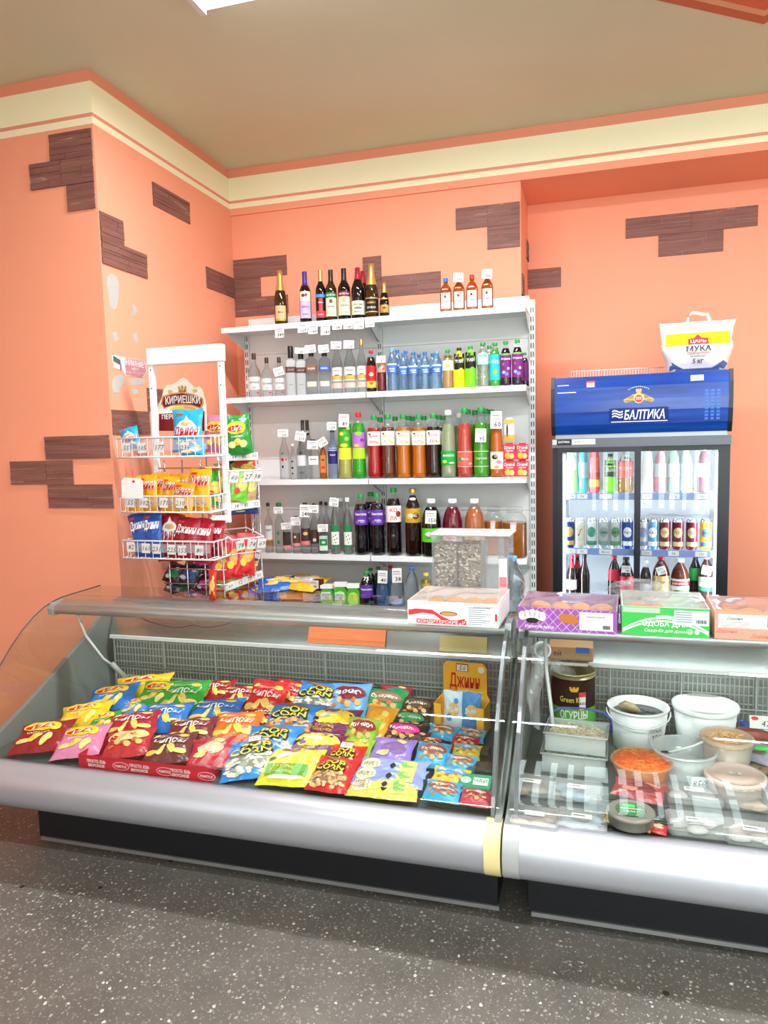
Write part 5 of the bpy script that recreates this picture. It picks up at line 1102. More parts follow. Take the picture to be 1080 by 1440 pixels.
b = MB(); b.add(V, [(j*nu+i, j*nu+(i+1) % nu, (j+1)*nu+(i+1) % nu, (j+1)*nu+i) for j in range(nv) for i in range(nu)]+[tuple(range(nu-1, -1, -1)), tuple(nv*nu+i for i in range(nu))], SACK, True)
b.build('sack', t)
def sf(off):
    def f(x, z):
        v = min(max(z/Hs, 0), 1); best = None
        lo, hi = -math.pi, 0.0
        for _ in range(26):
            md = (lo+hi)/2
            if sack(md, v)[0] < x: lo = md
            else: hi = md
        q = sack((lo+hi)/2, v); return (x, q[1]-off, z)
    return f
b = MB(); f = sf(.005); f2 = sf(.0065); f3 = sf(.008)
b.rect(-.175, -.001, .145, .215, pr(250, 214, 40), f, 10, 4); b.rect(.001, .175, .145, .215, pr(250, 214, 40), f, 10, 4); b.rect(-.001, .001, .145, .215, pr(250, 214, 40), f, 1, 4)
b.poly([(-.055, .145), (.055, .145), (.055, .180), (.02, .184), (0, .205), (-.02, .184), (-.055, .178)], pr(206, 66, 78), f2)
b.text('ЦАРЬ', .018, WT, f3, bold=.03, w=.085, cx=0, cy=.163)
b.text('МУКА', .030, pr(64, 72, 96), f2, bold=.03, w=.135, cy=.122); b.text('ПШЕНИЧНАЯ', .012, pr(196, 96, 110), f, w=.115, cy=.096); b.text('высший сорт', .008, pr(90, 90, 100), f, w=.085, cy=.081)
b.text('5 кг', .024, pr(64, 72, 96), f2, bold=.03, cy=.056)
BLS = pr(92, 108, 168)
for s in (-1, 1): b.poly([(s*.07, .014), (s*.15, .012), (s*.168, .04), (s*.14, .055), (s*.11, .035)][::s], BLS, f)
b.rect(-.12, .12, .006, .018, BLS, f, 10, 1)
b.build('printed_front', t)
b = MB(); b.tube([(-.055, 0, Hs-.02), (-.052, 0, Hs+.03), (-.035, 0, Hs+.052), (-.02, 0, Hs+.056), (.03, 0, Hs+.042), (.055, 0, Hs+.04), (.066, 0, Hs+.02), (.07, 0, Hs-.02)], .011, WHITE, 7); b.build('carry_handle', t)

t.scale = (.90, .9, .96)

# ================================================================ SNACK BAGS
def project(p):
    d = Vector(p)-Vector((0, 0, CAM_H)); z = d.dot(_fw); return Vector((540+FPX*d.dot(_rt)/z, 720-FPX*d.dot(_up)/z))
BAGS = {}
def bag_mesh(key, w, h, T, base, deco, seed=0, back=None):
    if key in BAGS: return BAGS[key]
    rr = random.Random(seed+11); ph = [rr.uniform(0, 6.28) for _ in range(8)]
    def halfw(v): return w/2*(1-.075*(1-v*v))
    def hz(u, v):
        a = max(0, 1-abs(u)**2.3)**.55*max(0, 1-(abs(v)/.93)**2.6)**.6 if abs(v) < .93 else 0
        wr = .16*math.sin(7*u+4*v+ph[0])*math.sin(6*v+ph[1])+.10*math.sin(11*v-5*u+ph[2])+.06*math.sin(13*u+3*v+ph[3])
        return T*a*(1+wr)+(.0012*math.sin(60*u) if abs(v) > .93 else 0)
    nx, ny = 14, 18; b = MB(); V = []
    for s in (1, -.55):
        for j in range(ny+1):
            v = -1+2*j/ny
            for i in range(nx+1):
                u = -1+2*i/nx
                V.append((u*halfw(v)*(1+.02*math.sin(5*v+ph[4])), v*h/2+.012*h*math.sin(4*u+ph[5])*(abs(v) > .8), s*hz(u, v)+.03*h*(v*v-.3)*math.sin(ph[6])*.5))
    n = (nx+1)*(ny+1); F1 = []; F2 = []
    for j in range(ny):
        for i in range(nx):
            a = j*(nx+1)+i; F1.append((a, a+1, a+nx+2, a+nx+1)); F2.append((n+a, n+a+nx+1, n+a+nx+2, n+a+1))
    b.add(V, F1, base, True); b.add(V, F2, back or base, True)
    b.v = V+b.v[2*n:]; b.f = [f if k < len(F1) else tuple(i-2*n for i in f) for k, f in enumerate(b.f)]; b.v = V
    def mk(off):
        def f(x, y):
            v = max(-1, min(1, y/(h/2))); u = max(-1, min(1, x/halfw(v))); return (x, y, hz(u, v)+.03*h*(v*v-.3)*math.sin(ph[6])*.5+off+T*.05)
        return f
    deco(b, mk, w, h, rr)
    BAGS[key] = b.mesh('bag'); return BAGS[key]
CHIPY = pr(240, 200, 90); CHIPL = pr(250, 222, 130)
def d_lays(b, mk, w, h, rr):
    b.disc(0, h*.17, w*.34, h*.16, pr(250, 206, 50), mk(.001), 18); b.disc(0, h*.15, w*.30, h*.085, pr(206, 30, 40), mk(.002), 16)
    b.text("Lay's", h*.10, WT, mk(.0035), bold=.025, shear=.2, w=w*.40, cy=h*.155)
    for i in range(3): b.disc(w*(-.22+.2*i), h*(-.24+.05*(i % 2)), w*.14, h*.085, CHIPY if i % 2 else CHIPL, mk(.0015+.0006*i), 12, rot=.5*i)
    b.text('рифлёные' if rr.random() < .5 else 'сметана', h*.05, WT, mk(.002), w=w*.4, cy=-.04*h)
def d_chips(b, mk, w, h, rr):
    for i in range(4): b.disc(w*(-.28+.19*i), h*(-.25+.05*((i*7) % 3)), w*.13, h*.085, CHIPL if i % 2 else CHIPY, mk(.001+.0004*i), 12, rot=i)
    b.disc(-w*.3, h*.27, w*.09, h*.05, CHIPL, mk(.001), 10); b.disc(w*.28, h*.25, w*.10, h*.06, CHIPY, mk(.001), 10)
    b.text('Московские', h*.055, pr(245, 225, 200), mk(.0022), shear=.25, w=w*.45, cy=h*.23)
    b.text('Чипсы', h*.15, WT, mk(.0035), bold=.02, shear=.25, w=w*.66, cy=h*.06)
def d_pop(pc1, pc2, nm=('POP', 'CORN')):
    def d(b, mk, w, h, rr):
        P = [pr(*pc1), pr(*pc2), pr(*[min(255, v+14) for v in pc1]), pr(*[int(v*.72) for v in pc2])]
        b.poly([(-.40*w, -.40*h), (.40*w, -.40*h), (.42*w, -.16*h), (.2*w, -.08*h), (0, -.10*h), (-.25*w, -.07*h), (-.42*w, -.14*h)], P[3], mk(.0008))
        for i in range(80):
            x, y = rr.uniform(-.38, .38)*w, rr.uniform(-.43, -.10)*h
            b.disc(x, y, w*rr.uniform(.035, .06), h*.03, P[i % 3], mk(.0012+.00004*i), 7)
        b.disc(0, h*.28, w*.30, h*.05, pr(160, 100, 70), mk(.0012), 14, rot=-.25)
        for k, (s, yy, ww) in enumerate(((nm[0], h*.13, .44), (nm[1], -h*.01, .62))):
            b.text(s, h*.14, INK, mk(.0042), bold=.09, w=w*(ww+.06), cy=yy-.004, cx=(-.03 if k else .04)*w); b.text(s, h*.125, pr(250, 222, 40), mk(.006), bold=.02, w=w*ww, cy=yy, cx=(-.03 if k else .04)*w)
    return d
def d_corn(band, corn=(248, 214, 80)):
    def d(b, mk, w, h, rr):
        b.disc(w*.05, h*.12, w*.40, h*.26, pr(*corn), mk(.001), 18); b.disc(w*.18, h*.1, w*.20, h*.14, pr(240, 200, 60), mk(.0018), 12); b.disc(-.05*w, h*.16, w*.2, h*.07, pr(246, 240, 220), mk(.0026), 12)
        b.disc(-w*.02, h*.32, w*.22, h*.05, pr(150, 90, 60), mk(.0018), 12)
        b.rect(-w*.36, w*.34, -.34*h, -.08*h, pr(*band), mk(.002), 8, 4)
        for i, s in enumerate(('СЛАДКИЕ', 'КУКУРУЗНЫЕ', 'ПАЛОЧКИ')): b.text(s, h*.05, pr(250, 214, 70), mk(.0034), bold=.01, w=w*(.34+.06*(i == 1)), cx=-.08*w, cy=h*(-.13-.075*i))
        b.disc(0, -h*.38, w*.30, h*.035, WT, mk(.003), 12)
        b.disc(-w*.3, h*.05, w*.07, h*.05, INK, mk(.002), 8)
    return d
def d_jinn(tc, seedc=(60, 56, 52), star=(255, 255, 255)):
    def d(b, mk, w, h, rr):
        pk = [(-.30, .10), (-.16, .22), (-.05, .25), (.02, .35), (.10, .25), (.2, .22), (.32, .10), (.1, .06), (-.1, .06)]
        ty = .22 if star is None else -.02
        if star: b.poly([(x*w, y*h) for x, y in pk], pr(*star), mk(.001)); b.disc(.0, .15*h, .2*w, .05*h, pr(226, 180, 120), mk(.0018), 12)
        if sum(tc) < 600: b.text('ДЖИНН', h*.17, WT, mk(.003), bold=.10, shear=.25, w=w*.86, cy=ty*h)
        fr_ = lambda x, y: (lambda p: p)(mk(.0046)(x, y+.12*x)); b.text('Джинн', h*.19, pr(*tc), mk(.0046), bold=.03, shear=.25, w=w*.80, cy=ty*h)
        for i in range(7): b.disc(w*(-.25+.09*i), h*(-.30+.035*((i*5) % 3)), w*.085, h*.022, pr(*seedc) if i % 2 else pr(*[min(255, c+70) for c in seedc]), mk(.001+.0003*i), 8, rot=.6*(i % 3)-.4)
        b.rect(-.36*w, -.10*w, .36*h, .41*h, pr(214, 60, 56), mk(.0016), 3, 1)
    return d
def d_nut(c2, txt='Кириешки', tc=(255, 255, 255)):
    def d(b, mk, w, h, rr):
        b.disc(0, .12*h, .42*w, .2*h, pr(*c2), mk(.001), 16); b.text(txt, h*.13, pr(*tc), mk(.003), bold=.015, w=w*.62, cy=.13*h)
        for i in range(6): b.disc(w*(-.28+.11*i), h*(-.22+.07*((i*5) % 3)), w*.07, h*.07, pr(222, 180, 110) if i % 2 else pr(186, 120, 66), mk(.0012+.0003*i), 9)
    return d
def d_plain(c2, c3=(240, 220, 120), tx=None):
    def d(b, mk, w, h, rr):
        b.disc(w*.05, 0, w*.3, h*.2, pr(*c2), mk(.001), 14); b.disc(-.15*w, -.2*h, w*.16, h*.1, pr(*c3), mk(.002), 10); b.disc(.2*w, .25*h, w*.12, h*.08, pr(*c3), mk(.002), 10)
        if tx: b.text(tx, h*.13, WT, mk(.003), bold=.02, shear=.2, w=w*.6, cy=.02*h)
    return d
def bag(label, group, key, w, h, T, base, deco, mtx, seed=0, name='snack_bag', cat='snack bag', ptag=None):
    me = bag_mesh((key, round(w, 3), round(h, 3)), w, h, T, base, deco, seed)
    o = link(name, me, None, mtx=mtx); tag(o, label, cat, group)
    if ptag:
        b = MB(); b.box(-.022, .022, -.016, .016, 0, .0008, PAPER); b.rect(-.022, .022, .009, .016, pr(190, 40, 44), lambda x, y: (x, y, .0012)); b.text(ptag, .014, INK, lambda x, y: (x, y, .0014), shear=.2, cy=-.003, res=1)
        b.build('price_tag', o, (w*.02, h*.30, T*1.15))
    return o
def lie(label, px, py, wpx, hpx, z, th, roll, key, T, base, deco, yaw=0.0, seed=0, group='snack bags lying in the left counter', **k):
    """bag seen at a pixel, lying at height z and leaning back by th degrees; sizes given in pixels"""
    c = atZ(px, py, z); kx = (c.y/_ray(px, py).y)/FPX
    d = Vector((0, math.cos(R(th)), math.sin(R(th)))); lo, hi = -70.0, 70.0; lean = 17-.6*roll
    for _ in range(30):                                   # turn the bag until it leans by the angle seen in the photograph
        roll = (lo+hi)/2; q = project(c+(d*math.cos(R(roll))-Vector((math.sin(R(roll)), 0, 0)))*.05)-project(c)
        if math.degrees(math.atan2(q.x, -q.y)) > lean: lo = roll
        else: hi = roll
    per = (project(c+d*.1)-project(c-d*.1)).length/.2
    ymin = 2.172 if group and 'red tray' in group else 2.146
    W, H = wpx*kx*1.08, hpx/per*1.08; reach = H/2*math.cos(R(th))*math.cos(R(roll))+W/2*abs(math.sin(R(roll)))
    if c.y-reach < ymin:
        H = min(H, hpx/per); reach = H/2*math.cos(R(th))*math.cos(R(roll))+W/2*abs(math.sin(R(roll))); c.y = max(c.y, ymin+reach)
    return bag(label, group, key, W, H, T, base, deco, orient(c, R(th), R(yaw), R(roll)), seed, **k)
def stand(label, px, py, wpx, hpx, Y, th, roll, key, T, base, deco, yaw=0.0, seed=0, group='snack packs in the wire baskets', **k):
    c = atY(px, py, Y); kx = (Y/_ray(px, py).y)/FPX
    return bag(label, group, key, wpx*kx/max(.4, math.cos(R(yaw))), hpx*kx/math.sin(R(th)), T, base, deco, orient(c, R(th), R(yaw), R(roll)), seed, **k)

# ================================================================ SNACK RACKS
rk = thing('snack_rack', 'white wire snack rack with three front baskets beside the peeling wall', 'rack', (-1.90, 3.15, 0))
KO = rk.location.copy(); WIRE = mat((240, 241, 243), .35, noise=0, key='white_wire')
def rpart(b, n, parent=None): return b.build(n, parent or rk, -KO if parent is None else None)
for x in (-2.088, -1.708):
    b = MB(); b.box(x-.012, x+.012, 3.138, 3.162, 1.18, 1.97, WIRE)
    for z in (1.93, 1.84): b.box(x-.003, x+.003, 3.1368, 3.138, z, z+.006, SLOT)
    rpart(b, 'post')
b = MB(); b.rbox(-2.106, -1.69, 3.132, 3.168, 1.955, 2.037, .004, WIRE, 1); rpart(b, 'header_plate')
def basket(x0, x1, y0, y1, z0, z1, tags, fn):
    b = MB()
    for z in (z0, z1): b.tube([(x0, y1, z), (x0, y0, z), (x1, y0, z), (x1, y1, z)], .0042, WIRE, 5, True)
    n = 12
    for i in range(n+1):
        x = x0+(x1-x0)*i/n; b.tube([(x, y0, z1), (x, y0, z0), (x, y1, z0), (x, y1, z0+.01)], .0022, WIRE, 4)
    for i in range(1, 4):
        y = y0+(y1-y0)*i/4
        for x in (x0, x1): b.tube([(x, y, z1), (x, y, z0)], .0022, WIRE, 4)
    o = rpart(b, 'wire_basket')
    q = MB(); q.box(x0+.02, x1-.02, y0-.0015, y0-.0005, z0+.03, z1-.012, clear('tag_holder', (.97, .97, .98), 1.45, .1, body=.18)); q.build('tag_holder', o)
    for px, py, s in tags:
        p = atY(px, py, y0-.006); tagcard(o, p, .045, .047, (0, R(random.uniform(-5, 5)), 0), s, lines=False)
    return o
BY0, BY1 = 2.98, 3.13
basket(-2.19, -1.685, BY0, BY1, 1.508, 1.600, ((177, 630, '55'), (199, 630, '105'), (223, 629, '177'), (260, 629, '236')), 0)
basket(-2.19, -1.700, BY0, BY1, 1.246, 1.322, ((183, 706.5, '55'), (202, 707, '102'), (230, 707, '171'), (253, 707.5, '210')), 0)
basket(-2.19, -1.695, BY0, BY1, 1.022, 1.107, ((184, 769, '82'), (205, 771, '160'), (220, 772, '231'), (241, 773, '225'), (256, 774, '155'), (280, 774, '80')), 0)
b = MB()
for i in range(4): b.tube([(-2.03+.1*i, 3.122, 0), (-2.03+.1*i, 3.122, 1.49)], .0038, CHROME, 5)
for z in (.4, .55, .70, .80, .875, .95, 1.01, 1.2, 1.45): b.tube([(-2.06, 3.118, z), (-1.71, 3.118, z)], .0035, CHROME, 5)
rpart(b, 'wire_grid')
# white hanging card
b = MB(); p = atY(186, 687, 2.97); w_, h_ = .118, .10
b.prism([(-w_/2, -h_/2), (w_/2, -h_/2+.004), (w_/2, h_/2-.014), (w_/2-.014, h_/2), (-w_/2+.014, h_/2), (-w_/2, h_/2-.014)], -.001, .001, WIRE); b.disc(.008, h_/2-.016, .008, .006, RED, flatXZ(-.0016), 8); b.tube([(0, 0, h_/2-.01), (-.01, .02, h_/2+.035)], .001, RED, 4)
tag(b.build('hanging_card', None, p, (0, R(3), 0)), 'blank white card hanging below the upper snack basket', 'card')
# maroon display board behind the baskets
BX = lambda px, py: (lambda q: (q.x, q.z))(atY(px, py, 3.20))
outl = [(222, 606), (219, 580), (222, 568), (226, 561), (229, 548), (234, 541), (239, 541), (248, 537), (253, 533), (257, 531), (261, 533), (267, 539), (274, 546), (279, 543), (283, 547), (287, 560), (289, 570), (290, 606)]
P = [BX(*q) for q in outl][::-1]
b = MB(); b.prism(P, 3.205, 3.209, pr(246, 242, 226)); ob = b.build('display_board'); tag(ob, 'maroon cut-out display board with crown behind the blue snack pack', 'sign')
fb_ = lambda off: (lambda x, z: (x, 3.205-off, z)); b = MB()
P = [BX(*q) for q in ((223, 606), (223, 582), (287, 578), (287, 606))]; b.add([fb_(.001)(*q) for q in P], [(3, 2, 1, 0)], pr(116, 26, 30))
P = [BX(*q) for q in ((226, 568), (228, 557), (240, 553), (256, 551), (272, 554), (285, 560), (286, 567), (283, 575), (270, 571), (256, 570), (240, 571), (230, 575))]; b.poly(P[::-1], pr(206, 160, 90), fb_(.0015))
P = [BX(*q) for q in ((228, 567), (230, 558.5), (241, 555), (256, 553), (271, 556), (283, 561.5), (283.5, 567), (281, 573), (270, 569), (256, 568), (240, 569), (231, 573))]; b.poly(P[::-1], pr(122, 24, 34), fb_(.0025))
q = BX(256.5, 561.5); b.text('КИРИЕШКИ', .036, WT, lambda x, z: (q[0]+x, 3.201, q[1]+z-4.6*x*x*.12-.02*x), bold=.03, w=.195)
q2 = BX(256, 549)
for s in (-1, 0, 1): b.disc(q2[0]+s*.016, q2[1]+.012-abs(s)*.004, .006, .016, GOLDP, fb_(.0022), 8, rot=-.3*s)
b.rect(q2[0]-.022, q2[0]+.022, q2[1]-.008, q2[1], GOLDP, fb_(.0022))
for s in (-1, 1): b.disc(q2[0]+s*.07, q2[1]-.004, .014, .010, pr(220, 190, 120), fb_(.0022), 10); 
q3 = BX(256, 574); b.disc(q3[0]-.035, q3[1]+.001, .04, .007, pr(240, 190, 60), fb_(.003), 10, rot=.15); b.disc(q3[0]+.04, q3[1]+.001, .04, .007, pr(240, 150, 70), fb_(.003), 10, rot=-.15); b.disc(q3[0], q3[1], .010, .018, pr(240, 190, 60), fb_(.0035), 10)
q4 = BX(235, 586); b.text('ПЕРВЫЙ', .022, WT, lambda x, z: (q4[0]+x, 3.2035, q4[1]+z), bold=.02, cx=.03)
b.build('printed_face', ob)
# second, side-facing rack
sr = thing('side_snack_rack', 'chrome side rack with angled wire baskets and tag strips right of the snack rack', 'rack', (-1.798, 3.334, 0), R(51))
CH = CHROME; b = MB()
for x, y in ((-.10, .03), (0, .03), (.10, .03), (.10, -.06), (.10, -.15)): b.tube([(x, y, 0), (x, y, 1.52)], .0032, CH, 5)
for k in range(15): b.tube([(-.10, .03, .1+.1*k), (.10, .03, .1+.1*k), (.10, -.15, .1+.1*k)], .0028, CH, 5)
b.build('grid_panel', sr)
def strip(z, tilt, tags, d=-.05):
    b = MB(); b.box(-.12, .095, -.158, .025, -.004, 0, WIRE); b.box(-.12, .098, -.162, -.158, -.026, .012, mat((214, 216, 218), .4))
    o = b.build('shelf_plate', sr, (0, 0, z), (0, R(tilt), 0))
    for i, s in enumerate(tags):
        q = MB(); q.box(-.02, .02, 0, .001, -.016, .016, PAPER); q.text(s, .018, INK, flatXZ(-.0006), shear=.2, res=1); q.build('price_tag', o, (-.085+.053*i, -.1635, -.006))
strip(1.505, 0, ('72', '64', '85', '90')); strip(1.262, -3, ('', '38', '45', '52')); strip(.885, -13, ('60', '12', '77', '30'))
def sbasket(z0, z1, tags):
    b = MB(); T_, Bt = (-.08, .085, -.215, -.02), (-.07, .075, -.15, -.02)
    top = [(T_[0], T_[3], z1+.03), (T_[0], T_[2], z1), (T_[1], T_[2], z1), (T_[1], T_[3], z1+.03)]; bot = [(Bt[0], Bt[3], z0), (Bt[0], Bt[2], z0), (Bt[1], Bt[2], z0), (Bt[1], Bt[3], z0)]
    b.tube(top, .0045, WIRE, 5, True); b.tube(bot, .0035, WIRE, 5, True)
    for i in range(7):
        u = i/6; b.tube([tuple(Vector(top[1]).lerp(Vector(top[2]), u)), tuple(Vector(bot[1]).lerp(Vector(bot[2]), u)), (bot[0][0]+(bot[3][0]-bot[0][0])*u, Bt[3], z0)], .0025, WIRE, 4)
    for (a, a2, c, c2) in ((top[0], top[1], bot[0], bot[1]), (top[3], top[2], bot[3], bot[2])):
        for u in (.33, .66): b.tube([tuple(Vector(a).lerp(Vector(a2), u)), tuple(Vector(c).lerp(Vector(c2), u))], .0025, WIRE, 4)
    mid = [Vector(t_).lerp(Vector(u_), .5) for t_, u_ in zip(top, bot)]; b.tube([tuple(m_) for m_ in mid], .0025, WIRE, 4, True)
    o = b.build('wire_basket', sr)
    for x, s in tags: tagcard(o, (x*.6, -.219, z1-.03), .045, .05, (R(12), R(random.uniform(-14, 14)), 0), s, lines=False)
sbasket(1.315, 1.43, ((-.10, '60'), (.02, '27'), (.10, '38'))); sbasket(.945, 1.095, ((-.07, '78'), (.03, '74'), (.12, '69')))
b = MB(); b.box(-.05, .05, -.005, .0, -.012, .012, WIRE)
b.build('blank_plate', rk, atY(312, 728, 3.06)-KO)
# ---- packs in the racks
FB = film(38, 164, 212); FO = film(240, 170, 30); FN = film(30, 84, 168); FM = film(160, 24, 44); FGR = film(30, 132, 52); FPK = film(222, 130, 170); FRD = film(200, 32, 40)
jb = d_jinn((196, 20, 40), (230, 200, 140)); jo = d_jinn((200, 30, 34), (60, 56, 52), None); jm = d_jinn((200, 24, 40), (60, 56, 52)); jw = d_jinn((250, 250, 250), (60, 56, 52), None)
stand('bright blue seed pack with red lettering standing tall in the upper basket', 264, 606, 49, 60, 3.055, 84, 0, 'jb', .022, FB, jb)
stand('small blue seed pack slumped at the left end of the upper basket', 183, 617, 30, 32, 3.06, 80, 14, 'jb2', .016, FB, jb, seed=2)
stand('blue seed pack lying low behind the 236 tag in the upper basket', 272, 633, 40, 18, 3.03, 75, 0, 'jb3', .014, FB, d_plain((240, 240, 240)), seed=3)
for i, (px, py, w_, h_, Y, lab) in enumerate(((188, 695, 26, 50, 3.03, 'orange seed pack at the left end of the middle basket'), (208, 694, 32, 52, 3.045, 'orange seed pack, second from the left in the middle basket'), (224, 691, 30, 52, 3.085, 'orange seed pack behind the second one in the middle basket'),
                                      (240, 695, 28, 50, 3.03, 'orange seed pack, fourth in the middle basket'), (252, 692, 30, 52, 3.09, 'orange seed pack in the rear of the middle basket'), (258, 701, 34, 44, 3.015, 'orange seed pack with striped seeds in the middle basket'), (281, 690, 36, 62, 3.06, 'large orange seed pack with striped seeds at the right of the middle basket'))):
    stand(lab, px, py, w_, h_, Y, 82, random.uniform(-5, 5), 'jo%d' % i, .014, FO, jo, seed=i)
stand('blue seed pack leaning left in the lower basket', 198, 752, 30, 62, 3.05, 80, 16, 'jn1', .018, FN, jw)
stand('blue seed pack upright in the lower basket', 216, 752, 30, 64, 3.03, 80, 6, 'jn2', .018, FN, jw, seed=4)
stand('large maroon seed pack with red label square in the lower basket', 241, 752, 44, 74, 3.075, 82, 3, 'jm1', .020, FM, jm)
stand('maroon seed pack with white lettering, middle of the lower basket', 262, 757, 40, 58, 3.03, 80, -6, 'jm2', .018, FM, jw, seed=2)
stand('maroon seed pack at the right end of the lower basket', 284, 760, 36, 62, 3.045, 80, -4, 'jm3', .018, FM, jw, seed=3)
stand('maroon seed pack behind the lower basket beneath the blank plate', 300, 756, 34, 50, 3.10, 82, -3, 'jm4', .018, FM, jw, seed=6)
GS = 'snack packs on the side rack'
dl = d_lays
stand('green crisp bag with yellow arc standing on top of the side rack', 334, 612, 36, 56, 3.22, 84, 6, 'lg', .03, FGR, dl, yaw=22, group=GS)
stand('pink crisp bag standing beside the rack post', 305, 610, 38, 52, 3.27, 84, 0, 'lp', .03, FPK, dl, yaw=10, group=GS)
for i, (px, py, c, lab, Y) in enumerate(((301, 686, (70, 180, 60), 'green and yellow cracker pack at the front of the upper side basket', 3.16), (320, 684, (226, 180, 50), 'yellow cracker pack in the upper side basket', 3.20), (337, 682, (110, 190, 60), 'green cracker pack in the upper side basket', 3.23), (349, 683, (196, 160, 110), 'tan cracker pack at the right of the upper side basket', 3.28))):
    stand(lab, px, py, 19, 46, Y, 80, -14, 'cr%d' % i, .014, film(*c), d_plain((236, 220, 120), (210, 70, 50)), yaw=48, seed=i, group=GS)
for i, (px, py, lab, Y) in enumerate(((311, 786, 'red peanut pack at the left of the lower side basket', 3.16), (328, 783, 'red peanut pack in the middle of the lower side basket', 3.20), (346, 779, 'red peanut pack at the right of the lower side basket', 3.24))):
    stand(lab, px, py, 20, 58, Y, 80, -10, 'pn%d' % i, .016, FRD, d_plain((226, 170, 90), (240, 200, 70)), yaw=48, seed=i, group=GS)
for i, (px, py, c, lab) in enumerate(((300, 668, (240, 180, 40), 'orange pack on the side rack just under its top plate'), (330, 655, (40, 60, 130), 'navy pack on the side rack just under its top plate'), (345, 657, (206, 70, 40), 'red orange pack under the right end of the side rack top plate'))):
    stand(lab, px, py, 22, 22, 3.34, 80, 0, 'mx%d' % i, .014, film(*c), d_plain((240, 220, 90)), yaw=48, seed=i, group=GS)
stand('green ring snack bag behind the tilted tag strip', 318, 812, 34, 30, 3.20, 76, -8, 'rg', .018, film(96, 186, 60), d_plain((230, 200, 110)), yaw=30, group=GS)
stand('orange snack bag at the right of the tilted tag strip', 345, 803, 24, 28, 3.28, 78, -8, 'ro', .018, film(236, 160, 50), d_plain((200, 80, 30)), yaw=48, group=GS)
stand('slim red peanut pack hanging at the rack corner above the counter', 299, 823, 13, 42, 3.02, 84, 0, 'sl', .010, film(196, 50, 40), d_plain((236, 190, 100)), group=GS)
stand('crimson bag lying low behind the tilted tag strip', 318, 840, 40, 18, 3.26, 60, 0, 'cl', .018, film(190, 30, 50), d_plain((120, 20, 40)), group=GS)
stand('navy pack below the middle tag strip of the side rack', 343, 717, 30, 12, 3.28, 70, 0, 'nv', .012, film(40, 60, 130), d_plain((60, 90, 170)), yaw=48, group=GS)
# dark confectionery packs behind the lower grid
DB = film(52, 26, 34); pal = [((52, 26, 34), (30, 130, 80)), ((34, 40, 60), (60, 90, 170)), ((40, 44, 66), (70, 100, 180)), ((206, 60, 150), (90, 40, 60)), ((60, 30, 40), (214, 60, 150)), ((60, 30, 40), (30, 120, 70)), ((120, 80, 170), (70, 40, 100)), ((206, 50, 140), (240, 150, 200))]
pos_ = ((245, 806, 26, 24), (245, 824, 24, 18), (267, 808, 28, 26), (288, 803, 26, 30), (289, 822, 26, 22), (258, 826, 22, 20), (270, 842, 26, 18), (291, 843, 26, 20))
lab_ = ('dark pack with green corner at the top left behind the lower grid', 'navy pack at the left behind the lower grid', 'blue silver pack in the middle behind the lower grid', 'magenta pack at the right behind the lower grid', 'plum pack with magenta print behind the lower grid', 'dark green print pack in the middle behind the lower grid', 'violet pack at the bottom behind the lower grid', 'bright pink pack at the bottom right behind the lower grid')
for i, ((px, py, w_, h_), (c1, c2), lab) in enumerate(zip(pos_, pal, lab_)):
    stand(lab, px, py, w_*1.15, h_*1.2, 3.16+.035*(i % 2), 70, random.uniform(-25, 25), 'dk%d' % i, .02, film(*c1), d_plain(c2, (200, 200, 214)), seed=i, group='dark packs behind the lower grid')
# crisp bags piled flat on the lowest wall shelf
for i, (px, py, w_, z, roll, yw, c, c2, lab) in enumerate(((372, 848, 80, .585, 10, 8, (30, 90, 190), (240, 190, 70), 'blue crisp bag at the bottom left of the pile on the lowest shelf'), (412, 849, 80, .585, -5, -8, (232, 180, 60), (200, 200, 200), 'yellow crisp bag at the bottom right of the pile on the lowest shelf'),
        (376, 834, 78, .635, -8, 5, (36, 100, 200), (240, 190, 60), 'blue crisp bag in the middle left of the pile'), (418, 833, 76, .635, 6, 0, (232, 140, 30), (150, 140, 130), 'orange crisp bag in the middle right of the pile'), (392, 818, 78, .685, 12, 10, (44, 110, 206), (240, 200, 80), 'blue crisp bag at the upper left of the pile'), (428, 815, 80, .69, -6, -10, (240, 190, 50), (190, 186, 180), 'yellow crisp bag at the top right of the pile'))):
    c_ = atZ(px, py, z); c_ = atY(px, py, 4.03+.02*(i % 2)); 
    bag(lab, 'crisp bags piled on the lowest shelf', 'pl%d' % i, (.27), .20, .030, film(*c), d_plain(c2, (250, 220, 120), 'Чипсы'), orient((c_.x, 4.03+.02*(i % 2), z+.012), R(15), R(yw), R(roll)), i)

# ================================================================ GOODS IN THE LEFT COUNTER
CRIM = film(172, 36, 58); WINR = film(150, 30, 44); FY_ = film(240, 196, 40); FBL = film(40, 116, 204); FGN = film(52, 160, 58); FRE = film(206, 34, 36); FDR = film(160, 26, 30); FOR = film(240, 112, 36)
FPO = film(48, 132, 214); FPL = film(120, 36, 84); FYG = film(226, 214, 50); FGY = film(150, 186, 60); FLB = film(120, 176, 224); FBR = film(64, 40, 34); FLV = film(150, 120, 200); FSK = film(60, 164, 214)
L = 'crisp bags in the left counter'
lie('wine red crisp bag at the front left corner of the counter', 48, 1043, 74, 62, .425, 20, -22, 'lw', .034, WINR, d_lays, group=L)
lie('pink crisp bag next to the wine red one at the counter front', 103, 1050, 66, 62, .425, 20, -14, 'lpk', .032, FPK, d_lays, group=L)
lie('yellow crisp bag behind the pink and wine red bags', 119, 1007, 68, 44, .445, 22, -8, 'ly', .032, FY_, d_lays, group=L)
lie('green crisp bag peeping out beside the yellow one, half covered', 146, 1018, 42, 40, .430, 18, 10, 'lgp', .028, FGN, d_lays, group=L)
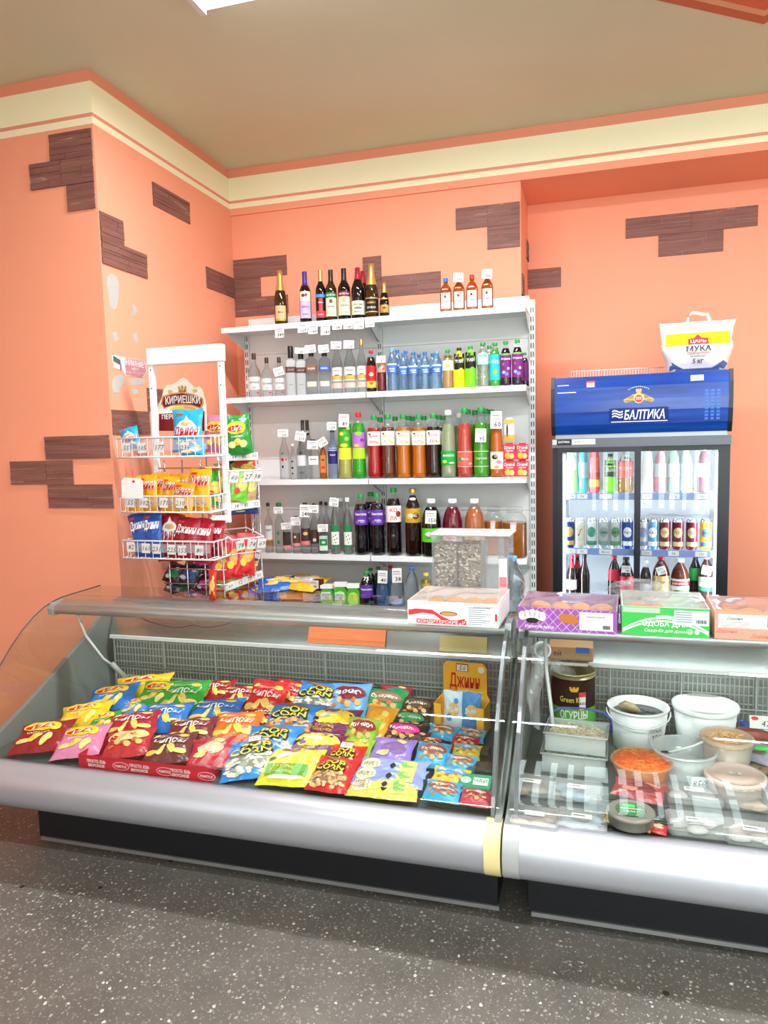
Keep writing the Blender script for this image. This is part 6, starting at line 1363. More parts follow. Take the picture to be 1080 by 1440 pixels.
lie('blue crisp bag with lemon coloured crisps in the left half', 158, 982, 66, 42, .470, 26, -4, 'lb', .032, FBL, d_lays, group=L)
lie('yellow crisp bag at the very back left of the counter', 200, 966, 78, 36, .475, 28, -6, 'lyb', .032, FY_, d_lays, group=L)
lie('green crisp bag with yellow logo at the back left', 222, 977, 52, 42, .485, 30, -14, 'lgb', .032, FGN, d_lays, group=L)
lie('pale blue crisp bag tucked before the green ones', 189, 996, 42, 32, .445, 22, 4, 'lbl', .026, film(90, 140, 206), d_lays, group=L)
M_ = 'Moscow style crisp bags'
M_ = 'crisp bags with white script lettering'
lie('large green crisp bag with white script at the back', 256, 981, 66, 50, .480, 30, -10, 'cg', .034, FGN, d_chips, group=M_)
lie('blue crisp bag with white script left of the seam', 232, 1010, 66, 46, .445, 24, -12, 'cb', .032, FBL, d_chips, group=M_)
lie('dark red crisp bag at the back beside the green script bag', 300, 973, 58, 32, .475, 28, 4, 'cr1', .03, FDR, d_chips, group=M_)
lie('dark red crisp bag at the back crossed by the glass seam', 336, 981, 54, 34, .465, 26, 0, 'cr2', .03, FDR, d_chips, group=M_)
lie('blue crisp bag with white script behind the orange one', 302, 1002, 76, 40, .445, 24, -4, 'cb2', .03, FBL, d_chips, group=M_)
lie('bright red crisp bag with white script standing tallest at the back', 374, 985, 56, 56, .490, 36, -10, 'crr', .034, FRE, d_chips, group=M_)
lie('red crisp bag with yellow crisp corner behind the tallest red one', 405, 976, 46, 38, .480, 32, -16, 'cry', .03, FRE, d_chips, group=M_)
lie('dark red crisp bag behind the orange one', 366, 1012, 62, 38, .440, 22, -6, 'cdr', .03, FDR, d_chips, group=M_)
lie('orange crisp bag with white script at the glass seam', 332, 1024, 66, 48, .440, 22, -4, 'cor', .032, FOR, d_chips, group=M_)
lie('crimson crisp bag at the back of the red tray', 186, 1020, 70, 42, .445, 22, -6, 'ccr', .03, CRIM, d_chips, group='crisp bags in the red tray')
lie('plum crisp bag at the back right of the red tray', 268, 1028, 66, 40, .440, 22, -4, 'cpl', .03, film(126, 44, 56), d_chips, group='crisp bags in the red tray')
lie('red corn snack bag with yellow lettering at the left of the red tray', 166, 1056, 66, 52, .430, 20, -6, 'chz', .03, film(190, 48, 56), d_nut((226, 200, 150), 'CHETOS', (250, 214, 60)), group='crisp bags in the red tray')
lie('brownish crisp bag in the middle of the red tray', 226, 1062, 66, 54, .430, 20, -8, 'cbr', .03, film(110, 52, 54), d_chips, group='crisp bags in the red tray')
lie('crimson snack bag at the right end of the red tray', 278, 1074, 60, 54, .430, 20, -2, 'cr9', .03, film(190, 40, 56), d_plain((236, 190, 160)), group='crisp bags in the red tray')
# red display tray
c0 = atY(112, 1088, 2.150); c1 = atY(294, 1108, 2.150)
t = thing('display_tray', 'red cardboard display tray with white lettering along the counter front', 'tray', ((c0.x+c1.x)/2, 2.150, .3725))
w_ = c1.x-c0.x; RT = mat((206, 32, 52), .4, noise=.02)
b = MB(); b.box(-w_/2, w_/2, 0, .002, 0, .056, RT); b.box(-w_/2, w_/2, .002, .26, 0, .002, RT); b.box(-w_/2, -w_/2+.002, .002, .26, .002, .056, RT); b.box(w_/2-.002, w_/2, .002, .26, .002, .056, RT); b.build('carton', t)
b = MB(); f = flatXZ(-.001)
for i, u in enumerate((-.32, .02, .33)):
    b.text('ПРОСТО, ЕШЬ', .011, WT, f, bold=.03, w=w_*.15, cx=u*w_-.02, cy=.036); b.text('ВКУСНОЕ', .010, WT, f, bold=.03, w=w_*.13, cx=u*w_-.02, cy=.020)
    b.disc(u*w_+.085, .028, .036, .016, pr(240, 160, 170), f, 16); b.disc(u*w_+.085, .028, .032, .013, pr(206, 40, 60), flatXZ(-.0016), 16); b.text('POMSTICK', .009, WT, flatXZ(-.0022), bold=.02, w=.05, cx=u*w_+.085, cy=.028)
b.build('printed_front', t)
PG = 'popcorn and corn snack bags'
wp = d_pop((222, 216, 196), (196, 190, 170)); op = d_pop((226, 180, 130), (206, 150, 100))
lie('blue popcorn bag at the front beside the glass seam', 346, 1078, 88, 68, .420, 18, 18, 'pb1', .036, FPO, wp, group=PG, ptag='50')
lie('blue popcorn bag, second in the row from the front', 383, 1044, 78, 50, .440, 22, -8, 'pb2', .034, FPO, wp, group=PG, seed=2)
lie('blue popcorn bag with pinkish popcorn, third from the front', 412, 1013, 76, 50, .455, 26, -8, 'pb3', .034, FPO, op, group=PG, seed=3)
lie('blue popcorn bag at the back of the popcorn row', 448, 983, 72, 46, .475, 30, -10, 'pb4', .034, FPO, wp, group=PG, seed=4)
lie('pale blue corn stick bag with maroon label at the back', 490, 986, 56, 48, .480, 32, 6, 'pbm', .032, film(110, 170, 226), d_nut((130, 30, 50), '4000', (255, 255, 255)), group=PG)
lie('purple and yellow corn stick bag, farther of the two', 466, 1021, 72, 48, .445, 24, -6, 'pc1', .034, FPL, d_corn((120, 30, 84)), group=PG)
lie('purple and yellow corn stick bag, nearer of the two', 442, 1055, 76, 50, .430, 22, -10, 'pc2', .034, FPL, d_corn((110, 34, 90)), group=PG, seed=3)
lie('yellow and green corn stick bag at the counter front', 400, 1090, 82, 60, .420, 18, -8, 'yc', .034, FYG, d_corn((96, 160, 50), (250, 222, 80)), group=PG)
lie('red popcorn bag at the counter front', 461, 1098, 60, 56, .420, 18, -12, 'rp1', .030, FRE, op, group=PG)
lie('red popcorn bag with price sticker behind the front one', 484, 1070, 50, 44, .430, 20, -8, 'rp2', .030, FRE, op, group=PG, ptag='50')
lie('green and yellow pretzel bag with maroon label', 508, 1032, 46, 44, .450, 26, -4, 'gy1', .028, FGY, d_nut((150, 40, 40), 'КИ 4000'), group=PG)
lie('green and yellow pretzel bag below the labelled one', 500, 1056, 44, 34, .430, 20, -6, 'gy2', .026, FGY, d_plain((210, 190, 70)), group=PG)
lie('orange snack bag standing behind the pretzel bags', 528, 1022, 42, 58, .455, 30, -14, 'og', .026, film(240, 160, 40), d_plain((250, 190, 80)), group=PG)
SG = 'small snack packs at the right of the left counter'
lie('green and brown cookie bag at the back', 540, 990, 56, 38, .470, 30, -2, 'gb', .028, film(40, 150, 84), d_nut((150, 110, 80), 'Сухарики'), group=SG)
lie('crimson topped pack at the very back behind the green cookie bag', 556, 975, 44, 20, .480, 34, 2, 'ct', .022, film(180, 40, 70), d_plain((40, 150, 120)), group=SG)
lie('blue card pack under the green cookie bag', 534, 1004, 46, 18, .430, 20, 0, 'bc', .016, film(70, 120, 200), d_plain((230, 230, 240)), group=SG)
lie('dark brown nut bag at the back', 585, 998, 46, 32, .460, 28, 2, 'dn', .024, FBR, d_nut((84, 60, 50), 'Арахис', (230, 220, 200)), group=SG)
lie('dark brown nut bag with green arc', 575, 1018, 48, 32, .450, 26, 2, 'dg', .024, FBR, d_nut((40, 150, 90), 'Фисташка', (230, 240, 220)), group=SG)
lie('dark brown nut bag with magenta arc', 566, 1034, 54, 34, .440, 24, 2, 'dm', .024, FBR, d_nut((224, 50, 150), 'Миндаль', (250, 230, 240)), group=SG)
lie('purple nut bag in front of the magenta one', 551, 1058, 58, 38, .430, 20, -4, 'dp', .026, FLV, d_plain((130, 96, 150), (210, 190, 150)), group=SG)
lie('brown nut bag between the magenta pack and the blue pack', 586, 1044, 34, 28, .430, 20, 6, 'db2', .020, FBR, d_plain((90, 60, 50), (220, 160, 150)), group=SG)
nutb = [(622, 1030, 40, 20, 'FSK', 'sky blue pack with yellow edge under the orange display box'), (662, 1034, 38, 18, 'FSK', 'sky blue pack at the right under the orange display box'), (654, 1045, 38, 20, 'FRE', 'small red caramel pack at the right'), (656, 1057, 38, 20, 'FY_', 'small yellow topped nut pack at the right'),
        (608, 1062, 46, 34, 'FSK', 'sky blue almond pack in the middle of the small packs'), (648, 1074, 42, 22, 'FSK', 'sky blue caramel pack below the yellow topped one'), (634, 1092, 50, 24, 'FY_', 'yellow and blue pack below the caramel packs'), (622, 1112, 48, 26, 'FSK', 'blue pack with yellow crown near the counter front'), (616, 1138, 46, 24, 'FSK', 'blue almond pack at the very front'), (664, 1140, 44, 26, 'FPKD', 'rose red caramel pack at the front right corner'),
        (606, 1046, 34, 14, 'FMR', 'dark pack with red chilli print')]
colr = dict(FSK=FSK, FRE=film(190, 40, 60), FY_=film(236, 200, 60), FPKD=film(196, 64, 84), FMR=film(56, 34, 36))
for i, (px, py, w_, h_, cn, lab) in enumerate(nutb):
    lie(lab, px, py, w_, h_, .415 if py > 1080 else .43, 16 if py > 1080 else 22, random.uniform(-6, 6), 'nb%d' % i, .018, colr[cn], d_nut({'FSK': (150, 84, 70), 'FRE': (150, 30, 40), 'FY_': (80, 160, 210), 'FPKD': (160, 40, 60), 'FMR': (190, 40, 44)}[cn], 'Карамель', (255, 240, 220)), seed=i, group=SG)
# wafer packs: long flow packs
def wafer(label, px, py, w_, h_, c, roll, z):
    lie(label, px, py, w_, h_, z, 10, roll, 'wf%d' % int(px*10+py), .016, film(*c), lambda b, mk, w, h, rr: (b.disc(-.3*w, 0, .14*w, .3*h, pr(236, 226, 190), mk(.001), 14), b.text('Wafers', h*.26, pr(130, 96, 40), mk(.002), shear=.25, w=w*.2, cx=-.3*w), b.disc(0.02*w, -.1*h, .04*w, .16*h, INK, mk(.001), 8), b.rect(.1*w, .34*w, -.3*h, .25*h, pr(240, 214, 120), mk(.001), 4, 2), b.disc(.22*w, 0, .09*w, .2*h, pr(120, 180, 90), mk(.0018), 10)), group='wafer packs at the counter front', name='wafer_pack', cat='wafer pack')
wafer('lavender wafer pack, farther of the two', 552, 1080, 96, 24, (150, 160, 206), -6, .425)
wafer('lavender wafer pack, nearer of the two', 546, 1094, 100, 26, (140, 150, 210), -6, .415)
wafer('yellow wafer pack, farther of the two', 540, 1106, 96, 24, (232, 206, 110), -7, .405)
wafer('yellow wafer pack with orange end at the very front', 534, 1120, 100, 26, (232, 200, 90), -7, .40)
# orange seed display box
p = atY(645, 1022, 2.70); t = thing('display_box', 'orange seed display box with tall backboard at the right end of the left counter', 'display box', (p.x, 2.70, .40), R(-6))
OB = mat((242, 176, 44), .45, noise=.02); W_, D_ = .205, .10
kz = lambda py: atY(645, py, 2.76).z-.40
top = kz(935); sh = kz(985)
b = MB(); b.prism([(-W_/2, 0), (W_/2, 0), (W_/2, sh), (W_/2-.012, sh+.02), (W_/2-.012, top-.02), (W_/2-.028, top), (-W_/2+.028, top), (-W_/2+.012, top-.02), (-W_/2+.012, sh+.02), (-W_/2, sh)], D_-.003, D_, OB); b.build('backboard', t)
b = MB(); b.box(-W_/2, W_/2, 0, .003, 0, .03, OB); b.box(-W_/2, -W_/2+.03, 0, .003, .03, .115, OB); b.box(W_/2-.03, W_/2, 0, .003, .03, .115, OB); b.box(-W_/2, W_/2, .003, D_-.003, 0, .003, OB)
for s in (-1, 1):
    x = s*(W_/2-.0015); b.add([(x-.0015, 0, 0), (x-.0015, D_-.003, 0), (x-.0015, D_-.003, sh), (x-.0015, 0, .115), (x+.0015, 0, 0), (x+.0015, D_-.003, 0), (x+.0015, D_-.003, sh), (x+.0015, 0, .115)], [(3, 2, 1, 0), (4, 5, 6, 7), (0, 1, 5, 4), (2, 3, 7, 6), (3, 0, 4, 7)], OB)
b.build('tray', t)
f = flatXZ(D_-.0045); b = MB(); b.text('Джинн', .055, pr(196, 40, 36), f, bold=.03, w=.125, cx=0, cy=top-.075); b.text('любимые', .016, pr(250, 236, 200), f, shear=.3, bold=.02, cx=.02, cy=top-.118); b.text('попробуй', .014, pr(250, 236, 200), f, shear=.3, cx=.03, cy=top-.138)
b.rect(-.035, .015, top-.038, top-.006, pr(120, 40, 30), f); b.rect(-.032, .012, top-.036, top-.01, PAPER, flatXZ(D_-.005)); b.text('50', .02, INK, flatXZ(D_-.0056), shear=.2, cx=-.01, cy=top-.023, res=1)
b.disc(.068, top-.025, .014, .014, pr(236, 226, 200), f, 12); b.build('printed_face', t)
b = MB(); b.text('ВОЛЬНЫЙ С', .014, WT, flatXZ(-.001), bold=.02, w=.11, cx=-.02, cy=.015); b.build('front_lettering', t)
c_ = p
for i, (dx, lab, c) in enumerate(((-.035, 'blue and white seed pack at the left inside the orange display box', (206, 226, 240)), (.04, 'blue and white seed pack at the right inside the orange display box', (70, 140, 210)))):
    bag(lab, 'seed packs in the orange display box', 'sd%d' % i, .08, .15, .012, film(*c), d_plain((220, 180, 110), (90, 140, 210), 'ДЖИНН'), orient((p.x+dx+.004, 2.745-dx*.1, .482), R(84), R(-6)), i)
# clear plastic boxes with green stickers in the corner
for i, (px, py, lab) in enumerate(((680, 1062, 'clear plastic box with green sticker, farther of the two in the corner'), (684, 1086, 'clear plastic box with green sticker, nearer of the two in the corner'))):
    q = atZ(px, py, .41); b = MB(); b.rbox(-.045, .045, -.035, .035, -.03, .03, .006, clear('dark_box', (.55, .56, .55), 1.45, .1, body=.2, bodycol=(90, 92, 90)), 1); o = tag(b.build('plastic_box', None, (q.x-.02, q.y, .404)), lab, 'plastic box', 'clear plastic boxes in the counter corner')
    b = MB(); b.rect(-.018, .012, -.01, .012, pr(170, 226, 40), flatXZ(-.0365)); b.build('sticker', o)
q = atZ(668, 1106, .40); b = MB(); b.rbox(-.055, .055, -.035, .035, -.012, .012, .003, mat((46, 150, 104), .4), 1); ff = lambda x, y: (x, y, .0128); b.disc(-.03, 0, .018, .016, pr(190, 226, 206), ff); b.rect(-.005, .045, -.02, .016, pr(220, 236, 226), ff); b.text('ЧАЙ', .016, pr(40, 100, 80), lambda x, y: (x, y, .0136), cx=.02)
tag(b.build('tea_box', None, (q.x, q.y, .41), (R(14), 0, 0)), 'green flat box with pale lettering near the front right corner', 'box')

# ================================================================ GOODS IN THE RIGHT COUNTER
TZ = .3725
def tub(name, label, cat, px, py, Y, r0, r1, H, m, lid=None, food=None, fz=.8, z=TZ, group=None, rim=True, n=24):
    p = atY(px, py, Y)
    t = thing(name, label, cat, (p.x, Y, z), 0, group)
    b = MB(); b.lathe([(r0*.96, 0), (r0, .004), (r1, H), (r1*.965, H), (r0*.955, .008)], m, n, cap=(True, False)); b.add([(0, 0, .008)]+[(r0*.955*math.cos(2*math.pi*(k+.5)/n), r0*.955*math.sin(2*math.pi*(k+.5)/n), .008) for k in range(n)], [(0, 1+k, 1+(k+1) % n) for k in range(n)], m); b.build('bowl', t)
    if rim: b = MB(); b.tube([(r1*1.015*math.cos(2*math.pi*k/n), r1*1.015*math.sin(2*math.pi*k/n), H-.004) for k in range(n)], .0042, m, 6, True); b.build('rim', t)
    if lid is not None:
        b = MB(); b.lathe([(r1*1.05, H-.008), (r1*1.06, H), (r1*1.05, H+.006), (r1*.93, H+.007), (r1*.90, H+.002), (r1*.6, H+.002)], lid, n); b.build('lid', t)
    if food is not None:
        fm, kind, sd = food; rr = random.Random(sd); rf = (r0+(r1-r0)*fz)*.95; b = MB(); V = [(0, 0, H*fz+.004)]; k2 = 5
        for j in range(1, k2+1):
            for k in range(n):
                a = 2*math.pi*k/n; q = j/k2; V.append((rf*q*math.cos(a), rf*q*math.sin(a), H*fz+(.012*(1-q*q) if kind != 'flat' else 0)+(rr.uniform(-.003, .003) if j < k2 else 0)))
        F = [(0, 1+k, 1+(k+1) % n) for k in range(n)]+[(1+(j-1)*n+k, 1+j*n+k, 1+j*n+(k+1) % n, 1+(j-1)*n+(k+1) % n) for j in range(1, k2) for k in range(n)]
        b.add(V, F, fm[0], True); b.lathe([(r0*.93, .01), (rf, H*fz)], fm[0], n, cap=(True, False))
        if kind == 'shred':
            for i in range(260):
                a, q = rr.uniform(0, 6.28), math.sqrt(rr.random())*.95; x, y = rf*q*math.cos(a), rf*q*math.sin(a); zz = H*fz+.012*(1-q*q)+rr.uniform(.001, .007); an = rr.uniform(0, 6.28); l = rr.uniform(.008, .018); dz = rr.uniform(-.003, .004)
                b.tube([(x, y, zz), (x+l*math.cos(an), y+l*math.sin(an), zz+dz)], .0013, rr.choice(fm), 3)
        tag(b.build('food', t), kind='stuff')
    return t, p
# pickle can
p = atY(806, 1003, 2.86); rC = .083; HC = atY(806, 948, 2.78).z-TZ
t = thing('pickle_can', 'large black and green pickle can with a plastic bag in its mouth', 'can', (p.x, 2.845, TZ), R(4))
TIN = mat((176, 170, 130), .35, .6, noise=.03); b = MB(); b.lathe([(rC, 0), (rC, HC), (rC*.965, HC), (rC*.965, .01)], TIN, 28, cap=(True, False)); b.add([(0, 0, .01)]+[(rC*.965*math.cos(2*math.pi*(k+.5)/28), rC*.965*math.sin(2*math.pi*(k+.5)/28), .01) for k in range(28)], [(0, 1+k, 1+(k+1) % 28) for k in range(28)], TIN); b.build('body', t)
for z in (.004, HC-.002):
    b = MB(); b.tube([(rC*1.01*math.cos(2*math.pi*k/24), rC*1.01*math.sin(2*math.pi*k/24), z) for k in range(24)], .003, TIN, 5, True); b.build('rim', t)
b = MB(); b.lathe([(rC*1.006, .008), (rC*1.006, HC*.52)], pr(84, 170, 52), 28, cap=(False, False)); b.lathe([(rC*1.006, HC*.52), (rC*1.006, HC*.93)], pr(30, 26, 24), 28, cap=(False, False))
f = cyl_fn(rC, 0, 0, 1.012); f2 = cyl_fn(rC, 0, 0, 1.02)
b.text('Green King', .022, pr(226, 200, 90), f, bold=.01, w=.10, cx=-.005, cy=HC*.65); b.text('ОГУРЦЫ', .030, WT, f, bold=.03, w=.108, cx=0, cy=HC*.43); b.text('маринованные', .010, WT, f, w=.07, cy=HC*.27)
for s in (-1, 0, 1): b.disc(s*.011, HC*.80, .006, .012, pr(236, 180, 40), f, 6, rot=-.4*s)
b.rect(.018, .046, HC*.50, HC*.76, pr(214, 60, 66), f, 3); b.rect(.020, .044, HC*.51, HC*.69, PAPER, f2, 3); b.text('440', .014, INK, cyl_fn(rC, 0, 0, 1.03), cx=.032, cy=HC*.60, res=1)
b.build('label', t)
rr = random.Random(9); b = MB(); V = []; n, k = 14, 6
for i in range(k+1):
    for j in range(n):
        a = 2*math.pi*j/n; s = (.030+.018*math.sin(i*.9))*(1+.22*math.sin(3*a+i)+rr.uniform(-.08, .08)); V.append((-.045-.004*i+s*math.cos(a)*(1.3-.12*i), s*math.sin(a)*.8, HC-.05+.021*i+.008*math.sin(2*a)))
b.add(V, [(i*n+j, i*n+(j+1) % n, (i+1)*n+(j+1) % n, (i+1)*n+j) for i in range(k) for j in range(n)], clear('thin_bag', (.96, .97, .97), 1.5, .15, body=.25)); tag(b.build('plastic_bag', None, t.location.copy()), 'crumpled clear plastic bag stuffed in the pickle can mouth', 'plastic bag')
WB = mat((236, 238, 240), .35, noise=.01)
t, p = tub('plastic_bucket', 'open white plastic bucket with dark herring brine and a dipped fish', 'bucket', 897, 1020, 2.80, .088, .108, .165, WB, None, ([mat((44, 50, 54), .1, noise=.05)], 'flat', 3), .80)
fish = MB(); fish.tube([(-.065, .01, .15), (-.045, 0, .158), (-.02, -.008, .155), (.005, -.02, .146)], [.012, .020, .018, .006], mat((150, 136, 100), .3, noise=.12, nscale=30), 8); tag(fish.build('herring', None, t.location.copy()), 'grey brown herring piece resting in the open white bucket', 'fish')
b = MB(); ff = cyl_fn(.101, .62, 0, 1.012); b.rect(-.03, .03, .06, .115, PAPER, ff, 4); b.text('СЕЛЬДЬ', .010, INK, cyl_fn(.101, .62, 0, 1.02), cy=.10, res=1, w=.05); b.text('350', .02, INK, cyl_fn(.101, .62, 0, 1.02), cy=.076, res=1); b.build('price_sticker', t)
b = MB(); b.tube([(-.115*math.cos(a)+0, -.118*math.sin(a)-.0, .145-.03*math.sin(a)) for a in [math.pi*k/14 for k in range(15)]], .003, WHITE, 5); b.build('wire_handle', t)
t, p = tub('plastic_bucket', 'white plastic bucket closed with a flat white lid at the back', 'bucket', 991, 1030, 2.84, .094, .112, .168, WB, mat((240, 243, 246), .3, noise=.01))
b = MB(); ff = cyl_fn(.103, -.35, 0, 1.012); b.text('ИСК', .02, pr(120, 126, 134), ff, cy=.06); b.build('mark', t)
# stacked rectangular containers with cabbage
def rtub(name, label, px, py, Y, W, D, H, z, foodm, sd, yaw):
    p = atY(px, py, Y); t = thing(name, label, 'container', (p.x, Y, z), R(yaw), 'stacked rectangular salad tubs'); b = MB()
    for (x0, x1, y0, y1) in ((-W/2, W/2, -D/2, -D/2+.003), (-W/2, W/2, D/2-.003, D/2), (-W/2, -W/2+.003, -D/2+.003, D/2-.003), (W/2-.003, W/2, -D/2+.003, D/2-.003)): b.box(x0, x1, y0, y1, 0, H, MILKY)
    b.box(-W/2, W/2, -D/2, D/2, -.003, 0, MILKY); b.build('bowl', t)
    b = MB(); rr = random.Random(sd); b.tube([(-W/2-.005, -D/2-.005, H), (W/2+.005, -D/2-.005, H), (W/2+.005, D/2+.005, H), (-W/2-.005, D/2+.005, H)], .0045, MILKY, 6, True); b.build('rim', t)
    b = MB(); b.rbox(-W/2+.006, W/2-.006, -D/2+.006, D/2-.006, .003, H*.68, .01, foodm[0], 1)
    for i in range(300):
        x, y = rr.uniform(-W/2+.012, W/2-.012), rr.uniform(-D/2+.012, D/2-.012); zz = H*.68+rr.uniform(0, .016)*(1-(2*x/W)**2); an = rr.uniform(0, 6.28); l = rr.uniform(.01, .026)
        b.tube([(x, y, zz), (x+l*.5*math.cos(an), y+l*.5*math.sin(an), zz+rr.uniform(0, .006)), (x+l*math.cos(an+.4), y+l*math.sin(an+.4), zz)], .0014, rr.choice(foodm), 3)
    tag(b.build('food', t), kind='stuff'); return t
CAB = [mat((226, 214, 186), .5, noise=.06), mat((240, 234, 214), .5, noise=0), mat((206, 184, 146), .5, noise=0)]
rtub('salad_tub', 'upper rectangular tub heaped with shredded sauerkraut', 811, 1045, 2.58, .205, .135, .062, .452, CAB, 4, -4)
rtub('salad_tub', 'lower rectangular tub of sauerkraut beneath the heaped one', 808, 1060, 2.575, .215, .14, .066, TZ+.004, CAB, 5, -2)
b = MB(); pts = [atY(768, 1015, 2.66), atY(772, 1003, 2.66), atY(790, 995, 2.67), atY(820, 996, 2.67), atY(848, 1002, 2.66), atY(860, 1012, 2.66), atY(861, 1030, 2.66)]; b.tube([tuple(q) for q in pts], .0035, mat((70, 80, 190), .4, noise=0), 6)
tag(b.build('bucket_handle'), 'thin blue plastic handle arching behind the sauerkraut tubs', 'handle')
CAR = [mat((232, 110, 40), .5, noise=.06), mat((244, 134, 56), .5, noise=0), mat((214, 86, 24), .5, noise=0)]
t, p = tub('salad_tub', 'round tub of shredded orange carrot salad', 'container', 902, 1062, 2.47, .080, .096, .062, clear('orange_tub', (.98, .86, .74), 1.45, .1, body=.3, bodycol=(240, 170, 110)), None, (CAR, 'shred', 6), .86, z=TZ+.035)
b = MB(); b.lathe([(.078, 0), (.080, .033)], mat((206, 110, 80), .5), 20); b.build('stack_base', t, (0, 0, -.034))
tagcard(t, (0.01, -.098, -.004), .05, .03, (R(-20), 0, 0), '320', lines=False)
t, p = tub('salad_tub', 'large clear round tub with a pale salad and a spoon', 'container', 962, 1045, 2.56, .086, .104, .115, MILKY, None, ([mat((196, 200, 196), .4, noise=.05)], 'flat', 7), .45, z=TZ)
b = MB(); b.tube([(-.05, -.01, .095), (.03, .02, .112), (.085, .05, .13)], [.004, .004, .005], WHITE, 6); b.disc(-.058, -.012, .018, .012, INK, lambda x, y: (x, y, .096)); tag(b.build('serving_spoon', None, t.location.copy()), 'white plastic serving spoon lying in the clear round tub', 'spoon')
tagcard(t, (.035, -.098, .035), .05, .045, (0, R(3), R(20)), '850', lines=False)
SAL = [mat((240, 190, 130), .45, noise=.08), mat((246, 206, 156), .45, noise=0)]
t, p = tub('salad_tub', 'tall peach coloured salad tub with lid stacked behind the pink lidded tub', 'container', 1022, 1045, 2.62, .070, .082, .125, clear('peach_tub', (.98, .93, .88), 1.45, .1, body=.3), clear('peach_lid', (.97, .93, .9), 1.45, .1, body=.45, bodycol=(250, 214, 180)), (SAL, 'shred', 8), .92, z=TZ+.012)
t, p = tub('salad_tub', 'low round tub with pale pink lid in front of the peach tub', 'container', 1034, 1078, 2.46, .076, .090, .065, clear('pink_tub', (.98, .93, .92), 1.45, .1, body=.3), clear('pink_lid', (.97, .92, .91), 1.45, .1, body=.6, bodycol=(250, 222, 212)), ([mat((236, 180, 150), .5, noise=.06)], 'flat', 9), .85, z=TZ+.01)
b = MB(); b.rect(-.018, .018, -.008, .008, PAPER, lambda x, y: (x, y, .0735)); b.text('Хе', .010, INK, lambda x, y: (x, y, .0742), res=1); b.build('sticker', t)
# sausages and blue pack at the right edge
p = atY(1052, 1008, 2.74); b = MB(); b.tube([(-.06, 0, 0), (-.03, -.01, .008), (.02, -.012, .01), (.07, -.01, .004)], [.012, .024, .026, .018], mat((150, 70, 60), .35, noise=.08), 10); tag(b.build('sausage', None, (p.x, 2.74, .475)), 'reddish brown sausage behind the lidded tubs at the right edge', 'sausage')
b = MB(); b.box(-.045, .045, 0, .001, -.022, .022, PAPER); b.disc(-.028, .012, .012, .007, pr(220, 50, 70), flatXZ(-.0006)); b.text('475', .02, INK, flatXZ(-.0006), shear=.2, cx=.012, cy=-.004, res=1); p = atY(1074, 1016, 2.70); tag(b.build('price_card', None, p, (R(-15), 0, 0)), 'white price card marked 475 at the right edge of the counter', 'price card')
PK = 'packed goods in the right counter'
lie('blue plastic pack of fish under the 475 price card', 1075, 1040, 70, 36, .44, 20, 0, 'bp', .024, film(50, 70, 150), d_plain((210, 220, 236), (60, 200, 90)), group=PK, name='food_pack', cat='food pack')
lie('clear pack with bright green sticker below the blue pack', 1078, 1062, 60, 30, .43, 18, 0, 'bp2', .022, film(150, 150, 170), d_plain((60, 206, 90), (120, 90, 90)), group=PK, name='food_pack', cat='food pack')
for i, (px, py, lab) in enumerate(((1062, 1080, 'small dark meatball left of the pair at the right edge'), (1076, 1084, 'small dark meatball right of the pair at the right edge'))):
    q = atZ(px, py, .42); b = MB(); pastry(b, (0, 0, 0), .026, mat((120, 84, 70), .5, noise=.1), i); b.lathe([(.014, -.02), (.024, -.008), (.026, 0)], mat((120, 84, 70), .5, noise=.1), 10); tag(b.build('meatball', None, (q.x, q.y, .42)), lab, 'meatball')
# front row: flat packs behind the sloping glass
lie('red smoked fish pack in the middle of the counter front', 898, 1112, 66, 26, .41, 12, 0, 'rf', .018, film(150, 44, 44), d_plain((110, 30, 34), (200, 120, 100)), group=PK, name='food_pack', cat='food pack')
b = MB()
for i in range(13): b.tube([(-.11, .015*i, 0), (.11, .015*i, 0)], .0028, mat((60, 64, 68), .4, .3), 5)
for x in (-.1, .1): b.tube([(x, 0, -.003), (x, .18, -.003)], .003, mat((60, 64, 68), .4, .3), 5)
q = atZ(892, 1150, .385); tag(b.build('tray_grate', None, (q.x, 2.17, .385)), 'dark wire grate lying on the counter floor under the green-topped tin', 'grate')
q = atZ(887, 1140, .43); t = thing('round_tin', 'round grey tin with green label lid on the wire grate', 'tin', (q.x, q.y, .392))
TG = mat((120, 118, 108), .35, noise=.04); b = MB(); b.lathe([(.060, 0), (.066, .006), (.066, .030), (.070, .032), (.070, .038), (.064, .041)], TG, 26); b.build('tub', t)
b = MB(); fl = lambda x, y: (x, y, .0418); f2 = lambda x, y: (x, y, .0425); f3 = lambda x, y: (x, y, .0432); b.disc(0, 0, .045, .045, pr(90, 84, 66), fl, 20); b.disc(0, -.004, .040, .038, pr(30, 110, 56), f2, 20); b.rect(-.03, .03, .000, .006, pr(206, 200, 150), f3); b.rect(-.022, .012, .012, .028, pr(60, 220, 90), f3); b.text('САЛАТ', .009, WT, f3, cy=-.014); b.build('label', t)
lie('yellow and red carton lying at the counter front edge', 884, 1166, 62, 18, .392, 8, 0, 'yr', .012, film(226, 190, 90), d_plain((200, 50, 44), (240, 220, 150), 'Краб'), group=PK, name='food_pack', cat='food pack')
lie('red pack beside the yellow carton at the front edge', 922, 1176, 34, 14, .388, 8, 0, 'rr', .010, film(190, 40, 44), d_plain((230, 180, 170)), group=PK, name='food_pack', cat='food pack')
VP = clear('vacuum_pack', (.93, .94, .95), 1.5, .15, body=.3, bodycol=(206, 206, 206))
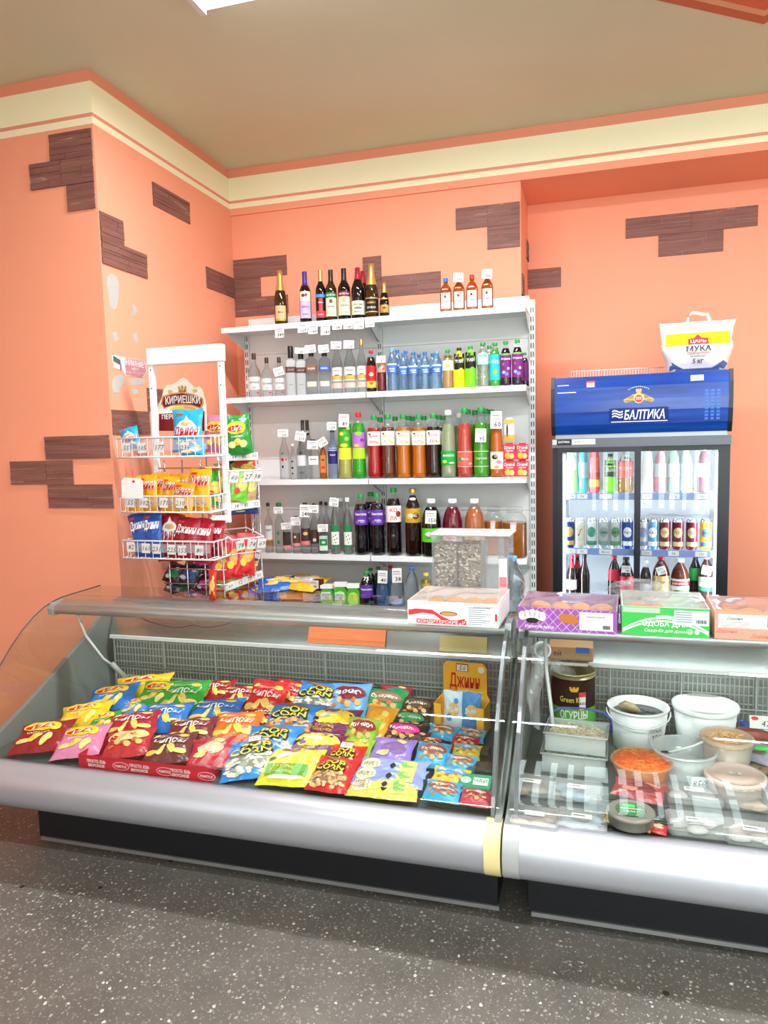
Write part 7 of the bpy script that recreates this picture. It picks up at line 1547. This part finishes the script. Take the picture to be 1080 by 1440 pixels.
def tray(px, py, w_, d_, label, c, sd):
    q = atZ(px, py, .40); t = thing('food_tray', label, 'food tray', (q.x, q.y, TZ+.002), R(random.uniform(-4, 4)), 'film covered trays at the front of the right counter'); b = MB(); b.rbox(-w_/2, w_/2, -d_/2, d_/2, 0, .03, .008, VP, 1); b.build('shell', t)
    b = MB(); rr = random.Random(sd)
    for i in range(5): pastry(b, (rr.uniform(-w_*.3, w_*.3), rr.uniform(-d_*.3, d_*.3), .006), .03, mat(c, .5, noise=.1), i)
    b.build('food', t); q = MB(); q.rect(-.03, .03, -.014, .014, PAPER, lambda x, y: (x, y, .0312)); q.rect(-.026, .01, 0, .004, INK, lambda x, y: (x, y, .0318)); q.build('sticker', t)
tray(748, 1100, .14, .12, 'film covered tray of brown fillets at the front left of the right counter', (150, 120, 100), 1)
tray(752, 1146, .15, .11, 'film covered tray of pale fillets at the glass edge front left', (176, 150, 120), 2)
tray(812, 1108, .16, .12, 'film covered tray with bluish contents left of the smoked fish', (150, 170, 196), 3)
tray(818, 1150, .15, .11, 'film covered tray with pale blue contents left of the grate', (170, 190, 206), 4)
tray(976, 1112, .17, .12, 'film covered round tray right of the smoked fish', (196, 188, 186), 5)
tray(980, 1155, .17, .12, 'film covered tray right of the grate near the front', (206, 196, 196), 6)
tray(1055, 1120, .16, .12, 'film covered tray with peach fillets below the pink tub', (214, 176, 150), 7)
tray(1060, 1168, .16, .12, 'film covered tray at the front right of the photo', (206, 196, 190), 8)
# loose clear bag hanging at the left end
rr = random.Random(2); b = MB(); V = []; nx, ny = 6, 16
for k in (0, 1):
    for j in range(ny+1):
        for i in range(nx+1):
            u, v = i/nx, j/ny; V.append((-.215+.05*u*(1-.3*v)+.006*math.sin(9*v+5*u)+.004*k, 2.60+.03*math.sin(7*v+4*u)-.1*v, .80-.26*v))
m_ = (nx+1)*(ny+1); F = []
for j in range(ny):
    for i in range(nx): a = j*(nx+1)+i; F += [(a, a+1, a+nx+2, a+nx+1), (m_+a, m_+a+nx+1, m_+a+nx+2, m_+a+1)]
b.add(V, F, clear('thin_bag', (.96, .97, .97), 1.5, .15, body=.25)); tag(b.build('plastic_sheet'), 'crumpled clear plastic sheet hanging at the left end of the right counter', 'plastic film')
b = MB(); b.tube([(-.165, 2.66, .84), (-.16, 2.65, .70), (-.145, 2.64, .58), (-.135, 2.62, .50)], .007, WHITE, 8); b.build('lamp_cable', rc, -RO)
